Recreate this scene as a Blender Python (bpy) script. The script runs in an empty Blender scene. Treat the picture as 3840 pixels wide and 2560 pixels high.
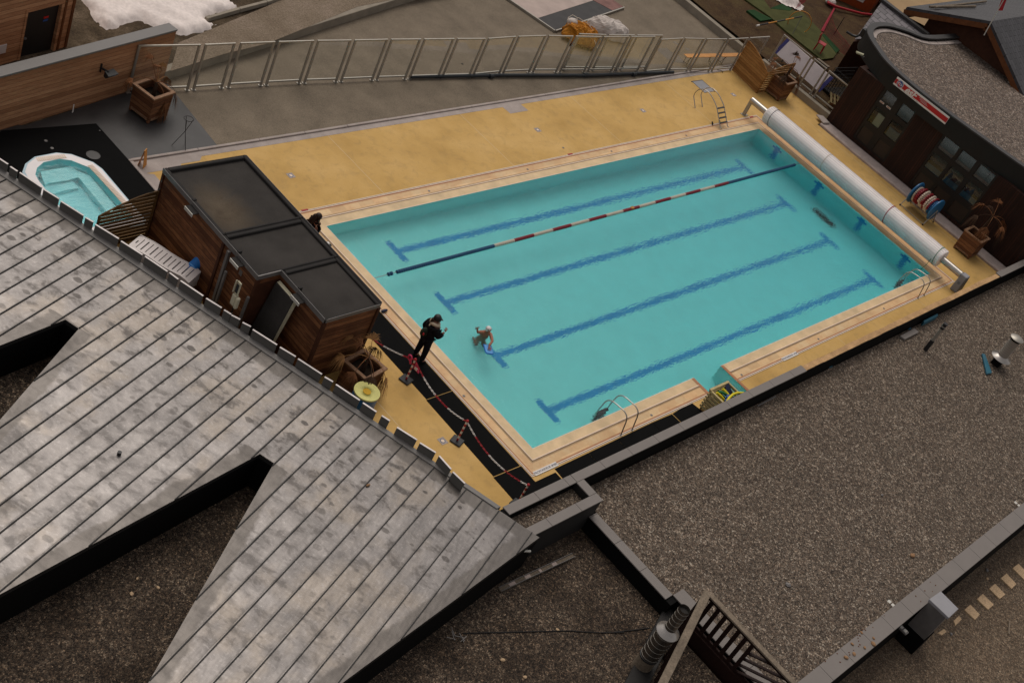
import bpy, math, random
from mathutils import Vector, Matrix
random.seed(7)
R = math.radians
sc = bpy.context.scene
COL = sc.collection
# ------------------------------------------------------------------ camera (solved from the pool rectangle, 25 x 10 m)
CF, CA, CP, CR_ = 4986.06238, 0.507027534, 0.637153157, 0.484756082
CAM = Vector((-26.1723603, -12.3362043, 24.3699616))
_f = Vector((math.cos(CP)*math.cos(CA), math.cos(CP)*math.sin(CA), -math.sin(CP)))
_r = Vector((math.sin(CA), -math.cos(CA), 0)); _u = _r.cross(_f)
CRT = math.cos(CR_)*_r + math.sin(CR_)*_u
CUP = -math.sin(CR_)*_r + math.cos(CR_)*_u
cam = bpy.data.cameras.new('camera'); co = bpy.data.objects.new('camera', cam); COL.objects.link(co)
m = Matrix((CRT, CUP, -_f)).transposed().to_4x4(); m.translation = CAM
co.matrix_world = m
cam.sensor_width = 36; cam.lens = CF/3840*36; cam.clip_end = 3000; cam.clip_start = .5
sc.camera = co
# ------------------------------------------------------------------ sky, sun, exposure
SUN_EL, SUN_AZ = R(58), R(62)          # azimuth measured from +X towards +Y
w = bpy.data.worlds.new('World'); sc.world = w; w.use_nodes = True
nt = w.node_tree; bg = nt.nodes['Background']
sky = nt.nodes.new('ShaderNodeTexSky'); sky.sky_type = 'NISHITA'; sky.sun_disc = False
sky.sun_elevation = SUN_EL; sky.sun_rotation = R(90) - SUN_AZ; sky.air_density = 1; sky.dust_density = 4; sky.altitude = 1800
hs = nt.nodes.new('ShaderNodeHueSaturation'); hs.inputs['Saturation'].default_value = .18
tn = nt.nodes.new('ShaderNodeMixRGB'); tn.blend_type = 'MULTIPLY'; tn.inputs[0].default_value = 1; tn.inputs[2].default_value = (1.0, .93, .87, 1)
nt.links.new(sky.outputs[0], hs.inputs['Color']); nt.links.new(hs.outputs[0], tn.inputs[1]); gx_ = nt.nodes.new('ShaderNodeTexCoord'); sp_ = nt.nodes.new('ShaderNodeSeparateXYZ'); mr_ = nt.nodes.new('ShaderNodeMapRange'); mu_ = nt.nodes.new('ShaderNodeMixRGB')
nt.links.new(gx_.outputs['Generated'], sp_.inputs[0]); nt.links.new(sp_.outputs[2], mr_.inputs[0])
mr_.inputs[1].default_value = 0; mr_.inputs[2].default_value = 1; mr_.inputs[3].default_value = .55; mr_.inputs[4].default_value = 1.35   # overcast: zenith brighter than horizon
mu_.blend_type = 'MULTIPLY'; mu_.inputs[0].default_value = 1; nt.links.new(tn.outputs[0], mu_.inputs[1]); nt.links.new(mr_.outputs[0], mu_.inputs[2]); nt.links.new(mu_.outputs[0], bg.inputs[0])
bg.inputs[1].default_value = .10
sl = bpy.data.lights.new('sun', 'SUN'); sl.energy = 1.1; sl.angle = R(40); sl.color = (1, .93, .84)
so = bpy.data.objects.new('sun', sl); COL.objects.link(so)
sd = Vector((math.cos(SUN_EL)*math.cos(SUN_AZ), math.cos(SUN_EL)*math.sin(SUN_AZ), math.sin(SUN_EL)))
so.rotation_euler = sd.to_track_quat('Z', 'Y').to_euler(); so.location = (0, 0, 40)
sc.view_settings.view_transform = 'Standard'; sc.view_settings.look = 'None'
sc.view_settings.exposure = 0.38; sc.view_settings.gamma = 1
sc.cycles.use_denoising = True; sc.cycles.max_bounces = 10; sc.cycles.transmission_bounces = 8; sc.cycles.transparent_max_bounces = 12

# ------------------------------------------------------------------ measuring on the photograph: crop key + crop pixel -> world
CR = dict(c1=(0,0,.44643),c2=(950,0,.44643),c3=(1900,0,.44643),c4=(2840,0,.44643),c5=(0,550,.44643),c6=(950,700,.44643),c7=(2840,600,.44643),c8=(1900,1300,.44643),g1=(2840,1200,.44643),g2=(2840,1860,.44643),g3=(1900,1860,.44643),g4=(950,1600,.44643),g5=(0,1500,.5357),g6=(1300,1100,.3125),g7=(3100,200,.33036),g8=(2500,200,.3125),h1=(0,1150,.26786),h2=(2400,2150,.26144),h3=(3200,0,.27211),h4=(2700,0,.27211),h5=(3440,640,.26793),h6=(2550,1350,.13393),h7=(0,0,.27211),h8=(1800,0,.27211),k1=(1840,1700,.22321),k2=(1400,2000,.39966),k3=(560,1100,.44643),r6=(760,900,.20408),m2=(2960,0,.20408),p=(0,0,1))
def ray(k, a, b):
    o = CR[k]; u = o[0]+a*o[2]; v = o[1]+b*o[2]
    return (CRT*((u-1920)/CF) - CUP*((v-1280)/CF) + _f)
def at(k, a, b, z=0.0):
    d = ray(k, a, b); return CAM + d*((z-CAM.z)/d.z)
def atx(k, a, b, x):
    d = ray(k, a, b); return CAM + d*((x-CAM.x)/d.x)
def aty(k, a, b, y):
    d = ray(k, a, b); return CAM + d*((y-CAM.y)/d.y)

# ------------------------------------------------------------------ materials
MAT = {}
class NT:
    """tiny node-tree writer"""
    def __init__(s, name):
        s.m = bpy.data.materials.new(name); s.m.use_nodes = True; s.t = s.m.node_tree
        s.b = s.t.nodes['Principled BSDF']; s.o = s.t.nodes['Material Output']; MAT[name] = s.m
        s.tc = s.t.nodes.new('ShaderNodeTexCoord')
    def n(s, typ, ins=None, **kw):
        x = s.t.nodes.new('ShaderNode'+typ)
        for k, v in kw.items(): setattr(x, k, v)
        for k, v in (ins or {}).items():
            if isinstance(v, bpy.types.NodeSocket): s.t.links.new(v, x.inputs[k])
            else: x.inputs[k].default_value = v
        return x
    def link(s, a, b): s.t.links.new(a, b)
    def obj(s): return s.tc.outputs['Object']
    def noise(s, scale, detail=4, rough=.55, vec=None, dist=0):
        return s.n('TexNoise', {'Vector': vec or s.obj(), 'Scale': scale, 'Detail': detail, 'Roughness': rough, 'Distortion': dist}).outputs[0]
    def ramp(s, fac, stops):
        r = s.n('ValToRGB', {0: fac}); e = r.color_ramp.elements
        while len(e) < len(stops): e.new(.5)
        for i, (p, c) in enumerate(stops):
            e[i].position = p; e[i].color = (*c, 1) if len(c) == 3 else c
        return r.outputs[0]
    def math(s, op, a, b=None, c=None):
        ins = {0: a}
        if b is not None: ins[1] = b
        if c is not None: ins[2] = c
        return s.n('Math', ins, operation=op).outputs[0]
    def mix(s, fac, a, b, blend='MIX'):
        f = lambda c: c if isinstance(c, bpy.types.NodeSocket) else ((*c, 1) if len(c) == 3 else c)
        return s.n('MixRGB', {0: fac, 1: f(a), 2: f(b)}, blend_type=blend).outputs[0]
    def xyz(s, vec=None):
        return s.n('SeparateXYZ', {0: vec or s.obj()}).outputs
    def bump(s, h, strength, dist=.01):
        s.link(s.n('Bump', {'Height': h, 'Strength': strength, 'Distance': dist}).outputs[0], s.b.inputs['Normal'])
    def col(s, c): s.link(c, s.b.inputs['Base Color'])
    def rough(s, v, spec=.3):
        if isinstance(v, bpy.types.NodeSocket): s.link(v, s.b.inputs['Roughness'])
        else: s.b.inputs['Roughness'].default_value = v
        s.b.inputs['Specular IOR Level'].default_value = spec

def sc3(c, k): return tuple(x*k for x in c)
def plain(name, c, rough=.7, spec=.3, metal=0, var=.18, vs=2.5, grain=0, gs=120, bump=0):
    t = NT(name)
    f = t.noise(vs, 5, .6)
    cc = t.ramp(f, [(.25, sc3(c, 1-var)), (.75, sc3(c, 1+var))])
    if grain:
        g = t.noise(gs, 2, .6)
        cc = t.mix(1, cc, t.ramp(g, [(.3, (1-grain,)*3), (.7, (1+grain,)*3)]), 'MULTIPLY')
        if bump: t.bump(g, bump)
    t.col(cc); t.rough(rough, spec); t.b.inputs['Metallic'].default_value = metal
    return t.m

def gravel(name, base, dark, light, scale=36, big=.10, damp=None):
    t = NT(name)
    v = t.n('TexVoronoi', {'Vector': t.obj(), 'Scale': scale, 'Randomness': 1}); v2 = t.n('TexVoronoi', {'Vector': t.obj(), 'Scale': scale*.47, 'Randomness': 1})
    g = t.xyz(v.outputs['Color'])[0]; h = t.xyz(v2.outputs['Color'])[1]
    mixf = t.math('ADD', t.math('MULTIPLY', g, .62), t.math('MULTIPLY', h, .38))
    c = t.ramp(mixf, [(0, sc3(dark, .55)), (.3, dark), (.52, base), (.74, sc3(base, 1.35)), (.88, light), (1, sc3(light, 1.5))])
    hue = t.xyz(v.outputs['Color'])[2]
    c = t.mix(.4, c, t.mix(hue, (.85, .62, .46), (.62, .68, .72)), 'OVERLAY')
    patch = t.noise(.55, 5, .6)
    c = t.mix(1, c, t.ramp(patch, [(.3, (1-big,)*3), (.7, (1+big*.6,)*3)]), 'MULTIPLY')
    if damp:
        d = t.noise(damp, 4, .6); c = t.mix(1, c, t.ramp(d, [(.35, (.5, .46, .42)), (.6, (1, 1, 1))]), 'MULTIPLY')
    t.col(c); t.rough(.85, .25); t.bump(t.math('SUBTRACT', 1, v.outputs['Distance']), .8, .03)
    return t.m

def planks(name, c1, c2, axis=2, pitch=.14, gap=.06, stretch=(1, 1, 12), weather=.3, rough=.7):
    """boards: axis = coordinate across the boards"""
    t = NT(name)
    x = t.xyz()
    q = t.math('DIVIDE', x[axis], pitch)
    idx = t.math('FLOOR', q); fr = t.math('FRACT', q)
    wn = t.n('TexWhiteNoise', {'W': idx}, noise_dimensions='1D').outputs['Value']
    mp = t.n('Mapping', {'Vector': t.obj(), 'Scale': stretch}).outputs[0]
    off = t.n('CombineXYZ', {0: t.math('MULTIPLY', wn, 40), 1: t.math('MULTIPLY', wn, 23), 2: 0}).outputs[0]
    vec = t.n('VectorMath', {0: mp, 1: off}, operation='ADD').outputs[0]
    g = t.noise(3.0, 6, .65, vec)
    f = t.math('ADD', t.math('MULTIPLY', g, .75), t.math('MULTIPLY', wn, .35))
    c = t.ramp(f, [(.25, sc3(c1, .75)), (.5, c1), (.8, c2)])
    wv = t.noise(.8, 5, .6); c = t.mix(1, c, t.ramp(wv, [(.3, (1-weather,)*3), (.68, (1.12,)*3)]), 'MULTIPLY')
    line = t.math('LESS_THAN', t.math('ABSOLUTE', t.math('SUBTRACT', fr, .5)), .5-gap)
    c = t.mix(line, sc3(c1, .28), c)
    t.col(c); t.rough(rough, .25); t.bump(t.math('ADD', line, t.math('MULTIPLY', g, .15)), .6, .008)
    return t.m

# concrete-like and painted surfaces
def yellow_deck():
    t = NT('yellow_deck_paint')
    a = t.noise(.45, 6, .62); b = t.noise(2.6, 6, .7, dist=.6); s = t.noise(90, 2, .6)
    c = t.ramp(a, [(.28, (.42, .255, .078)), (.5, (.52, .325, .108)), (.72, (.59, .38, .145))])
    c = t.mix(t.ramp(b, [(.5, (0,)*3), (.78, (.55,)*3)]), c, (.30, .20, .085))
    c = t.mix(1, c, t.ramp(s, [(.3, (.9,)*3), (.7, (1.1,)*3)]), 'MULTIPLY')
    x = t.xyz()
    # pale joint lines every few metres
    for ax, per, offs in ((0, 6.45, 3.3), (1, 30, 9)):
        fr = t.math('FRACT', t.math('DIVIDE', t.math('ADD', x[ax], t.math('ADD', offs, t.math('MULTIPLY', t.noise(1.5), .03))), per))
        ln = t.math('LESS_THAN', fr, .022/per)
        c = t.mix(t.math('MULTIPLY', ln, .6), c, (.55, .45, .30))
    t.col(c); t.rough(.8, .2); t.bump(s, .15, .004)
    return t.m
def coping_tile():
    t = NT('coping_tile')
    a = t.noise(1.3, 5, .65); b = t.noise(5, 5, .7, dist=1)
    c = t.ramp(a, [(.3, (.56, .33, .16)), (.5, (.62, .41, .21)), (.7, (.64, .47, .27))])
    c = t.mix(t.ramp(b, [(.52, (0,)*3), (.75, (.6,)*3)]), c, (.50, .235, .10))
    x = t.xyz(); j = 0
    for ax in (0, 1):
        fr = t.math('FRACT', t.math('DIVIDE', x[ax], .62))
        j = t.math('MAXIMUM', j, t.math('LESS_THAN', fr, .012))
    wn = t.n('TexWhiteNoise', {'Vector': t.n('VectorMath', {0: t.n('VectorMath', {0: t.obj(), 1: (1.613, 1.613, 0)}, operation='MULTIPLY').outputs[0]}, operation='FLOOR').outputs[0]}).outputs['Value']
    c = t.mix(1, c, t.ramp(wn, [(0, (.88,)*3), (1, (1.08,)*3)]), 'MULTIPLY')
    c = t.mix(t.math('MULTIPLY', j, .10), c, (.35, .22, .12))
    t.col(c); t.rough(.55, .35)
    return t.m
def zinc():
    t = NT('zinc_sheet')
    th = R(109.9)
    u = t.n('VectorMath', {0: t.obj(), 1: (math.cos(th), math.sin(th), 0)}, operation='DOT_PRODUCT').outputs['Value']
    v = t.n('VectorMath', {0: t.obj(), 1: (-math.sin(th), math.cos(th), 0)}, operation='DOT_PRODUCT').outputs['Value']
    pan = t.math('FLOOR', t.math('DIVIDE', t.math('SUBTRACT', u, ZU0), ZP))
    wn = t.n('TexWhiteNoise', {'W': pan}, noise_dimensions='1D').outputs['Value']
    vec = t.n('CombineXYZ', {0: t.math('ADD', t.math('MULTIPLY', u, .75), t.math('MULTIPLY', wn, 50)), 1: t.math('MULTIPLY', v, 1.0), 2: 0}).outputs[0]
    vst = t.n('CombineXYZ', {0: t.math('ADD', t.math('MULTIPLY', u, 1.0), t.math('MULTIPLY', wn, 31)), 1: t.math('MULTIPLY', v, 1.5), 2: 3.3}).outputs[0]
    big = t.noise(.8, 6, .62, vec); mid = t.noise(1.7, 5, .62, vst, .4); fine = t.noise(11, 5, .7, vec); warm = t.noise(.5, 4, .6)
    sm = lambda x, a, b: t.n('MapRange', {'Value': x, 'From Min': a, 'From Max': b}, interpolation_type='SMOOTHSTEP').outputs[0]
    c = t.ramp(big, [(.28, (.20, .195, .194)), (.5, (.275, .266, .262)), (.7, (.37, .36, .355))])
    c = t.mix(t.math('MULTIPLY', sm(warm, .48, .66), .55), c, (.35, .31, .26))
    away = t.math('SUBTRACT', v, ZV0)
    dens = t.math('ADD', .42, t.math('MULTIPLY', t.math('SUBTRACT', 1, sm(away, 1.0, 5.0)), .5))
    c = t.mix(t.math('MULTIPLY', sm(mid, .52, .66), dens), c, (.13, .122, .116))
    c = t.mix(t.math('MULTIPLY', sm(fine, .50, .72), .5), c, (.48, .47, .465))
    sp = t.n('TexVoronoi', {'Vector': vst, 'Scale': 2.0, 'Randomness': 1})
    sd_ = t.math('ADD', sp.outputs['Distance'], t.math('MULTIPLY', t.noise(6, 3, .6, vst), .22))
    thr = t.math('MULTIPLY', t.xyz(sp.outputs['Color'])[0], .42)
    spot = sm(t.math('SUBTRACT', thr, sd_), -.02, .07)
    c = t.mix(t.math('MULTIPLY', spot, t.math('ADD', dens, .05)), c, (.11, .103, .098))
    dots = t.n('TexVoronoi', {'Vector': t.obj(), 'Scale': 3.1, 'Randomness': 1})
    c = t.mix(t.math('MULTIPLY', t.math('LESS_THAN', dots.outputs['Distance'], t.math('MULTIPLY', t.xyz(dots.outputs['Color'])[1], .07)), .6), c, (.10, .09, .085))
    # slightly darker band beside each seam
    fr = t.math('FRACT', t.math('DIVIDE', t.math('SUBTRACT', u, ZU0), ZP))
    sd2 = t.math('MINIMUM', fr, t.math('SUBTRACT', 1, fr))
    c = t.mix(t.math('MULTIPLY', t.math('SUBTRACT', 1, sm(t.math('ADD', sd2, t.math('MULTIPLY', fine, .08)), .04, .14)), .35), c, (.12, .115, .11))
    # even grey-brown band along the eave, verge and notch edges
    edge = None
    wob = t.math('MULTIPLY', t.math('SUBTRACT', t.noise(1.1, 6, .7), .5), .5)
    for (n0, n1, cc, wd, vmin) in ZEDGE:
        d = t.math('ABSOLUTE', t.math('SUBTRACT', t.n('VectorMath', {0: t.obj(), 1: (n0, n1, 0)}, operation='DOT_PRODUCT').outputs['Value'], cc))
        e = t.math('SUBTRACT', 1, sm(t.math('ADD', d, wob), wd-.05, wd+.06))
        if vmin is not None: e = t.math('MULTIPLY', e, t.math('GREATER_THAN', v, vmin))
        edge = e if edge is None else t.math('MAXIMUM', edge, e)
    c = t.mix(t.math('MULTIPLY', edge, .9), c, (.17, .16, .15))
    c = t.mix(1, c, (.60, .575, .565), 'MULTIPLY')
    t.col(c); t.rough(t.ramp(mid, [(.4, (.38,)*3), (.7, (.54,)*3)]), .45); t.b.inputs['Metallic'].default_value = .75
    t.bump(t.noise(1.1, 3, .5, t.n('CombineXYZ', {0: t.math('MULTIPLY', u, 1.6), 1: t.math('MULTIPLY', v, .7), 2: t.math('MULTIPLY', wn, 9)}).outputs[0]), .6, .05)
    return t.m
def water_mat():
    t = NT('pool_water')
    t.t.nodes.remove(t.b)
    x = t.obj()
    v1 = t.n('Mapping', {'Vector': x, 'Rotation': (0, 0, R(35)), 'Scale': (1, 2.2, 1)}).outputs[0]
    a = t.noise(1.6, 3, .5, v1, .6); b = t.noise(5.5, 3, .55, v1, .3)
    d = t.noise(17, 2, .5, v1)
    h = t.math('ADD', t.math('ADD', t.math('MULTIPLY', a, .9), t.math('MULTIPLY', b, .62)), t.math('MULTIPLY', d, .10))
    bp = t.n('Bump', {'Height': h, 'Strength': .5, 'Distance': .055}).outputs[0]
    g = t.n('BsdfGlass', {'Color': (1, 1, 1, 1), 'Roughness': 0, 'IOR': 1.333, 'Normal': bp}).outputs[0]
    vol = t.n('VolumeAbsorption', {'Color': (.14, .86, .96, 1), 'Density': .30}).outputs[0]
    t.link(g, t.o.inputs['Surface']); t.link(vol, t.o.inputs['Volume'])
    return t.m
def glass_mat(name, tint, refl=.08):
    t = NT(name); t.t.nodes.remove(t.b)
    tr = t.n('BsdfTransparent', {'Color': (*tint, 1)}).outputs[0]
    gl = t.n('BsdfGlossy', {'Color': (.9, .95, .95, 1), 'Roughness': .03}).outputs[0]
    fr = t.n('Fresnel', {'IOR': 1.45}).outputs[0]
    fm = t.math('ADD', t.math('MULTIPLY', fr, .2 if refl else .12), refl*.3)
    t.link(t.n('MixShader', {0: fm, 1: tr, 2: gl}).outputs[0], t.o.inputs['Surface'])
    return t.m
def turf(name, c1, c2, c3, sc_=1.2):
    t = NT(name)
    a = t.noise(sc_, 6, .65); b = t.noise(14, 5, .75); f = t.noise(70, 3, .7)
    c = t.ramp(a, [(.3, c1), (.5, c2), (.72, c3)])
    c = t.mix(1, c, t.ramp(b, [(.3, (.55,)*3), (.7, (1.4,)*3)]), 'MULTIPLY')
    c = t.mix(1, c, t.ramp(f, [(.3, (.75,)*3), (.7, (1.25,)*3)]), 'MULTIPLY')
    t.col(c); t.rough(.95, .1); t.bump(b, .8, .05)
    return t.m
def slate(name, c):
    t = NT(name)
    br = t.n('TexBrick', {'Vector': t.n('Mapping', {'Vector': t.obj(), 'Rotation': (0, 0, R(90))}).outputs[0], 'Color1': (*sc3(c, .8), 1), 'Color2': (*sc3(c, 1.25), 1), 'Mortar': (*sc3(c, .3), 1), 'Scale': 1.0, 'Brick Width': .5, 'Row Height': .26, 'Mortar Size': .018})
    t.col(br.outputs[0]); t.rough(.6, .4); t.bump(t.math('SUBTRACT', 1, br.outputs['Fac']), .8, .02)
    return t.m

yellow_deck(); coping_tile(); water_mat()
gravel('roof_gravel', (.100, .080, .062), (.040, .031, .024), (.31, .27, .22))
gravel('shaded_gravel', (.062, .047, .034), (.022, .016, .012), (.21, .165, .12), damp=.7)  # darker copy of the roof gravel, shade below the roof put into its colour
gravel('sandy_gravel', (.115, .088, .062), (.06, .045, .032), (.25, .20, .145), 40)
gravel('esf_gravel', (.115, .092, .076), (.05, .039, .032), (.30, .26, .225), 26, .1)
plain('asphalt_court', (.165, .133, .098), .9, .15, var=.22, vs=.9, grain=.3, gs=45, bump=.3)
plain('dark_floor', (.032, .030, .030), .5, .4, var=.35, vs=1.2, grain=.15)
plain('black_mat', (.003, .003, .003), .9, .1, var=.2)
plain('pale_concrete', (.34, .29, .265), .85, .2, var=.2, vs=1.8, grain=.1, gs=60)
plain('wall_concrete', (.25, .215, .17), .85, .2, var=.2, vs=1.5, grain=.1, gs=60)
plain('white_line', (.70, .56, .44), .6, .3, var=.1)
plain('brown_tile', (.36, .16, .075), .6, .3, var=.25, vs=3)
plain('coping_pale', (.60, .44, .255), .55, .35, var=.22, vs=1.6)
plain('ridge_shadow', (.33, .22, .12), .6, .3, var=.3, vs=2)
plain('joint_black', (.02, .018, .016), .8)
plain('coping_grey', (.175, .155, .142), .6, .35, var=.06, vs=1.5, grain=.05)
plain('coping_zinc', (.165, .155, .147), .6, .35, var=.06)
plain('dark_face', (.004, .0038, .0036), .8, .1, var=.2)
plain('fascia_grey', (.016, .0155, .015), .6, .3, var=.1)
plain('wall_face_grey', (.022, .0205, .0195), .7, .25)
plain('mortar_bed', (.42, .26, .13), .9, .15, var=.3, vs=3, grain=.2, gs=30)
plain('pool_liner', (.36, .80, .735), .6, .3, var=.05, vs=1.5)
plain('pool_step', (.28, .64, .58), .6, .3, var=.05)
plain('lane_blue', (.012, .27, .55), .5, .3, var=.1)
plain('drain_dark', (.012, .03, .025), .7, .2, var=.5, vs=15)
plain('steel', (.42, .39, .36), .3, .5, metal=.85, var=.08)
plain('steel_flue', (.17, .15, .13), .32, .5, metal=.85, var=.12)
plain('alu', (.33, .305, .265), .42, .5, metal=.55, var=.08)
plain('alu_pale', (.55, .53, .48), .45, .5, metal=.3, var=.08)
plain('roller_white', (.80, .74, .72), .5, .35, var=.06)
plain('roller_seam', (.62, .58, .57), .6, .3)
plain('white_plastic', (.62, .565, .545), .42, .45, var=.06)
plain('cream_plastic', (.50, .46, .33), .5, .4, var=.06)
plain('black_plastic', (.012, .012, .013), .45, .4)
plain('dark_pipe', (.014, .018, .022), .5, .4)
plain('grey_metal', (.16, .15, .145), .5, .4, metal=.3)
plain('felt_roof', (.040, .036, .033), .92, .12, var=.3, vs=1.0, grain=.2, gs=60)
def felt_stain():
    t = NT('felt_dirt'); a = t.noise(1.0, 5, .65); g = t.noise(60, 2, .6); r_ = t.noise(1.5, 5, .65, None, 1.2)
    d = t.n('VectorMath', {0: t.n('VectorMath', {0: t.obj(), 1: (1, .62, 0)}, operation='MULTIPLY').outputs[0], 1: (-5.1, 9.25*.62, 0)}, operation='DISTANCE').outputs['Value']
    f = t.n('MapRange', {'Value': t.math('ADD', d, t.math('MULTIPLY', r_, .9)), 'From Min': .55, 'From Max': 1.5, 'To Min': .85, 'To Max': 0}, interpolation_type='SMOOTHSTEP').outputs[0]
    c = t.ramp(a, [(.25, (.030, .027, .025)), (.75, (.050, .045, .041))])
    c = t.mix(f, c, t.ramp(r_, [(.35, (.075, .056, .038)), (.6, (.11, .085, .058))]))
    c = t.mix(1, c, t.ramp(g, [(.3, (.8,)*3), (.7, (1.2,)*3)]), 'MULTIPLY'); t.col(c); t.rough(.9, .12)
felt_stain()
plain('felt_edge', (.022, .020, .019), .8, .2, var=.2)
plain('snow', (.74, .66, .62), .85, .15, var=.12, vs=1.4, grain=.1, gs=8, bump=.4)
plain('red', (.34, .012, .018), .5, .35, var=.12)
plain('rope_red', (.22, .012, .02), .5, .35, var=.12)
plain('rope_white', (.58, .50, .40), .5, .35, var=.1)
plain('rope_blue', (.018, .07, .15), .5, .35, var=.15)
plain('reel_blue', (.018, .13, .30), .4, .45, var=.12)
plain('mat_blue', (.006, .13, .42), .5, .35, var=.12)
plain('board_blue', (.08, .28, .62), .45, .35, var=.1)
plain('pink', (.52, .03, .10), .5, .35)
plain('orange_cloth', (.40, .155, .012), .7, .2, var=.4, vs=6)
plain('white_cloth', (.52, .46, .42), .7, .2, var=.15, vs=4)
plain('orange_wood', (.50, .22, .06), .6, .3, var=.2)
plain('safety_orange', (.52, .21, .02), .5, .35)
plain('cabin_orange', (.25, .045, .008), .6, .3, var=.15)
plain('foam_yellow', (.62, .52, .02), .6, .3, var=.1)
plain('foam_pale_yellow', (.58, .55, .20), .65, .25, var=.08)
plain('foam_core', (.44, .26, .01), .65, .25)
plain('foam_green', (.02, .16, .06), .6, .3)
plain('foam_navy', (.005, .010, .04), .5, .35)
plain('foam_blue', (.01, .06, .25), .5, .35)
plain('crate_wood', (.42, .33, .16), .7, .25, var=.25, vs=5)
plain('crate_dark', (.16, .12, .055), .8, .2, var=.3, vs=5)
plain('skin', (.30, .125, .08), .55, .35, var=.1)
plain('skin_tan', (.30, .105, .055), .5, .4, var=.12)
plain('hair_brown', (.022, .010, .007), .55, .35, var=.3, vs=14)
plain('hair_black', (.006, .005, .005), .5, .4)
plain('cloth_black', (.0065, .006, .007), .9, .12, var=.3, vs=6)
plain('denim_dark', (.007, .0075, .011), .9, .12, var=.2)
plain('scarf_cream', (.50, .40, .29), .9, .1, var=.15, vs=10)
plain('pack_green', (.012, .02, .012), .8, .2, var=.6, vs=18)
plain('cap_white', (.66, .60, .58), .45, .4)
plain('swimsuit', (.02, .03, .03), .6, .3)
plain('eye_dark', (.01, .008, .008), .3, .5)
plain('lip', (.22, .06, .05), .5, .3)
plain('frond_dry', (.155, .062, .024), .8, .2, var=.5, vs=5)
plain('frond_straw', (.27, .135, .05), .8, .2, var=.4, vs=5)
plain('palm_trunk', (.05, .028, .017), .9, .15, var=.4, vs=12)
plain('soil', (.02, .014, .01), .95, .1, var=.4, vs=8)
plain('teal_metal', (.012, .10, .15), .5, .4, var=.15)
plain('paver', (.48, .34, .21), .85, .15, var=.15, vs=6, grain=.3, gs=25)
plain('stone_tan', (.28, .165, .09), .9, .15, var=.3, vs=9)
plain('wire_black', (.008, .007, .007), .6, .3)
plain('plate_grey', (.26, .255, .27), .5, .4, var=.08)
plain('platform_ply', (.40, .32, .285), .8, .2, var=.18, vs=1.4)
plain('platform_dark', (.042, .040, .040), .7, .25, var=.2)
plain('platform_red', (.20, .105, .092), .8, .2, var=.25)
plain('sign_white', (.66, .62, .58), .5, .3, var=.03)
plain('sign_red', (.42, .014, .014), .5, .3, var=.05)
plain('sign_blue', (.02, .07, .24), .5, .3, var=.05)
plain('ink_grey', (.16, .165, .20), .6, .3)
plain('ink_faint', (.36, .36, .36), .6, .3)
plain('plinth_concrete', (.38, .31, .285), .85, .2, var=.2, vs=3, grain=.1, gs=30)
plain('esf_fascia', (.0125, .0115, .010), .6, .25, var=.15)
plain('esf_coping', (.042, .040, .040), .6, .3, var=.1)
plain('frame_black', (.010, .008, .007), .5, .3)
plain('panel_brown', (.030, .019, .012), .6, .3, var=.15)
plain('beige_ground', (.33, .225, .125), .9, .1, var=.12, vs=.7, grain=.1, gs=20)
plain('carpet_green', (.060, .062, .022), .95, .1, var=.25, vs=2, grain=.2, gs=30)
plain('carpet_bright', (.018, .048, .017), .95, .1, var=.25, vs=2)
plain('net_red', (.22, .012, .025), .8, .2)
plain('dark_timber', (.055, .018, .008), .7, .25, var=.3, vs=4)
plain('beam_timber', (.12, .04, .012), .7, .25, var=.3, vs=4)
plain('purple_end', (.02, .018, .11), .5, .3)
plain('table_white', (.46, .40, .41), .6, .3, var=.08)
plain('rail_grey_wood', (.17, .135, .10), .85, .2, var=.3, vs=6, grain=.2, gs=20)
plain('rail_dark_wood', (.016, .005, .003), .7, .25, var=.3)
plain('panel_fence_grey', (.105, .098, .089), .6, .3, var=.06)
plain('panel_edge', (.68, .62, .60), .5, .35)
plain('tub_shell', (.74, .70, .70), .4, .45, var=.04)
plain('tub_rim', (.50, .66, .74), .35, .45, var=.06)
plain('tub_liner', (.34, .82, .84), .45, .35, var=.08, vs=2)
plain('interior_teal', (.012, .060, .072), .5, .3, var=.3, vs=1.2)
plain('interior_grey', (.032, .027, .024), .6, .3, var=.4, vs=2.2)
plain('interior_pink', (.10, .075, .072), .6, .3, var=.1)
plain('interior_blue', (.045, .085, .11), .6, .3, var=.15)
plain('interior_dark', (.014, .011, .010), .7, .2, var=.5, vs=2)
plain('paper', (.34, .33, .23), .8, .1)
turf('brown_grass', (.035, .020, .011), (.062, .036, .018), (.085, .058, .026))
turf('slope_dirt', (.028, .019, .013), (.075, .054, .034), (.17, .125, .085), .9)
turf('gravel_path', (.16, .12, .085), (.20, .155, .112), (.245, .19, .145), .7)
turf('dark_grass', (.018, .012, .006), (.028, .02, .008), (.05, .03, .012), 2)
planks('wall_boards', (.33, .155, .075), (.50, .27, .14), 2, .145, .03, (1.0, 1.0, 9), .10)
planks('shed_boards', (.12, .042, .017), (.33, .14, .058), 2, .15, .05, (1.0, 1.0, 8), .45)
planks('esf_boards', (.022, .0065, .003), (.042, .013, .006), 1, .11, .10, (1, 9, .8), .3)
planks('screen_boards_z', (.27, .125, .035), (.42, .225, .075), 2, .13, .04, (1, 1, 8), .25)
planks('screen_boards_dark', (.10, .052, .016), (.20, .105, .034), 2, .13, .04, (1, 1, 8), .25)
planks('planter_boards', (.14, .055, .024), (.26, .12, .055), 2, .15, .05, (1, 1, 7), .25)
planks('planter_trim', (.19, .10, .055), (.33, .20, .12), 2, 3, .0, (5, 5, 5), .2)
glass_mat('clear_glass', (.985, .99, .985), .0); glass_mat('window_glass', (.8, .86, .88), .1)
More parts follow.
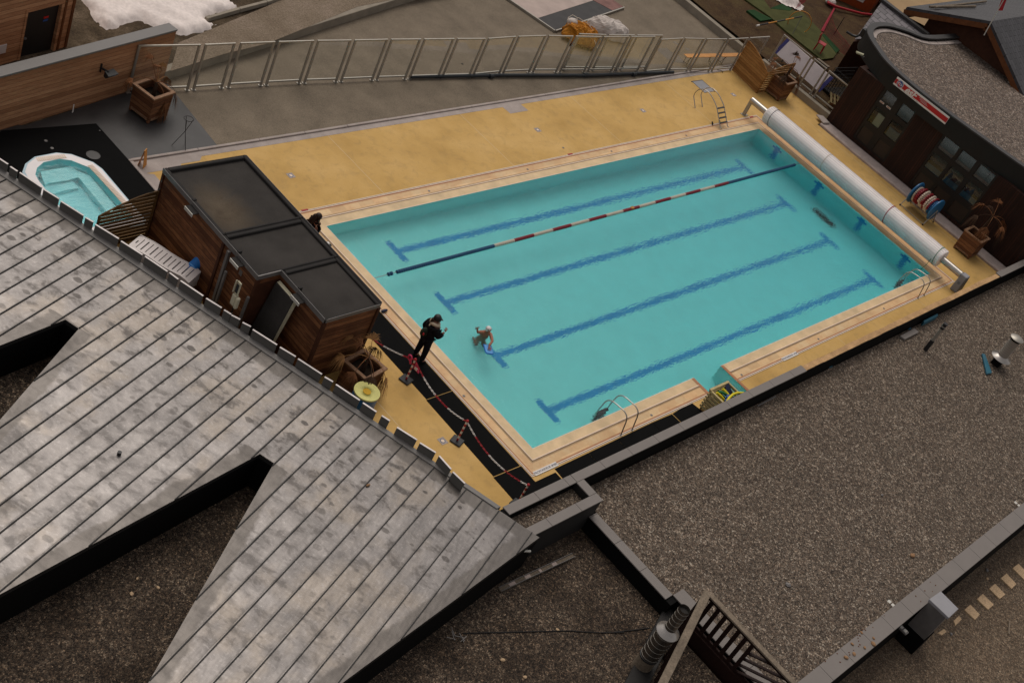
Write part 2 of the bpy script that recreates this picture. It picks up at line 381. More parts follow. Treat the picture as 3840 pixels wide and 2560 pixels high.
slate('slate_light', (.14, .125, .135)); slate('slate_dark', (.040, .038, .042))

# ------------------------------------------------------------------ mesh building
class MB:
    def __init__(s): s.v = []; s.f = []; s.mi = []; s.cur = 0
    def add(s, vs, fs):
        o = len(s.v); s.v += [tuple(v) for v in vs]; s.f += [tuple(i+o for i in f) for f in fs]; s.mi += [s.cur]*len(fs); return s
    def mat(s, i): s.cur = i; return s
    def box(s, x0, x1, y0, y1, z0, z1):
        return s.hexa([(x0,y0,z0),(x1,y0,z0),(x1,y1,z0),(x0,y1,z0)], [(x0,y0,z1),(x1,y0,z1),(x1,y1,z1),(x0,y1,z1)])
    def hexa(s, b, t):
        return s.add(list(b)+list(t), [(3,2,1,0),(4,5,6,7),(0,1,5,4),(1,2,6,5),(2,3,7,6),(3,0,4,7)])
    def obox(s, c, ux, hx, hy, z0, z1):
        """box centred on c, long axis ux (2-D), half sizes hx, hy"""
        ux = Vector((ux[0], ux[1], 0)).normalized(); uy = Vector((-ux.y, ux.x, 0)); c = Vector((c[0], c[1], 0))
        q = [c-ux*hx-uy*hy, c+ux*hx-uy*hy, c+ux*hx+uy*hy, c-ux*hx+uy*hy]
        return s.hexa([(p.x,p.y,z0) for p in q], [(p.x,p.y,z1) for p in q])
    def bar(s, a, b, w, h=None, up=(0,0,1)):
        """rectangular bar from a to b"""
        a = Vector(a); b = Vector(b); d = (b-a).normalized(); h = h or w; up = Vector(up)
        if abs(d.dot(up)) > .98: up = Vector((1,0,0))
        x = d.cross(up).normalized()*(w/2); y = x.cross(d).normalized()*(h/2)
        return s.hexa([a-x-y, a+x-y, a+x+y, a-x+y], [b-x-y, b+x-y, b+x+y, b-x+y])
    def prism(s, poly, z0, z1):
        n = len(poly); zt = z1 if hasattr(z1, '__len__') else [z1]*n; zb = z0 if hasattr(z0, '__len__') else [z0]*n
        vs = [(p[0], p[1], zb[i]) for i, p in enumerate(poly)] + [(p[0], p[1], zt[i]) for i, p in enumerate(poly)]
        a = sum(poly[i][0]*poly[(i+1)%n][1]-poly[(i+1)%n][0]*poly[i][1] for i in range(n))
        if a < 0: vs = vs[:n][::-1]+vs[n:][::-1]
        return s.add(vs, [tuple(range(n))[::-1], tuple(range(n, 2*n))] + [(i, (i+1)%n, n+(i+1)%n, n+i) for i in range(n)])
    def poly(s, pts, z=None):
        n = len(pts); vs = [(p[0], p[1], z if z is not None else p[2]) for p in pts]
        a = sum(vs[i][0]*vs[(i+1)%n][1]-vs[(i+1)%n][0]*vs[i][1] for i in range(n))
        if a < 0: vs = vs[::-1]
        return s.add(vs, [tuple(range(n))])
    def rect(s, x0, x1, y0, y1, z): return s.poly([(x0,y0),(x1,y0),(x1,y1),(x0,y1)], z)
    def tube(s, pts, r, n=8, cap=True, closed=False):
        pts = [Vector(p) for p in pts]; m_ = len(pts); rs = r if hasattr(r, '__len__') else [r]*m_
        vs = []; prev = None
        for i, p in enumerate(pts):
            if closed: d = pts[(i+1)%m_]-pts[i-1]
            else: d = pts[min(i+1, m_-1)]-pts[max(i-1, 0)]
            d.normalize()
            if prev is None:
                x = d.cross(Vector((0,0,1)))
                if x.length < .05: x = d.cross(Vector((1,0,0)))
            else: x = prev - d*prev.dot(d)
            x.normalize(); prev = x; y = d.cross(x)
            for k in range(n):
                t = 2*math.pi*k/n; vs.append(p + (x*math.cos(t)+y*math.sin(t))*rs[i])
        fs = []
        for i in range(m_ if closed else m_-1):
            j = (i+1) % m_
            for k in range(n): fs.append((i*n+k, i*n+(k+1)%n, j*n+(k+1)%n, j*n+k))
        if cap and not closed: fs += [tuple(range(n))[::-1], tuple(range((m_-1)*n, m_*n))]
        return s.add(vs, fs)
    def cyl(s, a, b, r, n=16, r2=None): return s.tube([a, b], [r, r if r2 is None else r2], n)
    def lathe(s, prof, n=20, c=(0,0,0), cap=True):
        vs = [(c[0]+r*math.cos(2*math.pi*k/n), c[1]+r*math.sin(2*math.pi*k/n), c[2]+z) for r, z in prof for k in range(n)]
        fs = [(i*n+k, i*n+(k+1)%n, (i+1)*n+(k+1)%n, (i+1)*n+k) for i in range(len(prof)-1) for k in range(n)]
        if cap: fs += [tuple(range(n))[::-1], tuple(range((len(prof)-1)*n, len(prof)*n))]
        return s.add(vs, fs)
    def ball(s, c, r, n=10, m_=7, sx=1, sy=1, sz=1):
        prof = [(max(r*math.sin(math.pi*i/m_), 1e-4), -r*math.cos(math.pi*i/m_)) for i in range(m_+1)]
        o = len(s.v); s.lathe(prof, n)
        for i in range(o, len(s.v)):
            x, y, z = s.v[i]; s.v[i] = (c[0]+x*sx, c[1]+y*sy, c[2]+z*sz)
        return s
    def xf(s, M_):
        s.v = [tuple(M_ @ Vector(v)) for v in s.v]; return s
    def build(s, name, mats, parent=None, smooth=False, bevel=0, loc=None):
        me = bpy.data.meshes.new(name); me.from_pydata(s.v, [], s.f)
        if not isinstance(mats, (list, tuple)): mats = [mats]
        for q in mats: me.materials.append(MAT[q])
        for p, i in zip(me.polygons, s.mi): p.material_index = min(i, len(mats)-1); p.use_smooth = smooth
        me.validate(); me.update()
        if smooth and hasattr(me, 'set_sharp_from_angle'): me.set_sharp_from_angle(angle=R(45))
        o = bpy.data.objects.new(name, me); COL.objects.link(o)
        if parent is not None: o.parent = parent
        if loc is not None: o.location = loc
        if bevel:
            b = o.modifiers.new('bevel', 'BEVEL'); b.width = bevel; b.segments = 1; b.limit_method = 'ANGLE'; b.angle_limit = R(50)
        return o
def tag(o, label=None, cat=None, group=None, kind=None):
    if label: o['label'] = label
    if cat: o['category'] = cat
    if group: o['group'] = group
    if kind: o['kind'] = kind
    return o
def thing(name, label, cat, loc=(0,0,0), rz=0, group=None):
    o = bpy.data.objects.new(name, None); COL.objects.link(o); o.location = loc; o.rotation_euler = (0,0,rz); o.empty_display_size = .2
    return tag(o, label, cat, group)
def struct(o): o['kind'] = 'structure'; return o
def dup(o, parent=None, loc=None, rz=None, label=None):
    c = o.copy(); COL.objects.link(c); c.parent = parent
    if loc is not None: c.location = loc
    if rz is not None: c.rotation_euler = (0,0,rz)
    if label: c['label'] = label
    for ch in list(o.children): dup(ch, c)
    return c
def text_mesh(txt, size, shear=0, offset=0, spacing=1):
    cu = bpy.data.curves.new('t', 'FONT'); cu.body = txt; cu.size = size; cu.align_x = 'CENTER'; cu.align_y = 'CENTER'; cu.shear = shear; cu.offset = offset; cu.space_character = spacing; cu.resolution_u = 3; cu.extrude = .004
    o = bpy.data.objects.new('t', cu); COL.objects.link(o)
    dg = bpy.context.evaluated_depsgraph_get(); me = bpy.data.meshes.new_from_object(o.evaluated_get(dg))
    vs = [tuple(v.co) for v in me.vertices]; fs = [tuple(p.vertices) for p in me.polygons]
    bpy.data.objects.remove(o); bpy.data.meshes.remove(me)
    return vs, fs
def lettering(name, txt, size, origin, ux, uy, mat, parent, **kw):
    vs, fs = text_mesh(txt, size, **kw); ux = Vector(ux).normalized(); uy = Vector(uy).normalized(); un = ux.cross(uy); o = Vector(origin)
    mb = MB(); mb.add([o+ux*v[0]+uy*v[1]+un*v[2] for v in vs], fs)
    return mb.build(name, mat, parent)
def skin_geo(J, E_, sub=1):
    """grow one smooth surface round a joint graph; J = list of (x,y,z,r)"""
    me = bpy.data.meshes.new('s'); me.from_pydata([j[:3] for j in J], E_, [])
    o = bpy.data.objects.new('s', me); COL.objects.link(o)
    o.modifiers.new('k', 'SKIN')
    for i, j in enumerate(J):
        sv = me.skin_vertices[0].data[i]; rr = j[3]; sv.radius = rr if hasattr(rr, '__len__') else (rr, rr); sv.use_root = (i == 0)
    ss = o.modifiers.new('u', 'SUBSURF'); ss.levels = sub; ss.render_levels = sub
    dg = bpy.context.evaluated_depsgraph_get(); m2 = bpy.data.meshes.new_from_object(o.evaluated_get(dg))
    r = ([tuple(v.co) for v in m2.vertices], [tuple(p.vertices) for p in m2.polygons])
    bpy.data.objects.remove(o); bpy.data.meshes.remove(me); bpy.data.meshes.remove(m2)
    return r

# ================================================================== SETTING
L_ = lambda y: -9.05 + (13.74-y)*.36          # x of the low wall between the deck and the zinc roof
RX0, RX1, RY0, RY1 = -.80, 25.90, -.80, 10.86 # outer edge of the tiled pool surround
NX0, NX1, NY = 7.92, 9.48, -1.55              # entry recess on the near long side
def sheet(name, polys, z, mat):
    mb = MB()
    for p in polys: mb.poly(p, z)
    return struct(mb.build(name, mat))
Y0 = -1.70
# lower ground to the horizon, and the upper terrain around the court
g = MB(); g.rect(-900, 900, -900, 900, -3.2); struct(g.build('ground', 'slope_dirt'))
def hill(x, y):
    return -.03 + .30*max(0, min(1, (x-30.6)/1.5))*(1 if y > 9.6 else 0) + .035*max(0, y-22) + .02*max(0, x-46)
mb = MB()
mb.poly([(-4.4, 14), (200, 14), (200, 300), (L_(16)-100, 300), (L_(16), 16), (-4.4, 16)], -.06)
struct(mb.build('terrain', 'slope_dirt'))
# bumpy earth beyond the low walls
def hmap(name, x0, x1, y0, y1, st, zf, mat, keep=lambda x, y: True):
    nx = int((x1-x0)/st)+1; ny = int((y1-y0)/st)+1; mb = MB(); idx = {}
    for j in range(ny):
        for i in range(nx):
            x = x0+i*st; y = y0+j*st; idx[i, j] = len(mb.v); mb.v.append((x, y, zf(x, y)))
    for j in range(ny-1):
        for i in range(nx-1):
            if keep(x0+(i+.5)*st, y0+(j+.5)*st):
                mb.f.append((idx[i,j], idx[i+1,j], idx[i+1,j+1], idx[i,j+1])); mb.mi.append(0)
    return mb.build(name, mat, smooth=True)
def nz(x, y, s=1.0, seed=0):
    return (math.sin(x*1.7*s+seed)*math.cos(y*1.3*s-seed*.7)+.6*math.sin(x*3.9*s+y*2.7*s+seed*2)+.35*math.sin(x*8.1*s-y*6.7*s+seed))/1.95
WA = lambda x: 18.05 + (x-0.0)*.2365              # line of the concrete wall behind the court
struct(hmap('slope', -14, 31, 17.6, 60, .4, lambda x, y: .30+.06*nz(x, y, .5)+.03*max(0, y-23), 'slope_dirt', lambda x, y: y > WA(x)+.3 and x < 30.6))
struct(hmap('meadow', 30.9, 62, 9.7, 60, .5, lambda x, y: .22+.05*nz(x, y, .45, 2)+.012*max(0, x-40), 'brown_grass', lambda x, y: True))
mb = MB(); mb.poly([tuple(at('c1', a, b, .36)[:2]) for a, b in [(1500, 360), (2010, 150), (2230, 60), (2600, -120), (3900, -120), (3000, 60), (2240, 370), (1900, 450), (1430, 600)]], .365)
struct(mb.build('path', 'gravel_path'))
mb = MB(); mb.poly([tuple(at('h3', a, b, .9)[:2]) for a, b in [(330, -80), (480, 20), (760, 240), (1100, 420), (1700, 300), (3000, 300), (3000, -400), (400, -400)]], .9)
struct(mb.build('road', 'beige_ground'))
# pool terrace
deck = [[(L_(Y0), Y0), (RX0+.02, Y0), (RX0+.02, 14.05), (-4.35, 14.05), (-4.35, 11.3), (L_(11.3), 11.3)],
        [(RX0+.02, RY1-.02), (RX1-.02, RY1-.02), (RX1-.02, 14.05), (RX0+.02, 14.05)],
        [(RX1-.02, Y0), (29.36, Y0), (29.36, 9.5), (30.72, 9.5), (30.72, 14.05), (RX1-.02, 14.05)],
        [(RX0+.02, Y0), (NX0-.1, Y0), (NX0-.1, RY0+.02), (RX0+.02, RY0+.02)],
        [(NX1+.1, Y0), (RX1-.02, Y0), (RX1-.02, RY0+.02), (NX1+.1, RY0+.02)]]
sheet('pool_deck', deck, 0, 'yellow_deck_paint')
sheet('court', [[(-1.16, 14.36), (30.5, 14.36), (30.5, 23.5), (24, 24.2), (-.9, 18.0)]], -.012, 'asphalt_court')
TUB = [(-5.66,11.36),(-5.66,13.9),(-5.76,14.25),(-6.2,14.74),(-6.6,14.90),(-7.30,14.86),(-7.72,14.62),(-7.98,14.30),(-8.03,13.95),(-8.03,11.36)]
sheet('patio', [[(-1.16, 14.40), (-4.36, 14.40), (-4.40, 13.2), (-4.40, 11.2), (-5.66, 11.2)] + TUB[:5] + [(-6.6, 16.6), (-.9, 18.0)],
                [(-6.6, 16.6)] + TUB[4:] + [(-8.03, 11.2), (L_(11.2), 11.2), (L_(17), 17), (-8.3, 17.2)], [(-5.66,11.36),(-8.03,11.36),(-8.03,11.2),(-5.66,11.2)]], -.012, 'dark_floor')
# concrete border of the deck with patches, and its little kerb
mb = MB()
bd = [(-4.34, 12.6), (-4.34, 14.40), (27.9, 14.36), (27.9, 13.98), (21, 14.06)]
mb.poly([(-4.34, 14.05), (30.4, 14.05), (30.4, 14.30), (-4.34, 14.30)], .004)
mb.poly([(-4.34, 11.4), (-4.02, 11.4), (-4.02, 13.60), (-4.34, 13.75)], .0045)
mb.poly([(-4.34, 13.70), (-3.0, 13.72), (-2.75, 14.06), (-4.34, 14.06)], .005)
mb.poly([(-2.9, 13.86), (-2.2, 13.86), (-2.0, 14.06), (-2.75, 14.06)], .0055)
mb.poly([(12.0, 13.62), (13.05, 13.62), (13.0, 14.06), (11.95, 14.06)], .005)
struct(mb.build('border', 'pale_concrete'))
mb = MB(); x = -4.36
while x < 30.2:
    l = random.choice([1.9, 2.4, 3.0]); x2 = min(x+l, 30.3)
    mb.box(x, x2-.012, 14.30, 14.40, -.05, .055+random.uniform(-.004, .004)); x = x2
y = 11.4
while y < 14.3:
    mb.box(-4.46, -4.345, y, min(y+1.45, 14.40)-.012, -.05, .055); y += 1.45
struct(mb.build('kerb', 'pale_concrete', bevel=.008))
# tiled surround
def ring(mb, a, b, z, bx=None):
    """mitred ring between offsets a and b round the pool, broken at the recess"""
    ax0, ax1, ay0, ay1 = -a*1.0, 25+a*1.12, -a, 10+a*1.06
    bx0, bx1, by0, by1 = -b*1.0, 25+b*1.12, -b, 10+b*1.06
    mb.poly([(ax0,ay1),(ax1,ay1),(bx1,by1),(bx0,by1)], z); mb.poly([(ax0,ay0),(ax0,ay1),(bx0,by1),(bx0,by0)], z); mb.poly([(ax1,ay0),(bx1,by0),(bx1,by1),(ax1,ay1)], z)
    mb.poly([(ax0,ay0),(bx0,by0),(NX0,by0),(NX0,ay0)], z); mb.poly([(NX1,ay0),(NX1,by0),(bx1,by0),(ax1,ay0)], z)
mb = MB(); ring(mb, 0, .81, .006)
struct(mb.build('pool_surround', 'coping_tile'))
mb = MB()
for a, b, z0, z1 in ((.330, .366, .006, .034),):
    for q in (lambda t: (-t, 25+t*1.12, -t, 10+t*1.06),):
        x0, x1, y0, y1 = q(a); X0, X1, Y0_, Y1_ = q(b)
        mb.box(X0, X1, y1, Y1_, z0, z1); mb.box(X0, x0, Y0_, y1-.0005, z0, z1); mb.box(x1, X1, Y0_, y1-.0005, z0, z1)
        mb.box(x0+.0005, NX0-.12, Y0_, y0, z0, z1); mb.box(NX1+.12, x1-.0005, Y0_, y0, z0, z1)
struct(mb.build('surround_ridge', 'white_line', bevel=.006))
mb = MB(); ring(mb, 0, .329, .0085); struct(mb.build('surround_margin', 'coping_pale'))
mb = MB(); ring(mb, .375, .42, .0085); struct(mb.build('surround_shadow', 'ridge_shadow'))  # dark strip painted as the shadow line outside the white ridge
mb = MB(); ring(mb, .690, .745, .0105); struct(mb.build('surround_band', 'brown_tile'))
mb = MB(); ring(mb, .740, .768, .0145); ring(mb, .786, .812, .0145); ring(mb, 0, .022, .0105)
struct(mb.build('surround_lines', 'white_line'))
mb = MB(); ring(mb, .766, .784, .0125); struct(mb.build('surround_joint', 'joint_black'))
mb = MB()
for x0, x1 in ((NX0-.13, NX0), (NX1, NX1+.13)): mb.rect(x0, x1, -1.62, -.02, .0175)
struct(mb.build('recess_edge', 'brown_tile'))
# basin and water
def fl(x): return -(.85 + .95*x/25)
ZW = -.03
mb = MB()
b0 = [(0,0),(NX0,0),(NX0,NY),(NX1,NY),(NX1,0),(25,0),(25,10),(0,10)]
n = len(b0)
for i in range(n):
    a, b = b0[i], b0[(i+1)%n]
    mb.add([(a[0],a[1],fl(a[0])), (b[0],b[1],fl(b[0])), (b[0],b[1],.004), (a[0],a[1],.004)], [(0,3,2,1)])
mb.add([(0,0,fl(0)),(25,0,fl(25)),(25,10,fl(25)),(0,10,fl(0))], [(0,1,2,3)])
mb.add([(NX0,NY,fl(NX0)),(NX1,NY,fl(NX1)),(NX1,0,fl(NX1)),(NX0,0,fl(NX0))], [(0,1,2,3)])
basin = struct(mb.build('pool_basin', 'pool_liner'))
for ly in (1.22, 3.70, 6.20, 8.74):
    mb = MB(); q = []
    for i in range(24):
        x0 = 2.2+i*20.65/24; x1 = 2.2+(i+1)*20.65/24
        mb.add([(x0,ly-.125,fl(x0)+.006),(x1,ly-.125,fl(x1)+.006),(x1,ly+.125,fl(x1)+.006),(x0,ly+.125,fl(x0)+.006)], [(0,1,2,3)])
    for tx in (2.08, 22.73):
        mb.add([(tx,ly-.49,fl(tx)+.01),(tx+.25,ly-.49,fl(tx+.25)+.01),(tx+.25,ly+.49,fl(tx+.25)+.01),(tx,ly+.49,fl(tx)+.01)], [(0,1,2,3)])
    mb.build('lane_line', 'lane_blue', basin)
    mb = MB(); mb.box(24.985, 24.997, ly-.12, ly+.12, -1.62, -.12); mb.box(24.980, 24.993, ly-.27, ly+.27, -.45, -.27); mb.build('wall_cross', 'lane_blue', basin)
mb = MB(); mb.box(23.95, 24.3, 4.3, 5.48, fl(24)-.02, fl(24)+.05); mb.build('drain_grate', 'drain_dark', basin)
mb = MB()
for i in range(3): mb.box(NX0+.004, NX1-.004, NY+.004, NY+.3+.3*(2-i), fl(9)+.01, fl(9)+.25*(3-i-0)-.02-.0)
mb.v = [(x, y, z) for x, y, z in mb.v]; mb.build('entry_step', 'pool_step', basin)
mb = MB(); mb.prism([(x-.006 if x < 8.5 else x+.006, y-.006 if y < -.5 else (y-.006 if y < .1 else y+.006)) for x, y in b0], [fl(x)-.05 for x, y in b0], ZW)
struct(mb.build('water', 'pool_water'))

# ------------------------------------------------------------------ zinc-roofed building, low left
ZT = 1.05
def zp(k, a, b): p_ = at(k, a, b, ZT); return Vector((p_.x, p_.y))
eA = zp('p', 1840, 1894); eB = zp('p', 33, 679); eD = (eB-eA).normalized()
tip = zp('p', 2023, 2014); low2 = zp('p', 1282, 2560)
n2a, n2b, n2l, n2r = zp('p', 975, 1701), zp('p', 1027, 1736), zp('p', 0, 2227), zp('p', 555, 2560)
n1a, n1b, n1l, n1r = zp('p', 245, 1198), zp('p', 296, 1232), zp('p', 0, 1295), zp('p', 3, 1570)
ext = lambda a, b, d: b+(b-a).normalized()*d
eFar = eB + eD*7
zpoly = [tip, eFar, eFar+Vector((-eD.y, eD.x))*7.5, ext(n1a, n1l, 3.5), n1a, n1b, ext(n1b, n1r, 3.0), ext(n2a, n2l, 2.2), n2a, n2b, ext(n2b, n2r, 2.0), ext(tip, low2, 2.0)]
zin = Vector((-eD.y, eD.x))                     # away from the eave, into the roof
ZU0 = eA.dot(eD); ZP = .5
s0 = zp('p', *[950+1245*.44643, 1600+165*.44643]); ZU0 = s0.dot(eD)
th = math.atan2(eD.y, eD.x)
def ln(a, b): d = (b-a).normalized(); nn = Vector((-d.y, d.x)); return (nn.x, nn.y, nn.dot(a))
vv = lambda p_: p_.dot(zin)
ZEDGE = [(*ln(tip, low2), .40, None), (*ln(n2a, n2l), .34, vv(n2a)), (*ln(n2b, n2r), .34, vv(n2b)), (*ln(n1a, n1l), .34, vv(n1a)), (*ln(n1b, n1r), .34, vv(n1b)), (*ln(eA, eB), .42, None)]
ZV0 = vv(eA)
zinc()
zb = thing('zinc_roof_building', 'low building under a weathered grey standing seam metal roof with two pointed notches', 'building')
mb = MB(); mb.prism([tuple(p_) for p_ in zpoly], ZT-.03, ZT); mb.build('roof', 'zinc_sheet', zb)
# standing seams
def clip(poly, o, d):
    ts = []
    for i in range(len(poly)):
        a, b = poly[i], poly[(i+1)%len(poly)]; e = b-a; den = d.x*e.y-d.y*e.x
        if abs(den) < 1e-9: continue
        t = ((a.x-o.x)*e.y-(a.y-o.y)*e.x)/den; u = ((a.x-o.x)*d.y-(a.y-o.y)*d.x)/den
        if 0 <= u < 1: ts.append(t)
    ts.sort(); return list(zip(ts[::2], ts[1::2]))
mb = MB()
for k in range(-8, 62):
    o = eA + eD*(ZU0+k*ZP-eA.dot(eD)) - zin*2
    for t0, t1 in clip(zpoly, o, zin):
        if t1-t0 < .1: continue
        a = o+zin*(t0+.01); b = o+zin*(t1-.01); mb.bar((a.x,a.y,ZT+.012), (b.x,b.y,ZT+.012), .024, .03)
mb.build('standing_seam', 'fascia_grey', zb)
mb = MB(); mb.prism([tuple(p_) for p_ in zpoly], ZT-.14, ZT-.03); mb.build('fascia', 'fascia_grey', zb)
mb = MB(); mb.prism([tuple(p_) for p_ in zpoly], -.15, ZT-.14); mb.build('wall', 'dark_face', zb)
# grey coping along the eave, low wall under it
oc = Vector((L_(Y0-.0), Y0)); od = Vector((L_(20), 20))
mb = MB(); a = Vector((eA.x, eA.y)); e2 = eFar
d_in = (od-oc).normalized(); n_ = Vector((d_in.y, -d_in.x))
p1 = oc; p2 = oc + d_in*28
mb.prism([tuple(p1), tuple(p2), tuple(eFar), tuple(eA - eD*.18)], ZT-.10, ZT+.03)
mb.build('coping', 'coping_zinc', zb, bevel=.01)
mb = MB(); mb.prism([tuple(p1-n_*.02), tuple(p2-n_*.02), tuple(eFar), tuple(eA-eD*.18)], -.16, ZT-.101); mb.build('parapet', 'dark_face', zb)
mb = MB(); q = at('k2', 1470, 150, .85); mb.cyl((q.x-.25, q.y+.1, .83), (q.x+.02, q.y-.02, .80), .035, 10); mb.build('spout', 'alu_pale', zb)
for nm, k, a_, b_, mt in (('cap', 'g5', 833, 380, 'black_plastic'),):
    q = at(k, a_, b_, ZT); mb = MB(); mb.cyl((q.x, q.y, ZT), (q.x, q.y, ZT+.09), .05, 12); tag(mb.build('roof_vent', 'black_plastic'), 'tiny dark cap standing alone on the grey metal roof', 'vent cap')
q = at('g4', 962, 495, ZT); mb = MB(); mb.ball((q.x, q.y, ZT+.03), .055, 8, 6, 1.3, .6, .6); tag(mb.build('pebble', 'stone_tan'), 'small tan pebble lying on a seam of the grey metal roof', 'stone')

# ------------------------------------------------------------------ gravel-roofed building, low right
WY = -1.95; G1 = .38; G2 = -.15; G3 = -1.30; ZC = 1.0; Z2 = .40
gb = thing('gravel_roof_building', 'wide flat gravel roof edged with grey coping between the pool and the lower terrace', 'building', (0,0,0))
mb = MB(); mb.rect(-.28, 70, -9.5, WY-.03, G1); mb.build('gravel', 'roof_gravel', gb)
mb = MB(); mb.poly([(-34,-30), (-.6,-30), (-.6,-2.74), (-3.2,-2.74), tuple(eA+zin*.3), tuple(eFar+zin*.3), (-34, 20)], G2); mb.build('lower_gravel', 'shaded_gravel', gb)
mb = MB(); mb.rect(-3.6, -.5, -2.52, -1.9, .70); mb.build('trough_gravel', 'roof_gravel', gb)
# parapet between pool deck and gravel: dark wall, grey slabs to x=11.1 and from x=26.9
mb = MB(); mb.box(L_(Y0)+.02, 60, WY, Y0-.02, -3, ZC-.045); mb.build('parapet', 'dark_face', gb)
def slabs(pts, step, wname, mat, z0, z1, j=.008):
    """coping slabs along a straight strip: (x0,x1,y0,y1) along x or y"""
    x0, x1, y0, y1, ax = pts; mb = MB(); t = x0 if ax == 0 else y0; end = x1 if ax == 0 else y1
    while t < end-.02:
        t2 = min(t+step, end)
        if ax == 0: mb.box(t+j/2, t2-j/2, y0, y1, z0, z1)
        else: mb.box(x0, x1, t+j/2, t2-j/2, z0, z1)
        t = t2
    return mb.build(wname, mat, gb, bevel=.006)
slabs((-3.38, -.68, WY-.02, Y0+.01, 0), 1.2, 'coping', 'coping_grey', ZC-.04, ZC)
slabs((-.675, 11.35, WY-.02, Y0+.01, 0), 1.25, 'coping', 'coping_grey', ZC-.04, ZC)
slabs((27.0, 60, WY-.02, Y0+.01, 0), 1.25, 'coping', 'coping_grey', ZC-.04, ZC)
mb = MB()
x = 11.37
while x < 26.98:
    l = random.uniform(.5, 1.1); x2 = min(x+l, 26.98); mb.box(x, x2, WY+.012+random.uniform(0,.02), Y0-.03+random.uniform(0,.03), ZC-.045, ZC-.035+random.uniform(-.006,.01)); x = x2
mb.build('mortar_bed', 'mortar_bed', gb)
# trough at the corner
mb = MB(); mb.box(-.68, -.42, -2.70, WY-.001, -.3, ZC-.045); mb.box(-3.6, -.42, -2.76, -2.505, -.3, ZC-.046); mb.build('trough_wall', 'wall_face_grey', gb)
slabs((-.70, -.40, -2.50, WY-.022, 1), .6, 'coping', 'coping_grey', ZC-.04, ZC)
slabs((-3.7, -.40, -2.78, -2.502, 0), 1.2, 'coping', 'coping_grey', ZC-.04, ZC)
# step parapet between upper and lower gravel
mb = MB(); mb.box(-.59, -.29, -5.80, -2.77, -.4, Z2-.045); mb.box(-.25, .15, -9.55, -5.80, -2, Z2-.045); mb.box(-.59, .15, -5.99, -5.801, -2, Z2-.046); mb.build('step_parapet', 'dark_face', gb)
slabs((-.61, -.29, -5.80, -2.765, 1), 1.0, 'coping', 'coping_grey', Z2-.04, Z2)
slabs((-.29, .17, -9.47, -5.80, 1), 1.0, 'coping', 'coping_grey', Z2-.04, Z2)
# far parapet
mb = MB(); mb.box(-.25, 70, -9.96, -9.50, -3, Z2-.045); mb.build('outer_parapet', 'dark_face', gb)
mb = MB(); mb.box(-.25, 70, -9.985, -9.962, Z2-.075, Z2-.045); mb.build('drip_edge', 'net_red', gb)
slabs((.86-5*1.145, 70, -9.995, -9.47, 0), 1.145, 'coping', 'coping_grey', Z2-.04, Z2)
struct(sheet('terrace', [[(-3.5, -9.96), (70, -9.96), (70, -40), (-3.5, -40)]], G3, 'sandy_gravel'))

# ================================================================== WALLS, FENCES, BUILDINGS
# concrete walls behind the court
def low_wall(name, label, a, b, h, th_):
    t = thing(name, label, 'wall', (0,0,0)); a = Vector(a); b = Vector(b); d = (b-a).normalized(); nn = Vector((-d.y, d.x))*th_
    mb = MB(); L = (b-a).length; k = int(L/2.6)+1
    mb.prism([tuple(a), tuple(b), tuple(b+nn), tuple(a+nn)], -.3, h); mb.build('wall_body', 'wall_concrete', t, bevel=.015)
    return t
low_wall('concrete_wall', 'low concrete retaining wall slanting along the far side of the grey court beside the snow', (-1.0, 17.92), (24.5, 23.9), .36, .30)
low_wall('concrete_wall', 'low concrete retaining wall between the grey court and the brown grass', (30.30, 23.3), (30.30, 14.42), .36, -.30)
low_wall('concrete_wall', 'short concrete wall carrying the glass fence beside the planter at the pool corner', (30.62, 14.1), (30.62, 9.62), .33, -.28)

# timber garden wall with grey coping, top left
wa = Vector((-14.5, 15.0)); wb = Vector((-1.0, 17.93)); wd = (wb-wa).normalized(); wn_ = Vector((-wd.y, wd.x))
tw = thing('timber_wall', 'long timber clad garden wall with flat grey coping beside the hot tub', 'wall')
mb = MB(); mb.prism([tuple(wa), tuple(wb), tuple(wb+wn_*.34), tuple(wa+wn_*.34)], -.2, 1.93); mb.build('cladding', 'wall_boards', tw)
mb = MB(); e_ = wd*.03
mb.prism([tuple(wa-wn_*.03-e_), tuple(wb-wn_*.03+e_), tuple(wb+wn_*.37+e_), tuple(wa+wn_*.37-e_)], 1.945, 2.0); mb.build('coping', 'coping_zinc', tw)
mb = MB(); mb.prism([tuple(wa-wn_*.02), tuple(wb-wn_*.02+e_*.5), tuple(wb+wn_*.36+e_*.5), tuple(wa+wn_*.36)], 1.925, 1.945); mb.build('flashing', 'fascia_grey', tw)
c_ = wb; mb = MB(); mb.prism([tuple(c_+e_*.0), tuple(c_+e_*.6), tuple(c_+e_*.6+wn_*.34), tuple(c_+wn_*.34)], -.1, 1.92); mb.build('corner_board', 'wall_boards', tw)

# timber building with dark door, far top left
fa = Vector((-12.0, 17.62)); fb = Vector((-3.66, 19.75)); fd = (fb-fa).normalized(); fn = Vector((-fd.y, fd.x))
tb = thing('timber_building', 'timber clad building with a dark door behind the garden wall', 'building')
def fpt(t, off=0): return fa + fd*t - fn*off
Lf = (fb-fa).length
tdoor0 = (Vector((-5.42, 19.26))-fa).dot(fd); tdoor1 = (Vector((-4.10, 19.6))-fa).dot(fd)
mb = MB()
def fwall(mb, t0, t1, z0, z1, o0, o1): mb.prism([tuple(fpt(t0,o0)), tuple(fpt(t1,o0)), tuple(fpt(t1,o1)), tuple(fpt(t0,o1))], z0, z1)
fwall(mb, 0, tdoor0-.09, -.1, 4.2, -.3, 0); fwall(mb, tdoor1+.09, Lf, -.1, 4.2, -.3, 0); fwall(mb, tdoor0-.09, tdoor1+.09, 2.14, 4.2, -.3, 0)
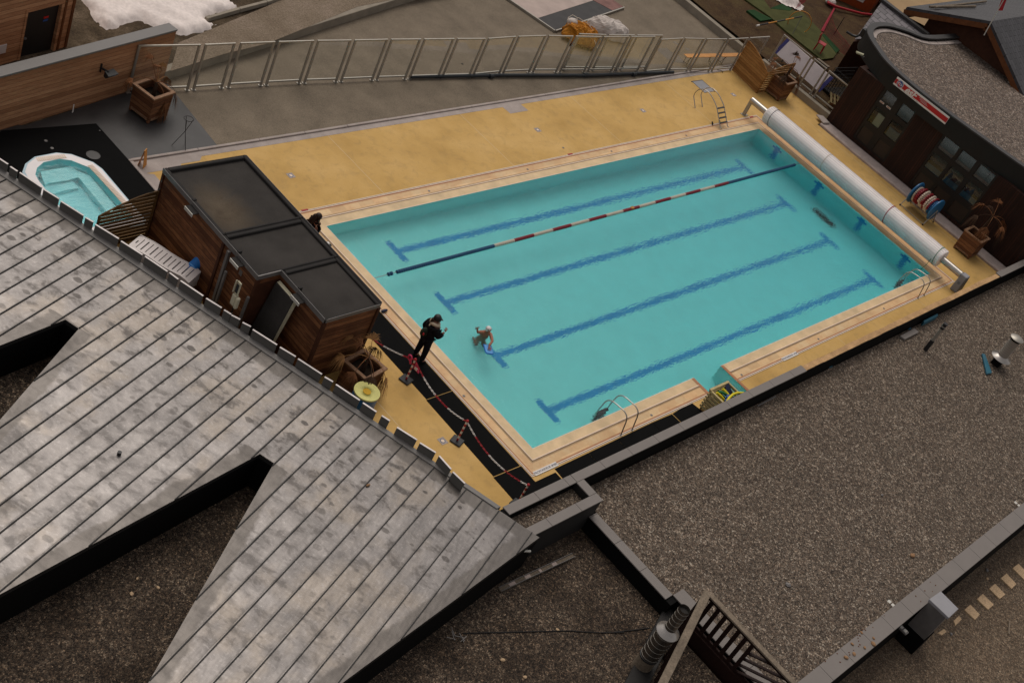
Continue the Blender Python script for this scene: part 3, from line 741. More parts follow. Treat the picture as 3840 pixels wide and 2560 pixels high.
mb.prism([tuple(fpt(Lf, -.301)), tuple(fpt(Lf, -7)), tuple(fpt(Lf-.3, -7)), tuple(fpt(Lf-.3, -.301))], -.1, 4.2)
mb.build('wall', 'wall_boards', tb)
mb = MB(); fwall(mb, tdoor0, tdoor1, 0, 2.04, -.2, -.10); dr = mb.build('door', 'black_plastic', tb)
mb = MB(); fwall(mb, tdoor0-.09, tdoor0, 0, 2.14, -.2, .02); fwall(mb, tdoor1, tdoor1+.09, 0, 2.14, -.2, .02); fwall(mb, tdoor0, tdoor1, 2.04, 2.14, -.2, .02); mb.build('door_frame', 'wall_boards', tb)
tm = tdoor0+.80; mb = MB(); fwall(mb, tm, tm+.2, 1.56, 1.63, -.099, -.090); mb.mat(1); fwall(mb, tm, tm+.2, 1.45, 1.52, -.099, -.090); mb.build('notice', ['sign_red', 'sign_blue'], dr)
mb = MB(); fwall(mb, tdoor0+.1, tdoor0+.2, 1.0, 1.04, -.099, -.04); mb.build('handle', 'grey_metal', dr)
q = aty('h7', 100, 785, 18.9); tq = (Vector((-6.15, 19.1))-fa).dot(fd); mb = MB(); fwall(mb, tq-.16, tq+.1, .78, 1.08, .0015, .03); mb.build('meter_box', 'white_plastic', tb)
mb = MB(); mb.prism([tuple(fpt(Lf, .0)), tuple(fpt(Lf, .03)), tuple(fpt(Lf+.1, .03)), tuple(fpt(Lf+.1, .0))], -.1, 4.2)
mb.prism([tuple(fpt(Lf-.32, .0015)), tuple(fpt(Lf-.32, .025)), tuple(fpt(Lf-.24, .025)), tuple(fpt(Lf-.24, .0015))], -.1, 4.2); mb.build('corner_board', 'beam_timber', tb)
# floodlight on the garden wall
fo = Vector((-4.05, 17.22)); fl_ = thing('floodlight', 'black floodlight on a short bracket on the timber garden wall', 'light', (0,0,0))
qa = at('c1', 800, 520, 1.35); pos = wa + wd*((Vector((qa.x, qa.y))-wa).dot(wd))
mb = MB(); P3 = lambda t, o, z: (pos.x+wd.x*t-wn_.x*o, pos.y+wd.y*t-wn_.y*o, z)
mb.bar(P3(0, .005, 1.45), P3(0, .005, 1.15), .1, .03, (wd.x, wd.y, 0)); mb.bar(P3(0, .02, 1.3), P3(.10, .28, 1.28), .05, .05); mb.build('bracket', 'black_plastic', fl_)
mb = MB(); mb.hexa([P3(-.03,.22,1.12), P3(.38,.22,1.12), P3(.38,.32,1.10), P3(-.03,.32,1.10)], [P3(.0,.20,1.30), P3(.36,.20,1.30), P3(.38,.42,1.24), P3(-.03,.42,1.24)]); mb.build('housing', 'black_plastic', fl_)
mb = MB(); mb.hexa([P3(.0,.325,1.115), P3(.35,.325,1.115), P3(.35,.33,1.113), P3(.0,.33,1.113)], [P3(.0,.415,1.225), P3(.35,.415,1.225), P3(.35,.425,1.222), P3(.0,.425,1.222)]); mb.mat(1); mb.hexa([P3(.18,.331,1.13), P3(.28,.331,1.13), P3(.28,.336,1.128), P3(.18,.336,1.128)], [P3(.18,.418,1.21), P3(.28,.418,1.21), P3(.28,.428,1.208), P3(.18,.428,1.208)]); mb.build('lamp_glass', ['dark_pipe', 'plate_grey'], fl_)

# glass fence along the court: one panel = frame (two posts, two rails, foot plates) + pane
def fence_run(name, label, pts, h=1.8, z=0.0, zs=None):
    t = thing(name, label, 'fence')
    for (a, b) in pts:
        a = Vector((*a, 0)); b = Vector((*b, 0)); d = (b-a).normalized(); nn = Vector((-d.y, d.x, 0)); a2 = a+d*.06; b2 = b-d*.06
        mb = MB()
        for p_ in (a2, b2):
            mb.bar(p_+Vector((0,0,z)), p_+Vector((0,0,z+h)), .075, .055, nn)
            mb.obox(p_, d, .08, .06, z+.0, z+.012)
        for zz in (z+h-.03, z+.14): mb.bar(a2+d*.03+Vector((0,0,zz)), b2-d*.03+Vector((0,0,zz)), .05, .055)
        fr = mb.build('panel', 'alu', t)
        mb = MB(); a3 = a2+d*.03; b3 = b2-d*.03
        mb.hexa([a3-nn*.004+Vector((0,0,z+.17)), b3-nn*.004+Vector((0,0,z+.17)), b3+nn*.004+Vector((0,0,z+.17)), a3+nn*.004+Vector((0,0,z+.17))], [a3-nn*.004+Vector((0,0,z+h-.06)), b3-nn*.004+Vector((0,0,z+h-.06)), b3+nn*.004+Vector((0,0,z+h-.06)), a3+nn*.004+Vector((0,0,z+h-.06))])
        mb.build('pane', 'clear_glass', fr)
    return t
bp = [(1.01,17.20),(2.53,17.08),(4.12,16.94),(5.69,16.76),(7.31,16.60),(8.83,16.42),(10.42,16.24),(11.97,16.05),(13.65,15.98),(15.32,15.83),(16.80,15.60),(18.39,15.36),(20.04,15.16),(21.69,14.95)]
pr_ = [((-2.62,17.55),(-.40,17.30)), ((-.28,17.29),(.92,17.21))]
g_ = .055
for i in range(len(bp)-1):
    a = Vector(bp[i]); b = Vector(bp[i+1]); d = (b-a).normalized(); pr_.append((tuple(a+d*g_), tuple(b-d*g_)))
fence_run('glass_fence', 'long row of clear glass panels in metal frames across the grey court', pr_)
fence_run('glass_fence', 'shorter row of glass panels overlapping the long glass fence near the wooden benches', [((17.2,15.72),(18.75,15.46)), ((18.87,15.44),(20.45,15.22)), ((20.57,15.20),(22.2,14.98)), ((21.75,14.72),(23.3,14.62)), ((23.40,14.60),(24.70,14.40)), ((24.80,14.37),(26.22,14.18)), ((26.32,14.16),(27.85,14.05)), ((27.95,14.05),(29.55,13.95))])
fence_run('glass_fence', 'three glass panels on the concrete wall beside the white table at the pool corner', [((30.76, 13.95), (30.76, 12.05)), ((30.76, 11.95), (30.76, 11.10)), ((30.76, 11.0), (30.76, 9.66))], 1.5, .33)

# curved-top timber screens
def screen(name, label, a, b, h0, h1, dark=False, gaps=False):
    """slatted screen from a to b, arched top from h0 (at a) to h1 (at b)"""
    t = thing(name, label, 'screen'); a = Vector(a); b = Vector(b); d = (b-a).normalized(); nn = Vector((-d.y, d.x)); L = (b-a).length
    top = lambda s_: h0+(h1-h0)*math.sin(min(max(s_/L, 0), 1)*math.pi/2)
    pt = lambda s_, o, z: (a.x+d.x*s_+nn.x*o, a.y+d.y*s_+nn.y*o, z)
    mb = MB(); z = .06; k = 0; N_ = 14; gp = .034 if gaps else .004
    while z < max(h0, h1)-.02:
        z2 = z+.126
        for i in range(N_):
            s0_, s1_ = L*i/N_, L*(i+1)/N_; ta, tb_ = top(s0_), top(s1_)
            if min(ta, tb_) <= z+.005: continue
            mb.hexa([pt(s0_,-.012,z), pt(s1_,-.012,z), pt(s1_,.012,z), pt(s0_,.012,z)], [pt(s0_,-.012,min(z2-gp,ta)), pt(s1_,-.012,min(z2-gp,tb_)), pt(s1_,.012,min(z2-gp,tb_)), pt(s0_,.012,min(z2-gp,ta))])
        z = z2
    mb.build('slats', 'screen_boards_dark' if dark else 'screen_boards_z', t)
    mb = MB()
    mb.tube([pt(L*i/16, 0, top(L*i/16)+.015) for i in range(17)], .028, 6)
    for s_ in (0, L): mb.bar(pt(s_, 0, 0), pt(s_, 0, top(s_)+.02), .055, .055, (d.x, d.y, 0))
    mb.bar(pt(0, 0, .05), pt(L, 0, .05), .05, .05)
    mb.build('screen_frame', 'screen_boards_dark' if dark else 'screen_boards_z', t)
    return t
screen('timber_screen', 'golden timber screen with arched top at the far pool corner, seen broadside', (27.70, 12.28), (27.96, 14.02), 1.12, 1.62)
screen('timber_screen', 'timber screen with arched top standing behind the planter at the far pool corner', (27.74, 12.24), (29.75, 12.20), 1.12, 1.45, gaps=True)
screen('timber_screen', 'slatted timber screen with arched top between the hot tub and the shed', (-7.62, 11.05), (-5.86, 11.12), 1.22, 1.66, dark=True, gaps=True)

# ------------------------------------------------------------------ shed by the pool
SX0, SX1, SH = -5.76, -3.09, 2.3
sh = thing('shed', 'long timber shed with a dark felt roof in three steps beside the pool', 'shed')
ya, yb, yc, yd = 11.17, 8.28, 6.60, 4.63
mb = MB()
mb.box(SX0, SX1, yc, ya, 0, SH-.03); mb.box(-4.99, SX1, yd, yc-.001, 0, SH-.03); mb.build('wall', 'shed_boards', sh)
for cx, cy in ((SX0, ya), (SX1, ya), (SX0, yc), (-4.99, yd), (SX1, yd), (SX0, yb-.1)):
    mb = MB(); mb.box(cx-.045, cx+.045, cy-.045, cy+.045, 0, SH-.032); mb.build('corner_post', 'dark_timber', sh)
for i, (x0, x1, y0, y1, dz, mt) in enumerate(((SX0, SX1, yb+.04, ya, .0, 'felt_dirt'), (SX0, SX1, yc+.04, yb, -.03, 'felt_roof'), (-4.99, SX1, yd, yc, -.06, 'felt_roof'))):
    mb = MB(); mb.box(x0-.03, x1+.03, y0, y1, SH-.03, SH+.03+dz*.5); rf = mb.build('roof', mt, sh)
    mb = MB(); e = .14; zt = SH+.13+dz
    for q in ((x0-.05, x0+.07, y0-.02, y1+.04), (x1-.07, x1+.05, y0-.02, y1+.04), (x0+.0705, x1-.0705, y1-.10, y1+.04), (x0+.0705, x1-.0705, y0-.02, y0+.06)): mb.box(*q, SH+.0+dz*.2, zt)
    mb.build('upstand', 'felt_edge', rf, bevel=.02)
mb = MB()
for q in ((SX0-.062, SX0-.051, yc, ya+.04), (-5.052, -5.041, yd, yc), (SX1+.051, SX1+.06, yd, ya)): mb.box(*q, SH-.02, SH+.135)
mb.box(-4.99, SX1, yd-.032, yd-.021, SH-.02, SH+.105); mb.box(SX0-.05, -5.05, yc-.012, yc+.018, SH-.02, SH+.12); mb.build('edge_trim', 'grey_metal', sh)
for x_, y_ in ((SX0-.06, 9.55), (SX0-.06, 7.35), (-5.05, 5.62)):
    mb = MB(); mb.box(x_-.20, x_+.02, y_-.19, y_+.19, SH-.01, SH+.012); mb.mat(1); mb.box(x_-.215, x_-.201, y_-.19, y_+.19, SH-.09, SH+.012); mb.mat(0); mb.box(x_+.02, x_+.14, y_+.19, y_+.26, SH+.0, SH+.16)
    mb.build('roof_outlet', ['felt_edge', 'alu_pale'], sh)
mb = MB(); mb.box(-5.74, -5.0, yc-.03, yc-.005, 0, 2.1); mb.build('side_panel', 'dark_timber', sh)
q = atx('r6', 700, 600, SX0); mb = MB(); mb.box(SX0-.012, SX0-.001, q.y-.06, q.y+.06, q.z-.08, q.z+.08); mb.build('vent_grille', 'grey_metal', sh)
# things leaning by the shed
def pole(name, label, cat, top, base, w_, mt):
    mb = MB(); mb.bar(base, top, w_, w_*.8); return tag(mb.build(name, mt), label, cat)
a = atx('r6', 500, 150, -5.86); pole('grey_post', 'tallest grey metal post standing against the shed beside the loungers', 'post', (a.x, a.y, a.z-.1), (a.x-.03, a.y-.06, 0), .09, 'grey_metal')
a = atx('r6', 432, 575, -5.93); pole('grey_post', 'shorter grey metal post next to the tallest post by the shed', 'post', a, (a.x-.03, a.y-.03, 0), .07, 'grey_metal')
a = atx('r6', 840, 1045, -5.93); pole('grey_post', 'lone grey metal post right of the cream control box by the shed', 'post', a, (a.x-.06, a.y, 0), .07, 'grey_metal')
a = atx('r6', 610, 1100, -6.15)
cb = thing('control_box', 'cream control box with open cover on a thin pole by the shed', 'control box', (a.x, a.y, 0))
z_ = a.z; mb = MB(); mb.tube([(0,0,0), (0,0,z_)], .02, 8); mb.build('pole', 'black_plastic', cb)
mb = MB(); mb.box(-.07, .04, -.03, .13, z_-.20, z_+.16); mb.box(-.07, .04, -.13, -.035, z_-.22, z_+.14); mb.build('casing', 'cream_plastic', cb, bevel=.02)
mb = MB(); mb.box(-.02, .02, -.02, .14, z_+.16, z_+.58); mb.box(-.08, -.02, .13, .16, z_+.18, z_+.60); mb.build('cover', 'cream_plastic', cb, bevel=.012)
mb = MB(); mb.box(-.035, -.021, .02, .11, z_+.22, z_+.50); mb.build('circuit', 'dark_pipe', cb)
# stack of grey boards leaning in the shed recess
t = thing('board_stack', 'stack of tall dark grey boards leaning in the recess of the shed', 'boards')
for i in range(4):
    mb = MB(); o = .035*i; mb.hexa([(-5.62+o,5.66,0), (-5.62+o,6.5,0), (-5.595+o,6.5,0), (-5.595+o,5.66,0)], [(-5.19+o*.9,5.72-.02*i,2.12+.01*i), (-5.19+o*.9,6.5,2.12+.01*i), (-5.165+o*.9,6.5,2.12+.01*i), (-5.165+o*.9,5.72-.02*i,2.12+.01*i)])
    mb.build('board', ['felt_roof' if i == 0 else 'cream_plastic'], t)

# ------------------------------------------------------------------ low grey panel fence along the zinc roof
pf = thing('panel_fence', 'low fence of separate dark grey panels along the edge of the metal roof', 'fence')
pz = 1.35
c5p = [(-60,60),(70,145),(90,165),(150,205),(170,215),(355,340),(370,355),(500,435),(515,455),(705,575),(722,592),(788,630),(805,650),(1000,770),(1020,790),(1200,905),(1222,918),(1410,1045),(1428,1055),(1500,1110),(1520,1122),(1710,1250),(1735,1270),(1865,1350)]
k3p = [(630,135),(690,172),(692,178),(765,215),(785,240),(855,275),(872,300),(1075,428),(1100,448),(1232,527),(1252,545),(1452,675),(1475,697),(1545,738),(1570,760),(1770,893),(1797,915),(1910,990),(1955,1022),(2022,1065)]
g4p = [(1210,0),(1377,105),(1402,130),(1535,212),(1565,240),(1665,352),(1680,375),(1780,470)]
segs = [('c5', c5p), ('k3', k3p), ('g4', g4p)]
for k, ps in segs:
    for i in range(0, len(ps), 2):
        a = at(k, *ps[i], pz); b = at(k, *ps[i+1], pz); a.z = b.z = 0; d = (b-a).normalized(); nn = Vector((d.y, -d.x, 0))
        mb = MB(); mb.hexa([a, b, b+nn*.025, a+nn*.025], [p_+Vector((0,0,pz-.012)) for p_ in (a, b, b+nn*.025, a+nn*.025)])
        mb.mat(1); mb.hexa([p_+Vector((0,0,pz-.012)) for p_ in (a-nn*.012, b-nn*.012, b+nn*.036, a+nn*.036)], [p_+Vector((0,0,pz)) for p_ in (a-nn*.012, b-nn*.012, b+nn*.036, a+nn*.036)])
        mb.build('panel', ['panel_fence_grey', 'panel_edge'], pf)

# ------------------------------------------------------------------ ski school building on the right
EX = 30.15
eb = thing('ski_school_building', 'dark timber building with a curved gravel roof beside the pool cover roller', 'building')
curve = [(31.6,-3),(30.75,-1.2),(30.40,.86),(30.20,2.33),(29.98,4.2),(29.92,5.5),(29.96,6.93),(30.24,8.52),(30.87,9.65),(31.5,10.5),(32.1,10.98),(32.75,11.25),(33.5,11.35),(34.45,11.2),(35.4,10.65),(36.35,9.95),(39.2,9.7)]
def smooth(pts, n=4):
    out = []
    for i in range(len(pts)-1):
        p0 = Vector(pts[max(i-1,0)]); p1_ = Vector(pts[i]); p2_ = Vector(pts[i+1]); p3_ = Vector(pts[min(i+2,len(pts)-1)])
        for k in range(n):
            t = k/n; out.append(tuple(.5*((2*p1_)+(-p0+p2_)*t+(2*p0-5*p1_+4*p2_-p3_)*t*t+(-p0+3*p1_-3*p2_+p3_)*t*t*t)))
    out.append(pts[-1]); return out
cv = smooth(curve)
def offs(pts, o):
    out = []
    for i, p_ in enumerate(pts):
        a = Vector(pts[max(i-1,0)]); b = Vector(pts[min(i+1,len(pts)-1)]); d = (b-a).normalized(); nn = Vector((d.y, -d.x)); out.append((p_[0]+nn.x*o, p_[1]+nn.y*o))
    return out
ci = offs(cv, .30); cm = offs(cv, .10)
def band(mb, A, B, z0, z1):
    for i in range(len(A)-1): mb.hexa([(*A[i],z0),(*A[i+1],z0),(*B[i+1],z0),(*B[i],z0)], [(*A[i],z1),(*A[i+1],z1),(*B[i+1],z1),(*B[i],z1)])
mb = MB(); band(mb, cv, cm, 3.08, 3.93); mb.build('fascia', 'esf_fascia', eb)
mb = MB(); band(mb, offs(cv, -.02), ci, 3.935, 4.0); mb.build('parapet_coping', 'esf_coping', eb)
mb = MB(); mb.poly(offs(cv, .12)+[(46, 9.7), (46, -3)], 3.80); mb.build('roof_gravel', 'esf_gravel', eb)
mb = MB(); mb.poly(offs(cv, .08)+[(46, 9.7), (46, -3)], 3.1); mb.build('soffit', 'esf_fascia', eb)
mb = MB(); il = offs(cv, .56); mi_ = offs(cv, .31)
for i in range(len(cv)*6//10, len(cv)-1):
    a, b = Vector(mi_[i]), Vector(mi_[i+1]); c_, d_ = Vector(il[i]), Vector(il[i+1]); mb.prism([tuple(a.lerp(b,.03)), tuple(a.lerp(b,.97)), tuple(c_.lerp(d_,.97)), tuple(c_.lerp(d_,.03))], 3.8, 3.845)
mb.build('edge_slab', 'pale_concrete', eb)
# facade with two glazed openings
cols1 = [(7.20, 7.86), (6.17, 6.87)]; cols2 = [(3.57, 4.41), (2.60, 3.39), (1.55, 2.37)]; rows = [(.33, 1.02), (1.30, 2.10), (2.35, 3.0)]
wl = [(9.55, 8.0), (6.05, 4.52), (1.44, -6)]
mb = MB()
for y1, y0 in wl: mb.box(EX, EX+.25, y0, y1, .12, 3.1)
for y0, y1 in ((6.05, 8.0), (1.44, 4.52)): mb.box(EX, EX+.25, y0, y1, .12, .27)
mb.box(EX+.25, 38, 9.3, 9.55, .12, 3.1)
mb.build('wall', 'esf_boards', eb)
mb = MB(); mb.box(EX+2.0, EX+2.1, -6, 9.3, .12, 3.1); mb.box(EX+.26, EX+2.0, -6, 9.3, .10, .13); mb.build('interior_wall', 'interior_dark', eb)
for (y0, y1), cols in (((6.05, 8.0), cols1), ((1.44, 4.52), cols2)):
    mb = MB(); ed = [y0]
    for c0, c1 in sorted(cols): ed += [c0, c1]
    ed.append(y1)
    for i in range(0, len(ed), 2): mb.box(EX+.03, EX+.13, ed[i], ed[i+1], .27, 3.09)
    for c0, c1 in cols:
        zz = [.27]+[v for r_ in rows for v in r_]+[3.09]
        for i in range(0, len(zz), 2): mb.box(EX+.03, EX+.13, c0, c1, zz[i], zz[i+1])
    wf = mb.build('window', 'frame_black', eb)
    for c0, c1 in cols:
        mb = MB(); mb.box(EX+.07, EX+.09, c0, c1, *rows[0]); mb.build('lower_panel', 'panel_brown', wf)
        for r_ in rows[1:]:
            mb = MB(); mb.box(EX+.075, EX+.083, c0, c1, *r_); mb.build('pane', 'window_glass', wf)
# what shows behind the panes: blinds, papers, shelves
def inside(name, label, cat, y0, y1, z0, z1, mt, x=.11):
    mb = MB(); mb.box(EX+x+.03, EX+x+.05, y0, y1, z0, z1); o = mb.build(name, mt); return tag(o, label, cat)
inside('window_poster', 'cream paper sheet stuck inside the left glazed door', 'poster', 7.14, 7.62, 1.31, 1.90, 'paper')
inside('window_board', 'pale poster stand behind the lower right pane of the left glazed door', 'board', 6.20, 6.80, 1.30, 1.72, 'interior_blue')
inside('window_board', 'dull pinkish board behind the upper left pane of the left glazed door', 'board', 7.20, 7.86, 2.52, 3.0, 'interior_grey')
inside('window_board', 'dark teal board behind the upper right pane of the left glazed door', 'board', 6.17, 6.87, 2.36, 3.0, 'interior_teal')
for i, (c0, c1) in enumerate(cols2):
    w3 = ('left', 'middle', 'right')[i]
    inside('blind', 'teal blind with a pink hem behind the upper %s pane of the wide window' % w3, 'blind', c0, c1, 2.36, 3.0, 'interior_teal')
    inside('blind_hem', 'pink sill strip under the teal blind of the upper %s pane of the wide window' % w3, 'strip', c0, c1, 2.35, 2.50, 'interior_pink', .06)
    inside('window_board', 'grey brown board behind the middle %s pane of the wide window' % w3, 'board', c0, c1, 1.55, 2.1, 'interior_grey')
    inside('window_strip', 'pale blue strip low behind the middle %s pane of the wide window' % w3, 'strip', c0, c1, 1.3, 1.56, 'interior_blue', .07)
for i, yy in enumerate((7.62, 7.22)):
    mb = MB(); mb.box(EX+.06, EX+.073, yy, yy+.24, 2.36, 2.44); mb.mat(1); mb.box(EX+.052, EX+.0598, yy+.03, yy+.21, 2.38, 2.42); tag(mb.build('window_sticker', ['sign_white', 'brown_tile']), 'small white sticker low on the upper left pane, %s one' % ('left', 'right')[i], 'sticker')
# plinth in front
t = MB(); x = -1.66; 
pts_lo = [(29.36, -1.66), (29.36, 2.0), (29.36, 5.0), (29.36, 9.45)]
mb = MB(); mb.prism([(29.38,-1.66),(29.33,.5),(29.30,2.2),(29.34,4.8),(29.34,7.3),(29.42,9.42),(30.15,9.5),(30.15,-1.66)], -.1, .11); tag(mb.build('plinth', 'plinth_concrete', None, bevel=.03), 'rough pale concrete plinth along the foot of the dark timber building', 'plinth')
mb = MB(); mb.prism([(29.5,9.3),(29.95,9.2),(30.1,9.75),(29.75,9.95)], .112, .2); tag(mb.build('broken_concrete', 'pale_concrete', None, bevel=.03), 'broken pale concrete lump at the end of the glass fence wall', 'concrete')
# sign
sg = thing('shop_sign', 'red and white banner sign reading esf on the dark fascia', 'sign')
SXs = 29.86
def sgp(y, z, o=0): return Vector((SXs-o, y, z))
mb = MB(); mb.box(SXs, SXs+.03, 4.63, 7.66, 3.52, 3.90); mb.build('panel', 'sign_white', sg)
mb = MB(); mb.box(SXs-.004, SXs-.0005, 4.635, 7.655, 3.60, 3.82); mb.build('red_band', 'sign_red', sg)
em = MB(); N_ = 28
def disc(mb, c, r, x, a0=0, a1=2*math.pi, n=28):
    vs = [Vector((x, c[0], c[1]))]+[Vector((x, c[0]+r*math.cos(a0+(a1-a0)*i/n), c[1]+r*math.sin(a0+(a1-a0)*i/n))) for i in range(n+1)]
    mb.add(vs, [(0, i+2, i+1) for i in range(n)])
c0 = (7.36, 3.712)
em.mat(0); disc(em, c0, .175, SXs-.007); em.mat(1); disc(em, c0, .155, SXs-.010); em.mat(0); disc(em, c0, .128, SXs-.012)
em.mat(1); disc(em, (c0[0]+.0, c0[1]+.0), .12, SXs-.014, R(20), R(200)); em.mat(2); disc(em, c0, .12, SXs-.014, R(200), R(380))
em.mat(1); disc(em, (c0[0]-.056, c0[1]-.018), .058, SXs-.016); em.mat(2); disc(em, (c0[0]+.056, c0[1]+.018), .058, SXs-.016)
em.mat(0)
for sgn in (1, -1):
    pts = [(c0[0]+sgn*(.11-.2*i/8+.0), c0[1]+sgn*(.045+.05*math.sin(i/8*math.pi)-.05)) for i in range(9)]
    em.tube([(SXs-.018, p_[0], p_[1]) for p_ in pts], .012, 5)
em.build('emblem', ['sign_white', 'sign_blue', 'sign_red'], sg)
lettering('letters', 'esF', .43, (SXs-.006, 6.74, 3.705), (0,-1,0), (0,0,1), 'sign_white', sg, shear=.3, offset=.014)
for i in range(3):
    mb = MB(); mb.box(SXs-.007, SXs-.0045, 5.86-.06*i, 6.28-.07*i, 3.765-.05*i, 3.782-.05*i); mb.build('small_print', 'ink_faint', sg)
mb = MB()
for i in range(6): mb.box(SXs-.003, SXs-.0005, 6.98-.15*i, 7.09-.15*i, 3.545, 3.58)
mb.build('small_print', 'ink_faint', sg)
# lamp, bracket pipe and round plate at the rounded end
q = atx('m2', 1245, 970, 30.75); t = thing('wall_lamp', 'flat white wall lamp at the rounded end of the dark building', 'lamp', (q.x, q.y, q.z))
mb = MB(); mb.hexa([(-.12,-.05,-.02),(.05,-.32,.02),(.2,-.25,.02),(.0,.08,-.02)], [(-.12,-.05,.05),(.05,-.32,.09),(.2,-.25,.09),(.0,.08,.05)]); mb.build('lamp_shade', 'paper', t, bevel=.01)
mb = MB(); mb.tube([(.05,-.15,-.02),(.25,-.25,-.1),(.45,-.3,-.05)], .02, 6); mb.build('arm', 'grey_metal', t)
q = atx('m2', 1180, 660, 32.0); t = thing('outlet_pipe', 'black bent pipe sticking out of the rounded end of the dark building', 'pipe', (q.x, q.y, q.z))
mb = MB(); mb.tube([(-.15,.35,0), (.0,.05,-.02), (.1,-.1,.02), (.25,-.25,.25)], .06, 8); mb.build('elbow', 'black_plastic', t)
mb = MB(); mb.box(.12, .42, -.5, -.15, .12, .5); mb.build('bracket_box', 'black_plastic', t)

# slate roof and chalet behind
sr = [at('c4', 1050, 10, 3.5), at('c4', 820, 330, 2.2), at('c4', 1500, 420, 2.6), at('c4', 1430, 300, 3.4)]
t = thing('slate_roof_building', 'small building with a pale grey slate roof behind the rounded parapet', 'building')
mb = MB(); mb.add([tuple(p_) for p_ in sr], [(0,1,2,3)]); mb.build('roof', 'slate_light', t)
mb = MB(); mb.bar(sr[0]+Vector((0,0,.05)), sr[3]+Vector((0,0,.05)), .3, .12); mb.build('ridge_cap', 'esf_coping', t)
mb = MB(); b0_ = [p_-Vector((0,0,.15)) for p_ in sr]; mb.hexa([(p_.x,p_.y,-.2) for p_ in b0_], [tuple(p_) for p_ in b0_]); mb.build('wall', 'dark_timber', t)
ch = thing('chalet', 'dark timber chalet with a steep slate gable roof above the gravel roof', 'building')
gx = 38.5; AP = Vector((gx, 8.33, 5.70)); LE = Vector((gx, 12.38, 3.85)); RE = Vector((gx, 4.1, 3.42)); BK = Vector((22, 0, 0))
mb = MB(); th2 = Vector((0,0,.16))
for e_ in (LE, RE):
    mb.hexa([AP-th2, AP-th2+BK, e_-th2+BK, e_-th2], [AP, AP+BK, e_+BK, e_])
mb.build('roof', 'slate_dark', ch)
mb = MB()
for e_ in (LE, RE): mb.bar(AP-Vector((-.06,0,.30)), e_-Vector((-.06,0,.30)), .14, .26)
mb.build('bargeboard', 'beam_timber', ch)
mb = MB(); mb.add([(gx+.7,11.3,.2),(gx+.7,4.6,.2),(gx+.7,4.6,3.45),(gx+.7,8.33,5.4),(gx+.7,11.3,4.05)], [(0,1,2,3,4)]); mb.box(gx+.71, gx+20, 11.1, 11.3, .2, 4.0); mb.build('wall', 'dark_timber', ch)
mb = MB()
for e_, s_ in ((LE, 3), (RE, 3), (AP, 1)):
    for k in range(1):
        p_ = AP.lerp(e_, .97); mb.bar(p_-Vector((-.05,0,.45)), p_-Vector((-1.2,0,.45)), .2, .24)
mb.build('purlin', 'beam_timber', ch)
mb = MB(); a = AP.lerp(LE, .8)+Vector((.6,0,.12)); mb.cyl(a, a+Vector((3.2,-.9,.4)), .07, 8); a2 = AP.lerp(LE, .74)+Vector((.6,0,.14)); mb.cyl(a2, a2+Vector((6,-.05,.0)), .06, 8); mb.build('snow_rail', 'rail_grey_wood', ch)
q = Vector((gx-.4, 8.75, 4.6)); t = thing('flag', 'red flag with a white corner on a thin pole above the chalet gable', 'flag', (0,0,0))
a = atx('h3', 1800, 490, gx-.6); b = atx('h3', 1990, 150, gx-.6); mb = MB(); mb.tube([a, b, b+(b-a)*.5], .025, 6); mb.build('pole', 'alu_pale', t)
c_ = atx('h3', 2110, 0, gx-.6); d_ = atx('h3', 2055, 150, gx-.6); e_ = atx('h3', 2040, 0, gx-.6); mb = MB(); mb.add([b, d_, c_+(c_-d_)*.4, e_+(e_-b)*.5], [(0,1,2,3)]); mb.add([v+Vector((.02,0,0)) for v in (b, d_, c_+(c_-d_)*.4, e_+(e_-b)*.5)], [(3,2,1,0)]); mb.build('cloth', 'red', t)
q = at('h3', 2290, 1200, 3.85); t = thing('snow_heap', 'small heap of white plastic sheet at the foot of the chalet wall', 'sheet', (q.x, q.y, 3.8))
mb = MB(); mb.hexa([(-.35,.5,0),(.1,-.6,0),(.35,-.5,0),(-.1,.6,0)], [(-.3,.4,.06),(.1,-.5,.10),(.28,-.4,.05),(-.05,.5,.12)]); mb.build('sheet', 'white_cloth', t)
mb = MB(); mb.tube([(.1,.55,.05),(.35,.25,.25),(.55,-.2,.15),(.75,-.9,.1)], [.06,.14,.12,.08], 7); mb.build('sheet_roll', 'white_cloth', t)
# carpet strips, net, and other bits on the meadow
def carpet(label, mat, pts, z):
    mb = MB(); mb.prism([tuple(at(k, a, b, z)[:2]) for k, a, b in pts], z-.12, z); return tag(mb.build('carpet_strip', mat), label, 'carpet')
carpet('long faded green carpet strip running down the brown grass', 'carpet_green', [('h4',300,-40),('h4',560,-60),('h4',690,115),('h4',1130,160),('h4',1640,690),('h4',1560,800),('h4',1400,820),('h4',900,420),('h4',700,240)], .31)
carpet('short bright green carpet piece left of the long strip', 'carpet_bright', [('h4',370,145),('h4',470,135),('h4',720,265),('h4',560,290)], .315)
carpet('bright green carpet edge on the far side of the long strip', 'carpet_bright', [('h4',690,118),('h4',860,50),('h4',1000,130),('h4',960,150)], .32)
carpet('bright green carpet along the red net', 'carpet_bright', [('h4',1390,460),('h4',1440,470),('h4',1650,690),('h4',1600,730)], .325)
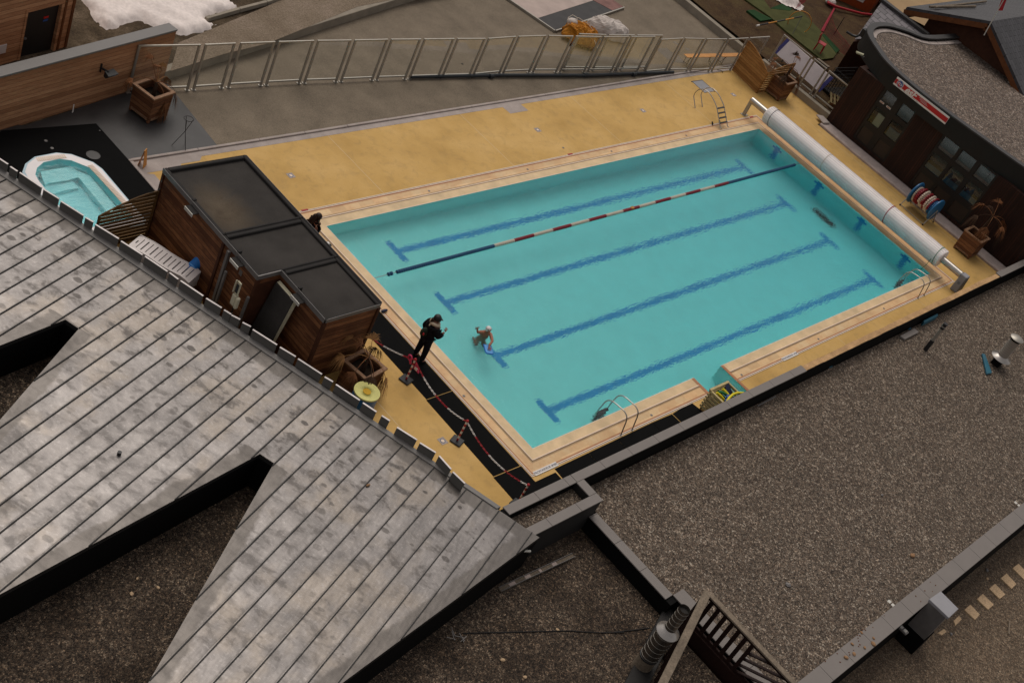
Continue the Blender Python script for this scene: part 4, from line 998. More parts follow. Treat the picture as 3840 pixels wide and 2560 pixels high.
# snow remains
def snow_patch(label, pts, z, hgt):
    P_ = [tuple(at(k, a, b, z)[:2]) for k, a, b in pts]; n_ = len(P_); st = .11
    def sdist(x, y):
        ins = False; d2 = 1e9
        for i in range(n_):
            (x1, y1), (x2, y2) = P_[i], P_[(i+1)%n_]
            if (y1 > y) != (y2 > y) and x < (x2-x1)*(y-y1)/(y2-y1)+x1: ins = not ins
            t_ = max(0, min(1, ((x-x1)*(x2-x1)+(y-y1)*(y2-y1))/max(1e-9, (x2-x1)**2+(y2-y1)**2))); d2 = min(d2, (x-x1-t_*(x2-x1))**2+(y-y1-t_*(y2-y1))**2)
        return math.sqrt(d2)*(1 if ins else -1)
    x0, x1, y0, y1 = min(p_[0] for p_ in P_)-.3, max(p_[0] for p_ in P_)+.3, min(p_[1] for p_ in P_)-.3, max(p_[1] for p_ in P_)+.3
    def hz(x, y):
        d = sdist(x, y)+.12*nz(x, y, 2.6, 4)+.05*nz(x, y, 7, 1); e = max(0, min(1, (d+.02)/.30))
        return z-.12+(hgt+.10)*math.sqrt(e)+(.05*nz(x, y, 1.5, 5)+.025*nz(x, y, 5, 2))*e
    o = hmap('snow', x0, x1, y0, y1, st, hz, 'snow', lambda x, y: sdist(x, y) > -.25); o['kind'] = 'stuff'; o['label'] = label; o['category'] = 'snow'; return o
snow_patch('large dirty white snow patch on the earth slope', [('c1',620,-60),('c1',800,150),('c1',850,215),('c1',910,240),('c1',1000,215),('c1',1180,165),('c1',1330,240),('c1',1500,300),('c1',1560,300),('c1',1760,258),('c1',1830,215),('c1',1740,175),('c1',1720,150),('c1',1820,115),('c1',1940,110),('c1',2010,75),('c1',1930,30),('c1',1890,-80)], .33, .22)
snow_patch('small snow remnant at the top of the brown meadow', [('h4',830,-30),('h4',1000,-40),('h4',1110,40),('h4',1080,85),('h4',1000,40),('h4',900,20)], .40, .2)
q0 = [at('c1', *p_, .40) for p_ in ((1730,165),(2010,85),(2240,25),(2500,-70))]; mb = MB()
for i in range(3): mb.bar(q0[i], q0[i+1]-(q0[i+1]-q0[i]).normalized()*.03, .12, .16)
tag(mb.build('edging_beam', 'wall_concrete'), 'thin pale edging beam running out from under the snow patch', 'edging')

# ================================================================== POOLSIDE OBJECTS
# cover roller
rl = thing('cover_roller', 'long white pool cover rolled on a metal tube over the far end of the pool', 'pool cover', (25.22, 0, 0))
mb = MB(); n = 44; vs = []
prof = []
for k in range(n):
    t = 2*math.pi*k/n; rr = .40+(.006 if k % 2 else 0)+.012*math.sin(t*3); prof.append((rr*math.cos(t), .74+rr*math.sin(t)))
ys = [.02, .06, 10.06, 10.1]; sc_ = [.95, 1, 1, .95]
for y_, s_ in zip(ys, sc_):
    for x_, z_ in prof: vs.append((x_*s_, y_, .74+(z_-.74)*s_))
fs = [(i*n+k, (i+1)*n+k, (i+1)*n+(k+1)%n, i*n+(k+1)%n) for i in range(3) for k in range(n)]+[tuple(range(n)), tuple(range(3*n, 4*n))[::-1]]
mb.add(vs, fs); cvr = mb.build('cover', 'roller_white', rl)
mb = MB()
for k in range(0, n, 2):
    t = 2*math.pi*k/n; x_ = .405*math.cos(t); z_ = .74+.405*math.sin(t); mb.bar((x_*1.002,.07,z_), (x_*1.002,10.05,z_), .012, .012)
mb.build('slat_joint', 'roller_seam', cvr)
def band_(y_, mt, r=.422, w_=.03):
    mb = MB(); mb.tube([(r*math.cos(2*math.pi*k/30), y_+.05*math.sin(2*math.pi*k/30), .74+r*math.sin(2*math.pi*k/30)) for k in range(30)], w_/2, 6, closed=True); mb.build('strap', mt, cvr)
band_(2.95, 'red'); band_(6.55, 'rope_white', w_=.022); band_(9.75, 'black_plastic', w_=.02); band_(.22, 'foam_green', w_=.024)
mb = MB(); mb.cyl((0,-1.0,.74), (0,11.12,.74), .145, 20); mb.build('tube', 'steel', rl, smooth=True)
mb = MB(); mb.bar((-.1,11.05,0), (-.02,11.10,.80), .14, .12, (1,0,0)); mb.box(-.24,.12,10.93,11.17,0,.015); mb.build('leg', 'alu', rl)
mb = MB(); mb.hexa([(-.10,-1.32,0),(.42,-1.32,0),(.42,-.98,0),(-.10,-.98,0)], [(-.14,-1.30,.86),(.20,-1.30,.86),(.20,-1.0,.86),(-.14,-1.0,.86)]); mbx = mb.build('motor_housing', 'plate_grey', rl, bevel=.03)
mb = MB(); mb.box(-.128,-.118,-1.2,-1.1,.40,.52); mb.build('badge', 'ink_grey', mbx)
mb = MB(); mb.tube([(-.38,.3,.62),(-.5,.28,.35),(-.62,.33,.02)], .012, 5); mb.build('strap_tail', 'foam_green', rl)
# lane rope
lr = thing('lane_rope', 'lane rope of white, red and blue floats stretched across the pool', 'lane rope', (0, 7.49, 0))
sg_ = [(.55,.78,'rope_blue'),(.92,5.37,'rope_blue')]+[(5.37+i,6.37+i,'rope_white' if i % 2 == 0 else 'rope_red') for i in range(14)]+[(19.37,24.6,'rope_blue')]
for x0, x1, mt in sg_:
    mb = MB(); k = int((x1-x0)/.095)
    for i in range(k):
        xa = x0+(x1-x0)*i/k; mb.tube([(xa+.004,0,.0),(xa+.02,0,0),(xa+.072,0,0),(xa+.088,0,0)], [.045,.066,.066,.045], 9)
    mb.build('float_segment', mt, lr)
mb = MB(); mb.box(12.85,13.0,-.05,.05,-.04,.075); mb.build('marker_float', 'safety_orange', lr)
mb = MB(); mb.tube([(.02,0,-.0),(12,0,-.005),(24.98,0,0)], .012, 5); mb.build('rope', 'steel', lr)
# lane rope reel
re_ = thing('lane_rope_reel', 'blue reel wound with red and white lane floats by the dark building', 'reel', (28.72, 3.0, 0), R(-4))
for y_ in (-.62, .60):
    mb = MB(); mb.tube([(0,y_-.03,.72),(0,y_-.022,.72),(0,y_+.022,.72),(0,y_+.03,.72)], [.50,.53,.53,.50], 28); mb.build('flange', 'reel_blue', re_, smooth=True)
mb = MB(); mb.cyl((0,-.58,.72), (0,.56,.72), .12, 12); mb.build('drum', 'reel_blue', re_)
cl = ['reel_blue','reel_blue','rope_white','rope_white','rope_red','rope_white','rope_white','rope_red','rope_red','rope_red','rope_white']
for i, c_ in enumerate(cl):
    y_ = -.50+i*.098; mb = MB(); r_ = .30+random.uniform(-.015,.03)
    for k in range(26):
        t = 2*math.pi*k/26; mb.tube([(r_*math.cos(t+d), y_+.02*math.sin(t), .72+r_*math.sin(t+d)) for d in (-.1,-.03,.06,.1)], [.042,.055,.055,.042], 6)
    mb.build('float_coil', c_, re_)
for i in range(5):
    mb = MB(); y_ = -.38+i*.17; r_ = .40
    for k in range(10):
        t = R(60)+2*math.pi*k/26; mb.tube([(r_*math.cos(t+d), y_, .72+r_*math.sin(t+d)) for d in (-.09,.09)], .05, 6)
    mb.build('float_coil', 'rope_white' if i % 2 else 'rope_red', re_)
for y_ in (-.70, .68):
    mb = MB(); mb.tube([(-.48,y_,.03),(0,y_,.75),(.42,y_,.03)], .022, 6); mb.build('frame_leg', 'alu', re_)
mb = MB(); mb.tube([(-.48,-.70,.05),(-.48,.68,.05)], .016, 6); mb.tube([(.42,-.70,.05),(.42,.68,.05)], .016, 6); mb.build('frame_bar', 'alu', re_)
for x_, y_ in ((-.5,-.7),(-.5,.68),(.44,-.7),(.44,.68)):
    mb = MB(); mb.ball((x_,y_,.04), .04, 8, 6); mb.build('caster', 'black_plastic', re_)

# pool ladders
def arc(p0, p1, p2, n=7):
    p0, p1, p2 = Vector(p0), Vector(p1), Vector(p2); return [p0*(1-t)**2+p1*2*t*(1-t)+p2*t*t for t in [i/n for i in range(n+1)]]
def ladder_in(name, label, x0, x1):
    t = thing(name, label, 'ladder', ((x0+x1)/2, 0, 0)); hw = (x1-x0)/2
    for s_ in (-hw, hw):
        p_ = [(s_,-.78,0),(s_,-.70,.50)]+arc((s_,-.68,.56),(s_,-.64,.74),(s_,-.42,.75))+[(s_,-.12,.72)]+arc((s_,-.06,.71),(s_,.16,.68),(s_,.21,.45))+[(s_,.26,.1),(s_,.27,-.25),(s_,.25,-.78)]
        mb = MB(); mb.tube(p_, .021, 8); mb.build('rail', 'steel', t, smooth=True)
        mb = MB(); mb.cyl((s_,-.78,.0),(s_,-.78,.02), .05, 10); mb.build('foot_plate', 'steel', t)
    for z_ in (-.15, -.42, -.68):
        mb = MB(); mb.box(-hw, hw, .20, .31, z_-.015, z_+.015); mb.build('rung', 'black_plastic', t)
    return t
ladder_in('pool_ladder', 'steel pool ladder at the shallow end, in front of the black mats', 3.22, 3.77)
ladder_in('pool_ladder', 'steel pool ladder at the deep end near the cover roller motor', 22.58, 23.12)
lt = thing('pool_ladder', 'steel pool ladder lifted out of the water and lying across the far edge', 'ladder', (22.78, 0, 0))
for s_ in (-.275, .275):
    p_ = [(s_,12.02,0),(s_,12.35,.36)]+arc((s_,12.38,.42),(s_,12.44,.72),(s_,12.15,.93))+arc((s_,12.05,.97),(s_,11.85,1.02),(s_,11.6,.93))+[(s_,11.45,.87)]+arc((s_,11.42,.85),(s_,11.2,.75),(s_,11.12,.68))+[(s_,10.58,.16)]+arc((s_,10.55,.12),(s_,10.46,.03),(s_,10.42,.10),4)
    mb = MB(); mb.tube(p_, .021, 8); mb.build('rail', 'steel', lt, smooth=True)
for i in range(4):
    y_ = 11.12-.155*i-.03; z_ = .66-.145*i; mb = MB(); mb.bar((-.275,y_,z_), (.275,y_,z_), .075, .03); mb.build('rung', 'black_plastic', lt)
for s_ in (-.45, .1):
    mb = MB(); mb.bar((s_,10.80,.03), (s_+.05,10.92,.10), .05, .05); mb.build('rubber_foot', 'black_plastic', lt)

# mats
def mat_(label, pts, z=.012):
    mb = MB(); mb.prism(pts, .001 if z < .02 else z-.012, z); o = mb.build('rubber_mat', 'black_mat'); return tag(o, label, 'mat', 'black rubber mats round the pool')
mat_('long black rubber mat between the shed and the first chain post', [(-1.83,2.76),(-.84,2.74),(-.83,9.4),(-1.83,9.4)])
mat_('black rubber mat under the striped chain at the shallow end', [(-1.90,-.30),(-.86,-.33),(-.84,2.715),(-1.86,2.735)])
mat_('black rubber mat in the pool corner beside the coping', [(-1.95,-1.68),(.02,-1.68),(.02,-.98),(-.84,-.98),(-.84,-.36),(-1.93,-.33)])
mat_('black rubber mat beside the depth sign at the shallow corner', [(.035,-1.68),(1.595,-1.68),(1.595,-.86),(.10,-.87)])
mat_('black rubber mat in front of the shallow ladder', [(1.61,-1.68),(2.965,-1.68),(2.965,-.85),(1.61,-.86)])
mat_('black rubber mat right of the shallow ladder', [(2.98,-1.68),(4.715,-1.68),(4.715,-.84),(2.98,-.85)])
mat_('black rubber mat before the last tilted one near the toy crate', [(4.73,-1.68),(5.755,-1.68),(5.72,-.86),(4.73,-.84)])
mat_('last black rubber mat, set slightly askew beside the toy crate', [(5.78,-1.66),(7.05,-1.66),(6.86,-.76),(5.76,-.86)])
# depth signs
def dsign(label, x, txt, ln_=.72):
    t = thing('depth_sign', label, 'sign', (x, -.755, 0))
    mb = MB(); mb.box(-ln_/2, ln_/2, -.075, .075, .016, .022); mb.build('plate', 'sign_white', t)
    o = lettering('letters', txt, .105, (0,0,.0235), (1,0,0), (0,1,0), 'ink_grey', t)
    return t
dsign('white depth sign lettered PROFONDEUR 0M80 at the shallow corner', -.18, 'PROFONDEUR 0M80', .98)
dsign('white depth sign lettered PROFONDEUR 1M30 along the near side of the pool', 12.85, 'PROFONDEUR 1M30', .98)
# deck drains and small bits
def drain(label, k, a, b):
    q = at(k, a, b); t = thing('floor_drain', label, 'drain', (q.x, q.y, .0))
    mb = MB(); mb.box(-.12,.12,-.12,.12,.001,.007); mb.build('surround', 'pale_concrete', t)
    mb = MB(); mb.lathe([(.085,.007),(.085,.010),(.06,.0105)], 16); mb.build('grate', 'ink_grey', t)
    mb = MB(); mb.lathe([(.055,.0108),(.055,.0115)], 14); mb.build('cap', 'white_line', t)
drain('round white floor drain left of the pale joint line on the yellow deck', 'c2', 315, 1475)
drain('round white floor drain in the middle of the far yellow deck', 'c3', 260, 1092)
drain('round white floor drain right of the middle of the far yellow deck', 'c3', 1145, 930)
drain('round white floor drain near the timber screen and planter', 'c3', 1905, 797)
drain('square white floor drain between the black mats and the grey panels', 'g4', 1590, 118)
for i, (k, a, b) in enumerate((('c3',475,1243),('c3',880,1273),('c3',1508,1140),('c6',1475,38),('c3',175,1425),('g1',512,160),('c7',1062,1248),('c8',1215,575),('c8',1972,237),('g6',1405,1232),('g4',3000,0))):
    if i == 10: break
    q = at(k, a, b); mb = MB(); mb.lathe([(.035,.006),(.045,.016),(.03,.02)], 10); o = mb.build('gutter_outlet', 'grey_metal'); o.location = (q.x, q.y, .0)
    tag(o, 'small round metal outlet in the tiled edge of the pool', 'outlet', 'gutter outlets round the pool')
    if i == 0: o['label'] = 'small metal outlet set in the yellow deck beside a pale joint line'; del o['group']
for k, a, b, lb in (('c6',430,200,'by the woman'),('c3',532,1298,'at the middle of the far side'),('c3',2055,985,'at the far corner')):
    q = at(k, a, b); mb = MB(); mb.box(-.13,.13,-.03,.03,.011,.024); mb.mat(0); o = mb.build('edge_marker', 'red'); o.location = (q.x, q.y, 0); tag(o, 'small red marker on the brown edge band %s' % lb, 'marker')
mb = MB(); mb.prism([(24.28,13.68),(25.02,13.66),(24.97,12.84),(24.23,12.86)], .001, .02); tag(mb.build('footbath_plate', 'plate_grey'), 'pale grey plate set in the deck behind the lifted ladder', 'plate')
mb = MB(); mb.prism([(24.22,13.73),(25.07,13.71),(25.02,12.8),(24.97,12.8),(25.0,13.66),(24.22,13.68)], .001, .014); tag(mb.build('plate_edge', 'dark_pipe'), 'dark edge strip along two sides of the pale grey plate', 'edging')
q = at('c6', 648, 495, .3); t = thing('chemical_can', 'small dark plastic can with a pale label on the pool edge behind the shed', 'can', (-.85, 9.0, 0))
mb = MB(); mb.box(-.14,.14,-.10,.12,.0,.33); mb.build('can_body', 'black_plastic', t, bevel=.03)
mb = MB(); mb.box(-.04,.08,-.05,.06,.331,.36); mb.build('can_lid', 'sign_white', t, bevel=.01)
q = at('g6', 450, 210, .05); t = thing('shoe_pair', 'dark blue shoe lying on the pool edge at the shed corner', 'shoe', (q.x, q.y, .012))
mb = MB(); mb.ball((0,0,.05), .06, 10, 6, 2.2, .9, .7); mb.build('upper', 'foam_navy', t, smooth=True); mb = MB(); mb.ball((.05,.03,.015), .05, 10, 5, 2.7, 1, .3); mb.build('sole', 'black_plastic', t)

# toy crate in the recess
tc = thing('toy_crate', 'slatted wooden crate full of swimming toys on the pool edge', 'crate', (0,0,0))
x0, x1, y0, y1, zt = 6.96, 7.92, -1.66, -1.08, .80
for i in range(6):
    z_ = .10+i*.125
    mb = MB(); mb.box(x0-.03,x0,y0,y1+.05,z_,z_+.075); mb.build('slat', 'crate_wood', tc); mb = MB(); mb.box(x0,x1,y1,y1+.025,z_,z_+.075); mb.box(x1,x1+.03,y0,y1,z_,z_+.075); mb.build('slat', 'crate_wood', tc)
for cx, cy in ((x0,y0),(x0,y1-.05),(x1-.05,y0),(x1-.05,y1-.05)):
    mb = MB(); mb.box(cx+.001,cx+.05,cy,cy+.049,.0,zt-.02); mb.build('corner_post', 'crate_dark', tc)
mb = MB(); mb.box(x0-.04,x1+.04,y1-.02,y1+.07,zt,zt+.05); mb.box(x0-.05,x0+.03,y0,y1-.0205,zt-.01,zt+.03); mb.box(x1-.02,x1+.04,y0,y1-.0205,zt-.01,zt+.03); mb.build('rim', 'crate_wood', tc, bevel=.008)
mb = MB(); mb.box(x0+.01,x1-.01,y0,y1-.01,.30,.34); mb.build('crate_floor', 'joint_black', tc)
def toy(name, label, cat, mt, pts, r, n=9):
    mb = MB(); mb.tube(pts, r, n); return tag(mb.build(name, mt, smooth=True), label, cat)
toy('foam_noodle', 'yellow foam noodle sticking up in the left of the toy crate', 'noodle', 'foam_yellow', [(7.08,-1.22,.82),(7.22,-1.36,.74),(7.30,-1.5,.66)], .045)
toy('foam_noodle', 'green foam noodle lying between the yellow ones in the toy crate', 'noodle', 'foam_green', [(7.20,-1.20,.80),(7.36,-1.28,.78),(7.5,-1.4,.74)], .04)
toy('foam_noodle', 'second yellow foam noodle standing next to the dark board in the crate', 'noodle', 'foam_yellow', [(7.42,-1.20,.84),(7.5,-1.35,.78),(7.54,-1.5,.72)], .047)
toy('foam_noodle', 'long curved yellow noodle draped over the near rim of the crate', 'noodle', 'foam_yellow', [(7.03,-1.68,.84),(7.25,-1.60,.9),(7.5,-1.56,.92),(7.72,-1.59,.93),(7.9,-1.68,.94)], .045)
mb = MB(); mb.hexa([(7.52,-1.60,.60),(7.84,-1.56,.60),(7.87,-1.54,.60),(7.55,-1.58,.60)], [(7.58,-1.16,.86),(7.82,-1.14,.86),(7.85,-1.12,.88),(7.6,-1.14,.88)]); t = mb.build('kickboard', 'foam_navy', bevel=.03); tag(t, 'dark navy kickboard standing in the toy crate', 'kickboard')
mb = MB(); mb.ball((7.42,-1.52,.78), .10, 12, 8, 1.3, 1, .6); mb.ball((7.28,-1.58,.74), .08, 12, 8, 1.2, 1, .6); tag(mb.build('water_toy', 'foam_blue', smooth=True), 'rounded blue water toy in the middle of the crate', 'toy')
mb = MB(); mb.box(7.02,7.14,-1.56,-1.42,.5,.74); tag(mb.build('foam_block', 'foam_yellow', bevel=.015), 'yellow foam block in the near left corner of the crate', 'block')

# chain barrier
def cpost(label, x, y, rz=0):
    t = thing('chain_post', label, 'post', (x, y, 0), rz, 'striped chain posts along the shallow end')
    mb = MB(); mb.prism([(-.17,-.17),(.17,-.17),(.17,.17),(-.17,.17)], .012, .05); mb.build('base', 'black_plastic', t, bevel=.015)
    for i in range(8):
        mb = MB(); mb.cyl((0,0,.05+i*.095), (0,0,.05+(i+1)*.095), .03, 10); mb.build('stripe', 'red' if i % 2 == 0 else 'sign_white', t)
    mb = MB(); mb.ball((0,0,.835), .045, 10, 7); mb.build('knob', 'red', t)
    return t
posts = [(-1.93,3.60), (-2.05,1.14), (-1.97,-1.36)]
cpost('red and white chain post behind the standing person', *posts[0], R(15))
cpost('red and white chain post at the bend near the square drain', *posts[1], R(20))
cpost('red and white chain post half hidden behind the grey coping', *posts[2], R(10))
anchor = (-3.03, 6.6, .95)
cp = [anchor]+[(x, y, .81) for x, y in posts]
def chain(label, a, b, sag, off):
    a, b = Vector(a), Vector(b); L = (b-a).length; n = int(L/.062); t = thing('barrier_chain', label, 'chain')
    runs = {}
    for i in range(n):
        s_ = (i+.5)/n; p_ = a.lerp(b, s_)-Vector((0,0,sag*4*s_*(1-s_))); d = ((b-a)-Vector((0,0,sag*4*(1-2*s_)))).normalized()
        c_ = int((s_*L+off)/.62) % 2; mb = runs.setdefault((int((s_*L+off)/.62), c_), MB())
        sd_ = d.cross(Vector((0,0,1))).normalized(); up_ = sd_.cross(d)
        w_ = sd_ if i % 2 else up_
        mb.tube([p_+d*(.042*math.cos(q))+w_*(.021*math.sin(q)) for q in [2*math.pi*k/8 for k in range(8)]], .009, 4, closed=True)
    for (k, c_), mb in runs.items(): mb.build('chain_run', 'red' if c_ else 'sign_white', t)
chain('red and white plastic chain running from the shed to the first post', cp[0], cp[1], .30, .3)
chain('red and white plastic chain between the first and second striped posts', cp[1], cp[2], .28, .75)
chain('red and white plastic chain from the second post to the half hidden one', cp[2], cp[3], .28, .2)
t = thing('toy_ring', 'pink toy ring hanging on the first chain post', 'toy', (-1.98,3.74,.80))
mb = MB(); mb.tube([(.0,.065*math.cos(q)+.02,.075*math.sin(q)-.02) for q in [2*math.pi*k/14 for k in range(14)]], .026, 7, closed=True); mb.build('ring', 'pink', t, smooth=True)
mb = MB(); mb.tube([(0,-.03,-.09),(0.03,-.06,-.2)], [.04,.03], 7); mb.build('tail', 'pink', t)
t = thing('paddle_toy', 'pink and white triangular toy hanging below the chain at the first post', 'toy', (-1.90,3.46,.62))
mb = MB(); mb.prism([(-.02,-.14),(.015,-.14),(.015,.10),(-.02,.10)], -.10, [-.06,-.06,.16,.16]); mb.build('plate', 'pink', t, bevel=.01)
mb = MB(); mb.box(-.03,-.021,-.06,.05,-.07,.02); mb.build('plate_center', 'sign_white', t)

# yellow and blue foam mat roll
q = at('k3', 1830, 820, 1.0)
fr_ = thing('foam_mat_roll', 'large roll of yellow and blue foam matting standing by the grey panels', 'mat roll', (q.x, q.y, 0))
mb = MB(); mb.lathe([(.345,.0),(.35,.02),(.35,.93),(.34,.931)], 36); mb.build('outer_wrap', 'reel_blue', fr_, smooth=True)
for i in range(9):
    r1 = .362-.028*i; mb = MB(); mb.lathe([(r1-.025,.985),(r1-.025,1.0-.004*i),(r1,1.0-.004*i),(r1,.95)], 36, cap=False); mb.build('layer', 'foam_pale_yellow', fr_)
mb = MB(); mb.lathe([(.115,.987),(.115,.994)], 24); mb.build('core', 'foam_core', fr_)
# blue mat tube behind the loungers
a = Vector(at('c5', 1700, 940, .95)); d = Vector((-.62,-.10,-.45))
t = thing('blue_mat_roll', 'rolled bright blue mat with open end behind the white loungers', 'mat roll', tuple(a))
dd = d.normalized(); mb = MB(); mb.tube([-dd*.0, dd*.02, dd*1.3], .165, 20, cap=False); mb.tube([dd*.005, dd*1.28], .145, 20, cap=False); 
mb.build('roll', 'mat_blue', t, smooth=True)
for s_ in (.06, .34):
    mb = MB(); mb.tube([dd*s_, dd*(s_+.035)], .169, 20, cap=False); mb.build('band', 'board_blue', t, smooth=True)
t = thing('plastic_box', 'translucent teal plastic box low behind the stacked loungers', 'box', (-5.62, 8.55, 0)); mb = MB(); mb.box(-.12,.12,-.22,.22,0,.42); mb.build('box_body', 'interior_teal', t, bevel=.04); mb = MB(); mb.box(-.14,.14,-.24,.24,.421,.45); mb.build('box_lid', 'interior_blue', t, bevel=.02)

# sun loungers in a stack
def lounger():
    t = thing('sun_lounger', 'x', 'sun lounger', (0,0,0), 0, 'white sun loungers stacked beside the shed')
    def zc_(s): return .03*math.cos(s*9)*(.4+.6*s)+.05*max(0, s-.55)*2+(-.09*max(0, .12-s)*8 if s < .12 else 0)
    L = 1.95; hw = .32; N_ = 156; zs_ = [zc_(i/N_) for i in range(N_+1)]
    slots = [(.075+.074*i, .075+.074*i+.016) for i in range(12)]
    mb = MB()
    for i in range(N_):
        s0_, s1_ = i/N_, (i+1)/N_; c_ = (s0_+s1_)/2; taper = 1-.18*max(0, c_-.93)/.07
        sl_ = any(a <= c_ <= b for a, b in slots)
        parts = [(-hw*taper, -hw*.72), (hw*.72, hw*taper)] if sl_ else [(-hw*taper, hw*taper)]
        for u0, u1 in parts: mb.hexa([(L*s0_,u0,zs_[i]-.02),(L*s1_,u0,zs_[i+1]-.02),(L*s1_,u1,zs_[i+1]-.02),(L*s0_,u1,zs_[i]-.02)], [(L*s0_,u0,zs_[i]),(L*s1_,u0,zs_[i+1]),(L*s1_,u1,zs_[i+1]),(L*s0_,u1,zs_[i])])
    mb.build('bed', 'white_plastic', t)
    for s_ in (-1, 1):
        mb = MB()
        for i in range(0, N_, 12):
            mb.hexa([(L*i/N_,s_*hw-.012,zs_[i]-.075),(L*(i+12)/N_,s_*hw-.012,zs_[i+12]-.075),(L*(i+12)/N_,s_*hw+.012,zs_[i+12]-.075),(L*i/N_,s_*hw+.012,zs_[i]-.075)], [(L*i/N_,s_*hw-.012,zs_[i]+.012),(L*(i+12)/N_,s_*hw-.012,zs_[i+12]+.012),(L*(i+12)/N_,s_*hw+.012,zs_[i+12]+.012),(L*i/N_,s_*hw+.012,zs_[i]+.012)])
        mb.build('side_rail', 'white_plastic', t)
    for x_ in (.35, 1.5):
        for s_ in (-1, 1):
            mb = MB(); mb.bar((x_,s_*.29,-.02),(x_+.02,s_*.31,-.27), .05, .04); mb.build('leg', 'white_plastic', t)
    mb = MB(); mb.box(1.84,1.87,-.07,.07,zc_(.955)-.012,zc_(.955)+.004); mb.build('handle_slot', 'joint_black', t)
    return t
pa = (at('c5', 1580, 1120, .85)+at('c5', 1700, 1040, .85))/2; pb = (at('c5', 1220, 790, .85)+at('c5', 1140, 850, .85))/2
rzl = math.atan2(pb.y-pa.y, pb.x-pa.x)
l0 = lounger(); nl = ['topmost white plastic sun lounger of the stack', 'second white lounger from the top of the stack', 'third white lounger from the top of the stack', 'fourth white lounger from the top of the stack', 'lowest white lounger of the stack, standing on the deck']
for i in range(5):
    o = l0 if i == 0 else dup(l0)
    o.location = (pa.x+random.uniform(-.012,.012), pa.y+random.uniform(-.012,.012), .84-.105*i-(0 if i < 4 else .0)); o.rotation_euler = (0,0,rzl); o['label'] = nl[i]
for o in [l0]: pass

# hot tub
htb = thing('hot_tub', 'long pale hot tub with stepped seats and clear turquoise water', 'hot tub')
rim = [(-8.03,13.95),(-7.98,14.30),(-7.72,14.62),(-7.30,14.86),(-6.6,14.90),(-6.2,14.74),(-5.76,14.25),(-5.66,13.9),(-5.66,11.5),(-5.8,11.37),(-7.9,11.37),(-8.03,11.5)]
def inset(pts, f, c=(-6.85,13.0)):
    return [(c[0]+(x-c[0])*(1-f/1.2), c[1]+(y-c[1])*(1-f/1.85)) for x, y in pts]
i1, i2, i3 = inset(rim, .06), inset(rim, .30), inset(rim, .40)
def annulus(mb, A, B, za, zb):
    n = len(A); mb.add([(*p_,za) for p_ in A]+[(*p_,zb) for p_ in B], [(i,(i+1)%n,n+(i+1)%n,n+i)[::-1] for i in range(n)])
mb = MB(); annulus(mb, rim, i1, .27, .30); n = len(rim); mb.add([(*p_,-.01) for p_ in rim]+[(*p_,.27) for p_ in rim], [(i,n+i,n+(i+1)%n,(i+1)%n) for i in range(n)]); mb.build('outer_rim', 'tub_rim', htb)
mb = MB(); annulus(mb, i1, i2, .30, .285); mb.build('rim_deck', 'tub_shell', htb)
for a_, b_ in (((-7.3,14.70),(-6.35,14.66)), ((-5.95,14.1),(-5.82,11.5))):
    a2, b2 = Vector(a_), Vector(b_); d = (b2-a2).normalized(); k = int((b2-a2).length/.06)
    mb = MB()
    for i in range(k):
        c_ = a2+d*(.06*i); mb.obox((c_.x,c_.y), d, .018, .085, .290, .301)
    mb.build('overflow_grate', 'white_line', htb)
mb = MB(); annulus(mb, i2, i3, .285, -.25); mb.add([(*p_,-.25) for p_ in i3], [tuple(range(n))[::-1]]); mb.build('basin', 'tub_liner', htb)
mb = MB(); mb.prism([(-7.35,14.4),(-6.35,14.42),(-6.2,13.9),(-7.5,13.85)], -.249, .02); mb.prism([(-7.55,13.84),(-6.6,13.86),(-6.6,13.55),(-7.55,13.5)], -.248, -.10); mb.prism([(-6.32,14.2),(-6.05,13.9),(-6.05,11.6),(-6.42,11.6),(-6.42,13.89)], -.247, .04); mb.build('seat', 'tub_liner', htb)
mb = MB(); mb.prism([(p_[0],p_[1]) for p_ in inset(rim,.302)], -.45, .20); mb.build('tub_water', 'pool_water', htb)
mb = MB(); mb.prism([(-4.42,11.25),(-4.42,13.35),(-4.48,16.22),(-6.6,16.39)]+TUB[4::-1]+[(-5.66,11.25)], -.008, .03); mb.prism([(-6.6,16.39),(-7.45,16.46),(-8.4,15.6),(-8.9,14.6),(-8.7,11.25),(-8.03,11.25)]+TUB[:3:-1], -.008, .03); tag(mb.build('tub_surround_mat', 'black_mat'), 'large black mat covering the floor around the hot tub', 'mat')
for i, (a, b) in enumerate(((385,1183),(437,1245),(838,1098))):
    q = at('c1', a, b, .03); mb = MB(); mb.lathe([(.05 if i < 2 else .02,.03),(.05 if i < 2 else .02,.036)], 12); o = mb.build('utility_cover', 'grey_metal'); o.location = (q.x,q.y,0); tag(o, ('round grey cap on the black mat, nearer the timber wall','round grey cap on the black mat, nearer the hot tub','tiny pale cap at the far corner of the black mat')[i], 'cap')
q = at('c1', 783, 1305, .03); mb = MB(); mb.lathe([(.21,.03),(.21,.045),(.18,.05)], 24); o = mb.build('manhole_cover', 'dark_floor'); o.location = (q.x,q.y,0); tag(o, 'round dark manhole cover in the black mat beside the hot tub', 'cover')
q = at('c1', 610, 945, 0); mb = MB(); mb.tube([(q.x-.02,q.y,0),(q.x,q.y,.02),(q.x+.02,q.y+.05,.26)], .018, 6); tag(mb.build('pipe_stub', 'sign_white'), 'thin white pipe stub at the foot of the timber garden wall', 'pipe')
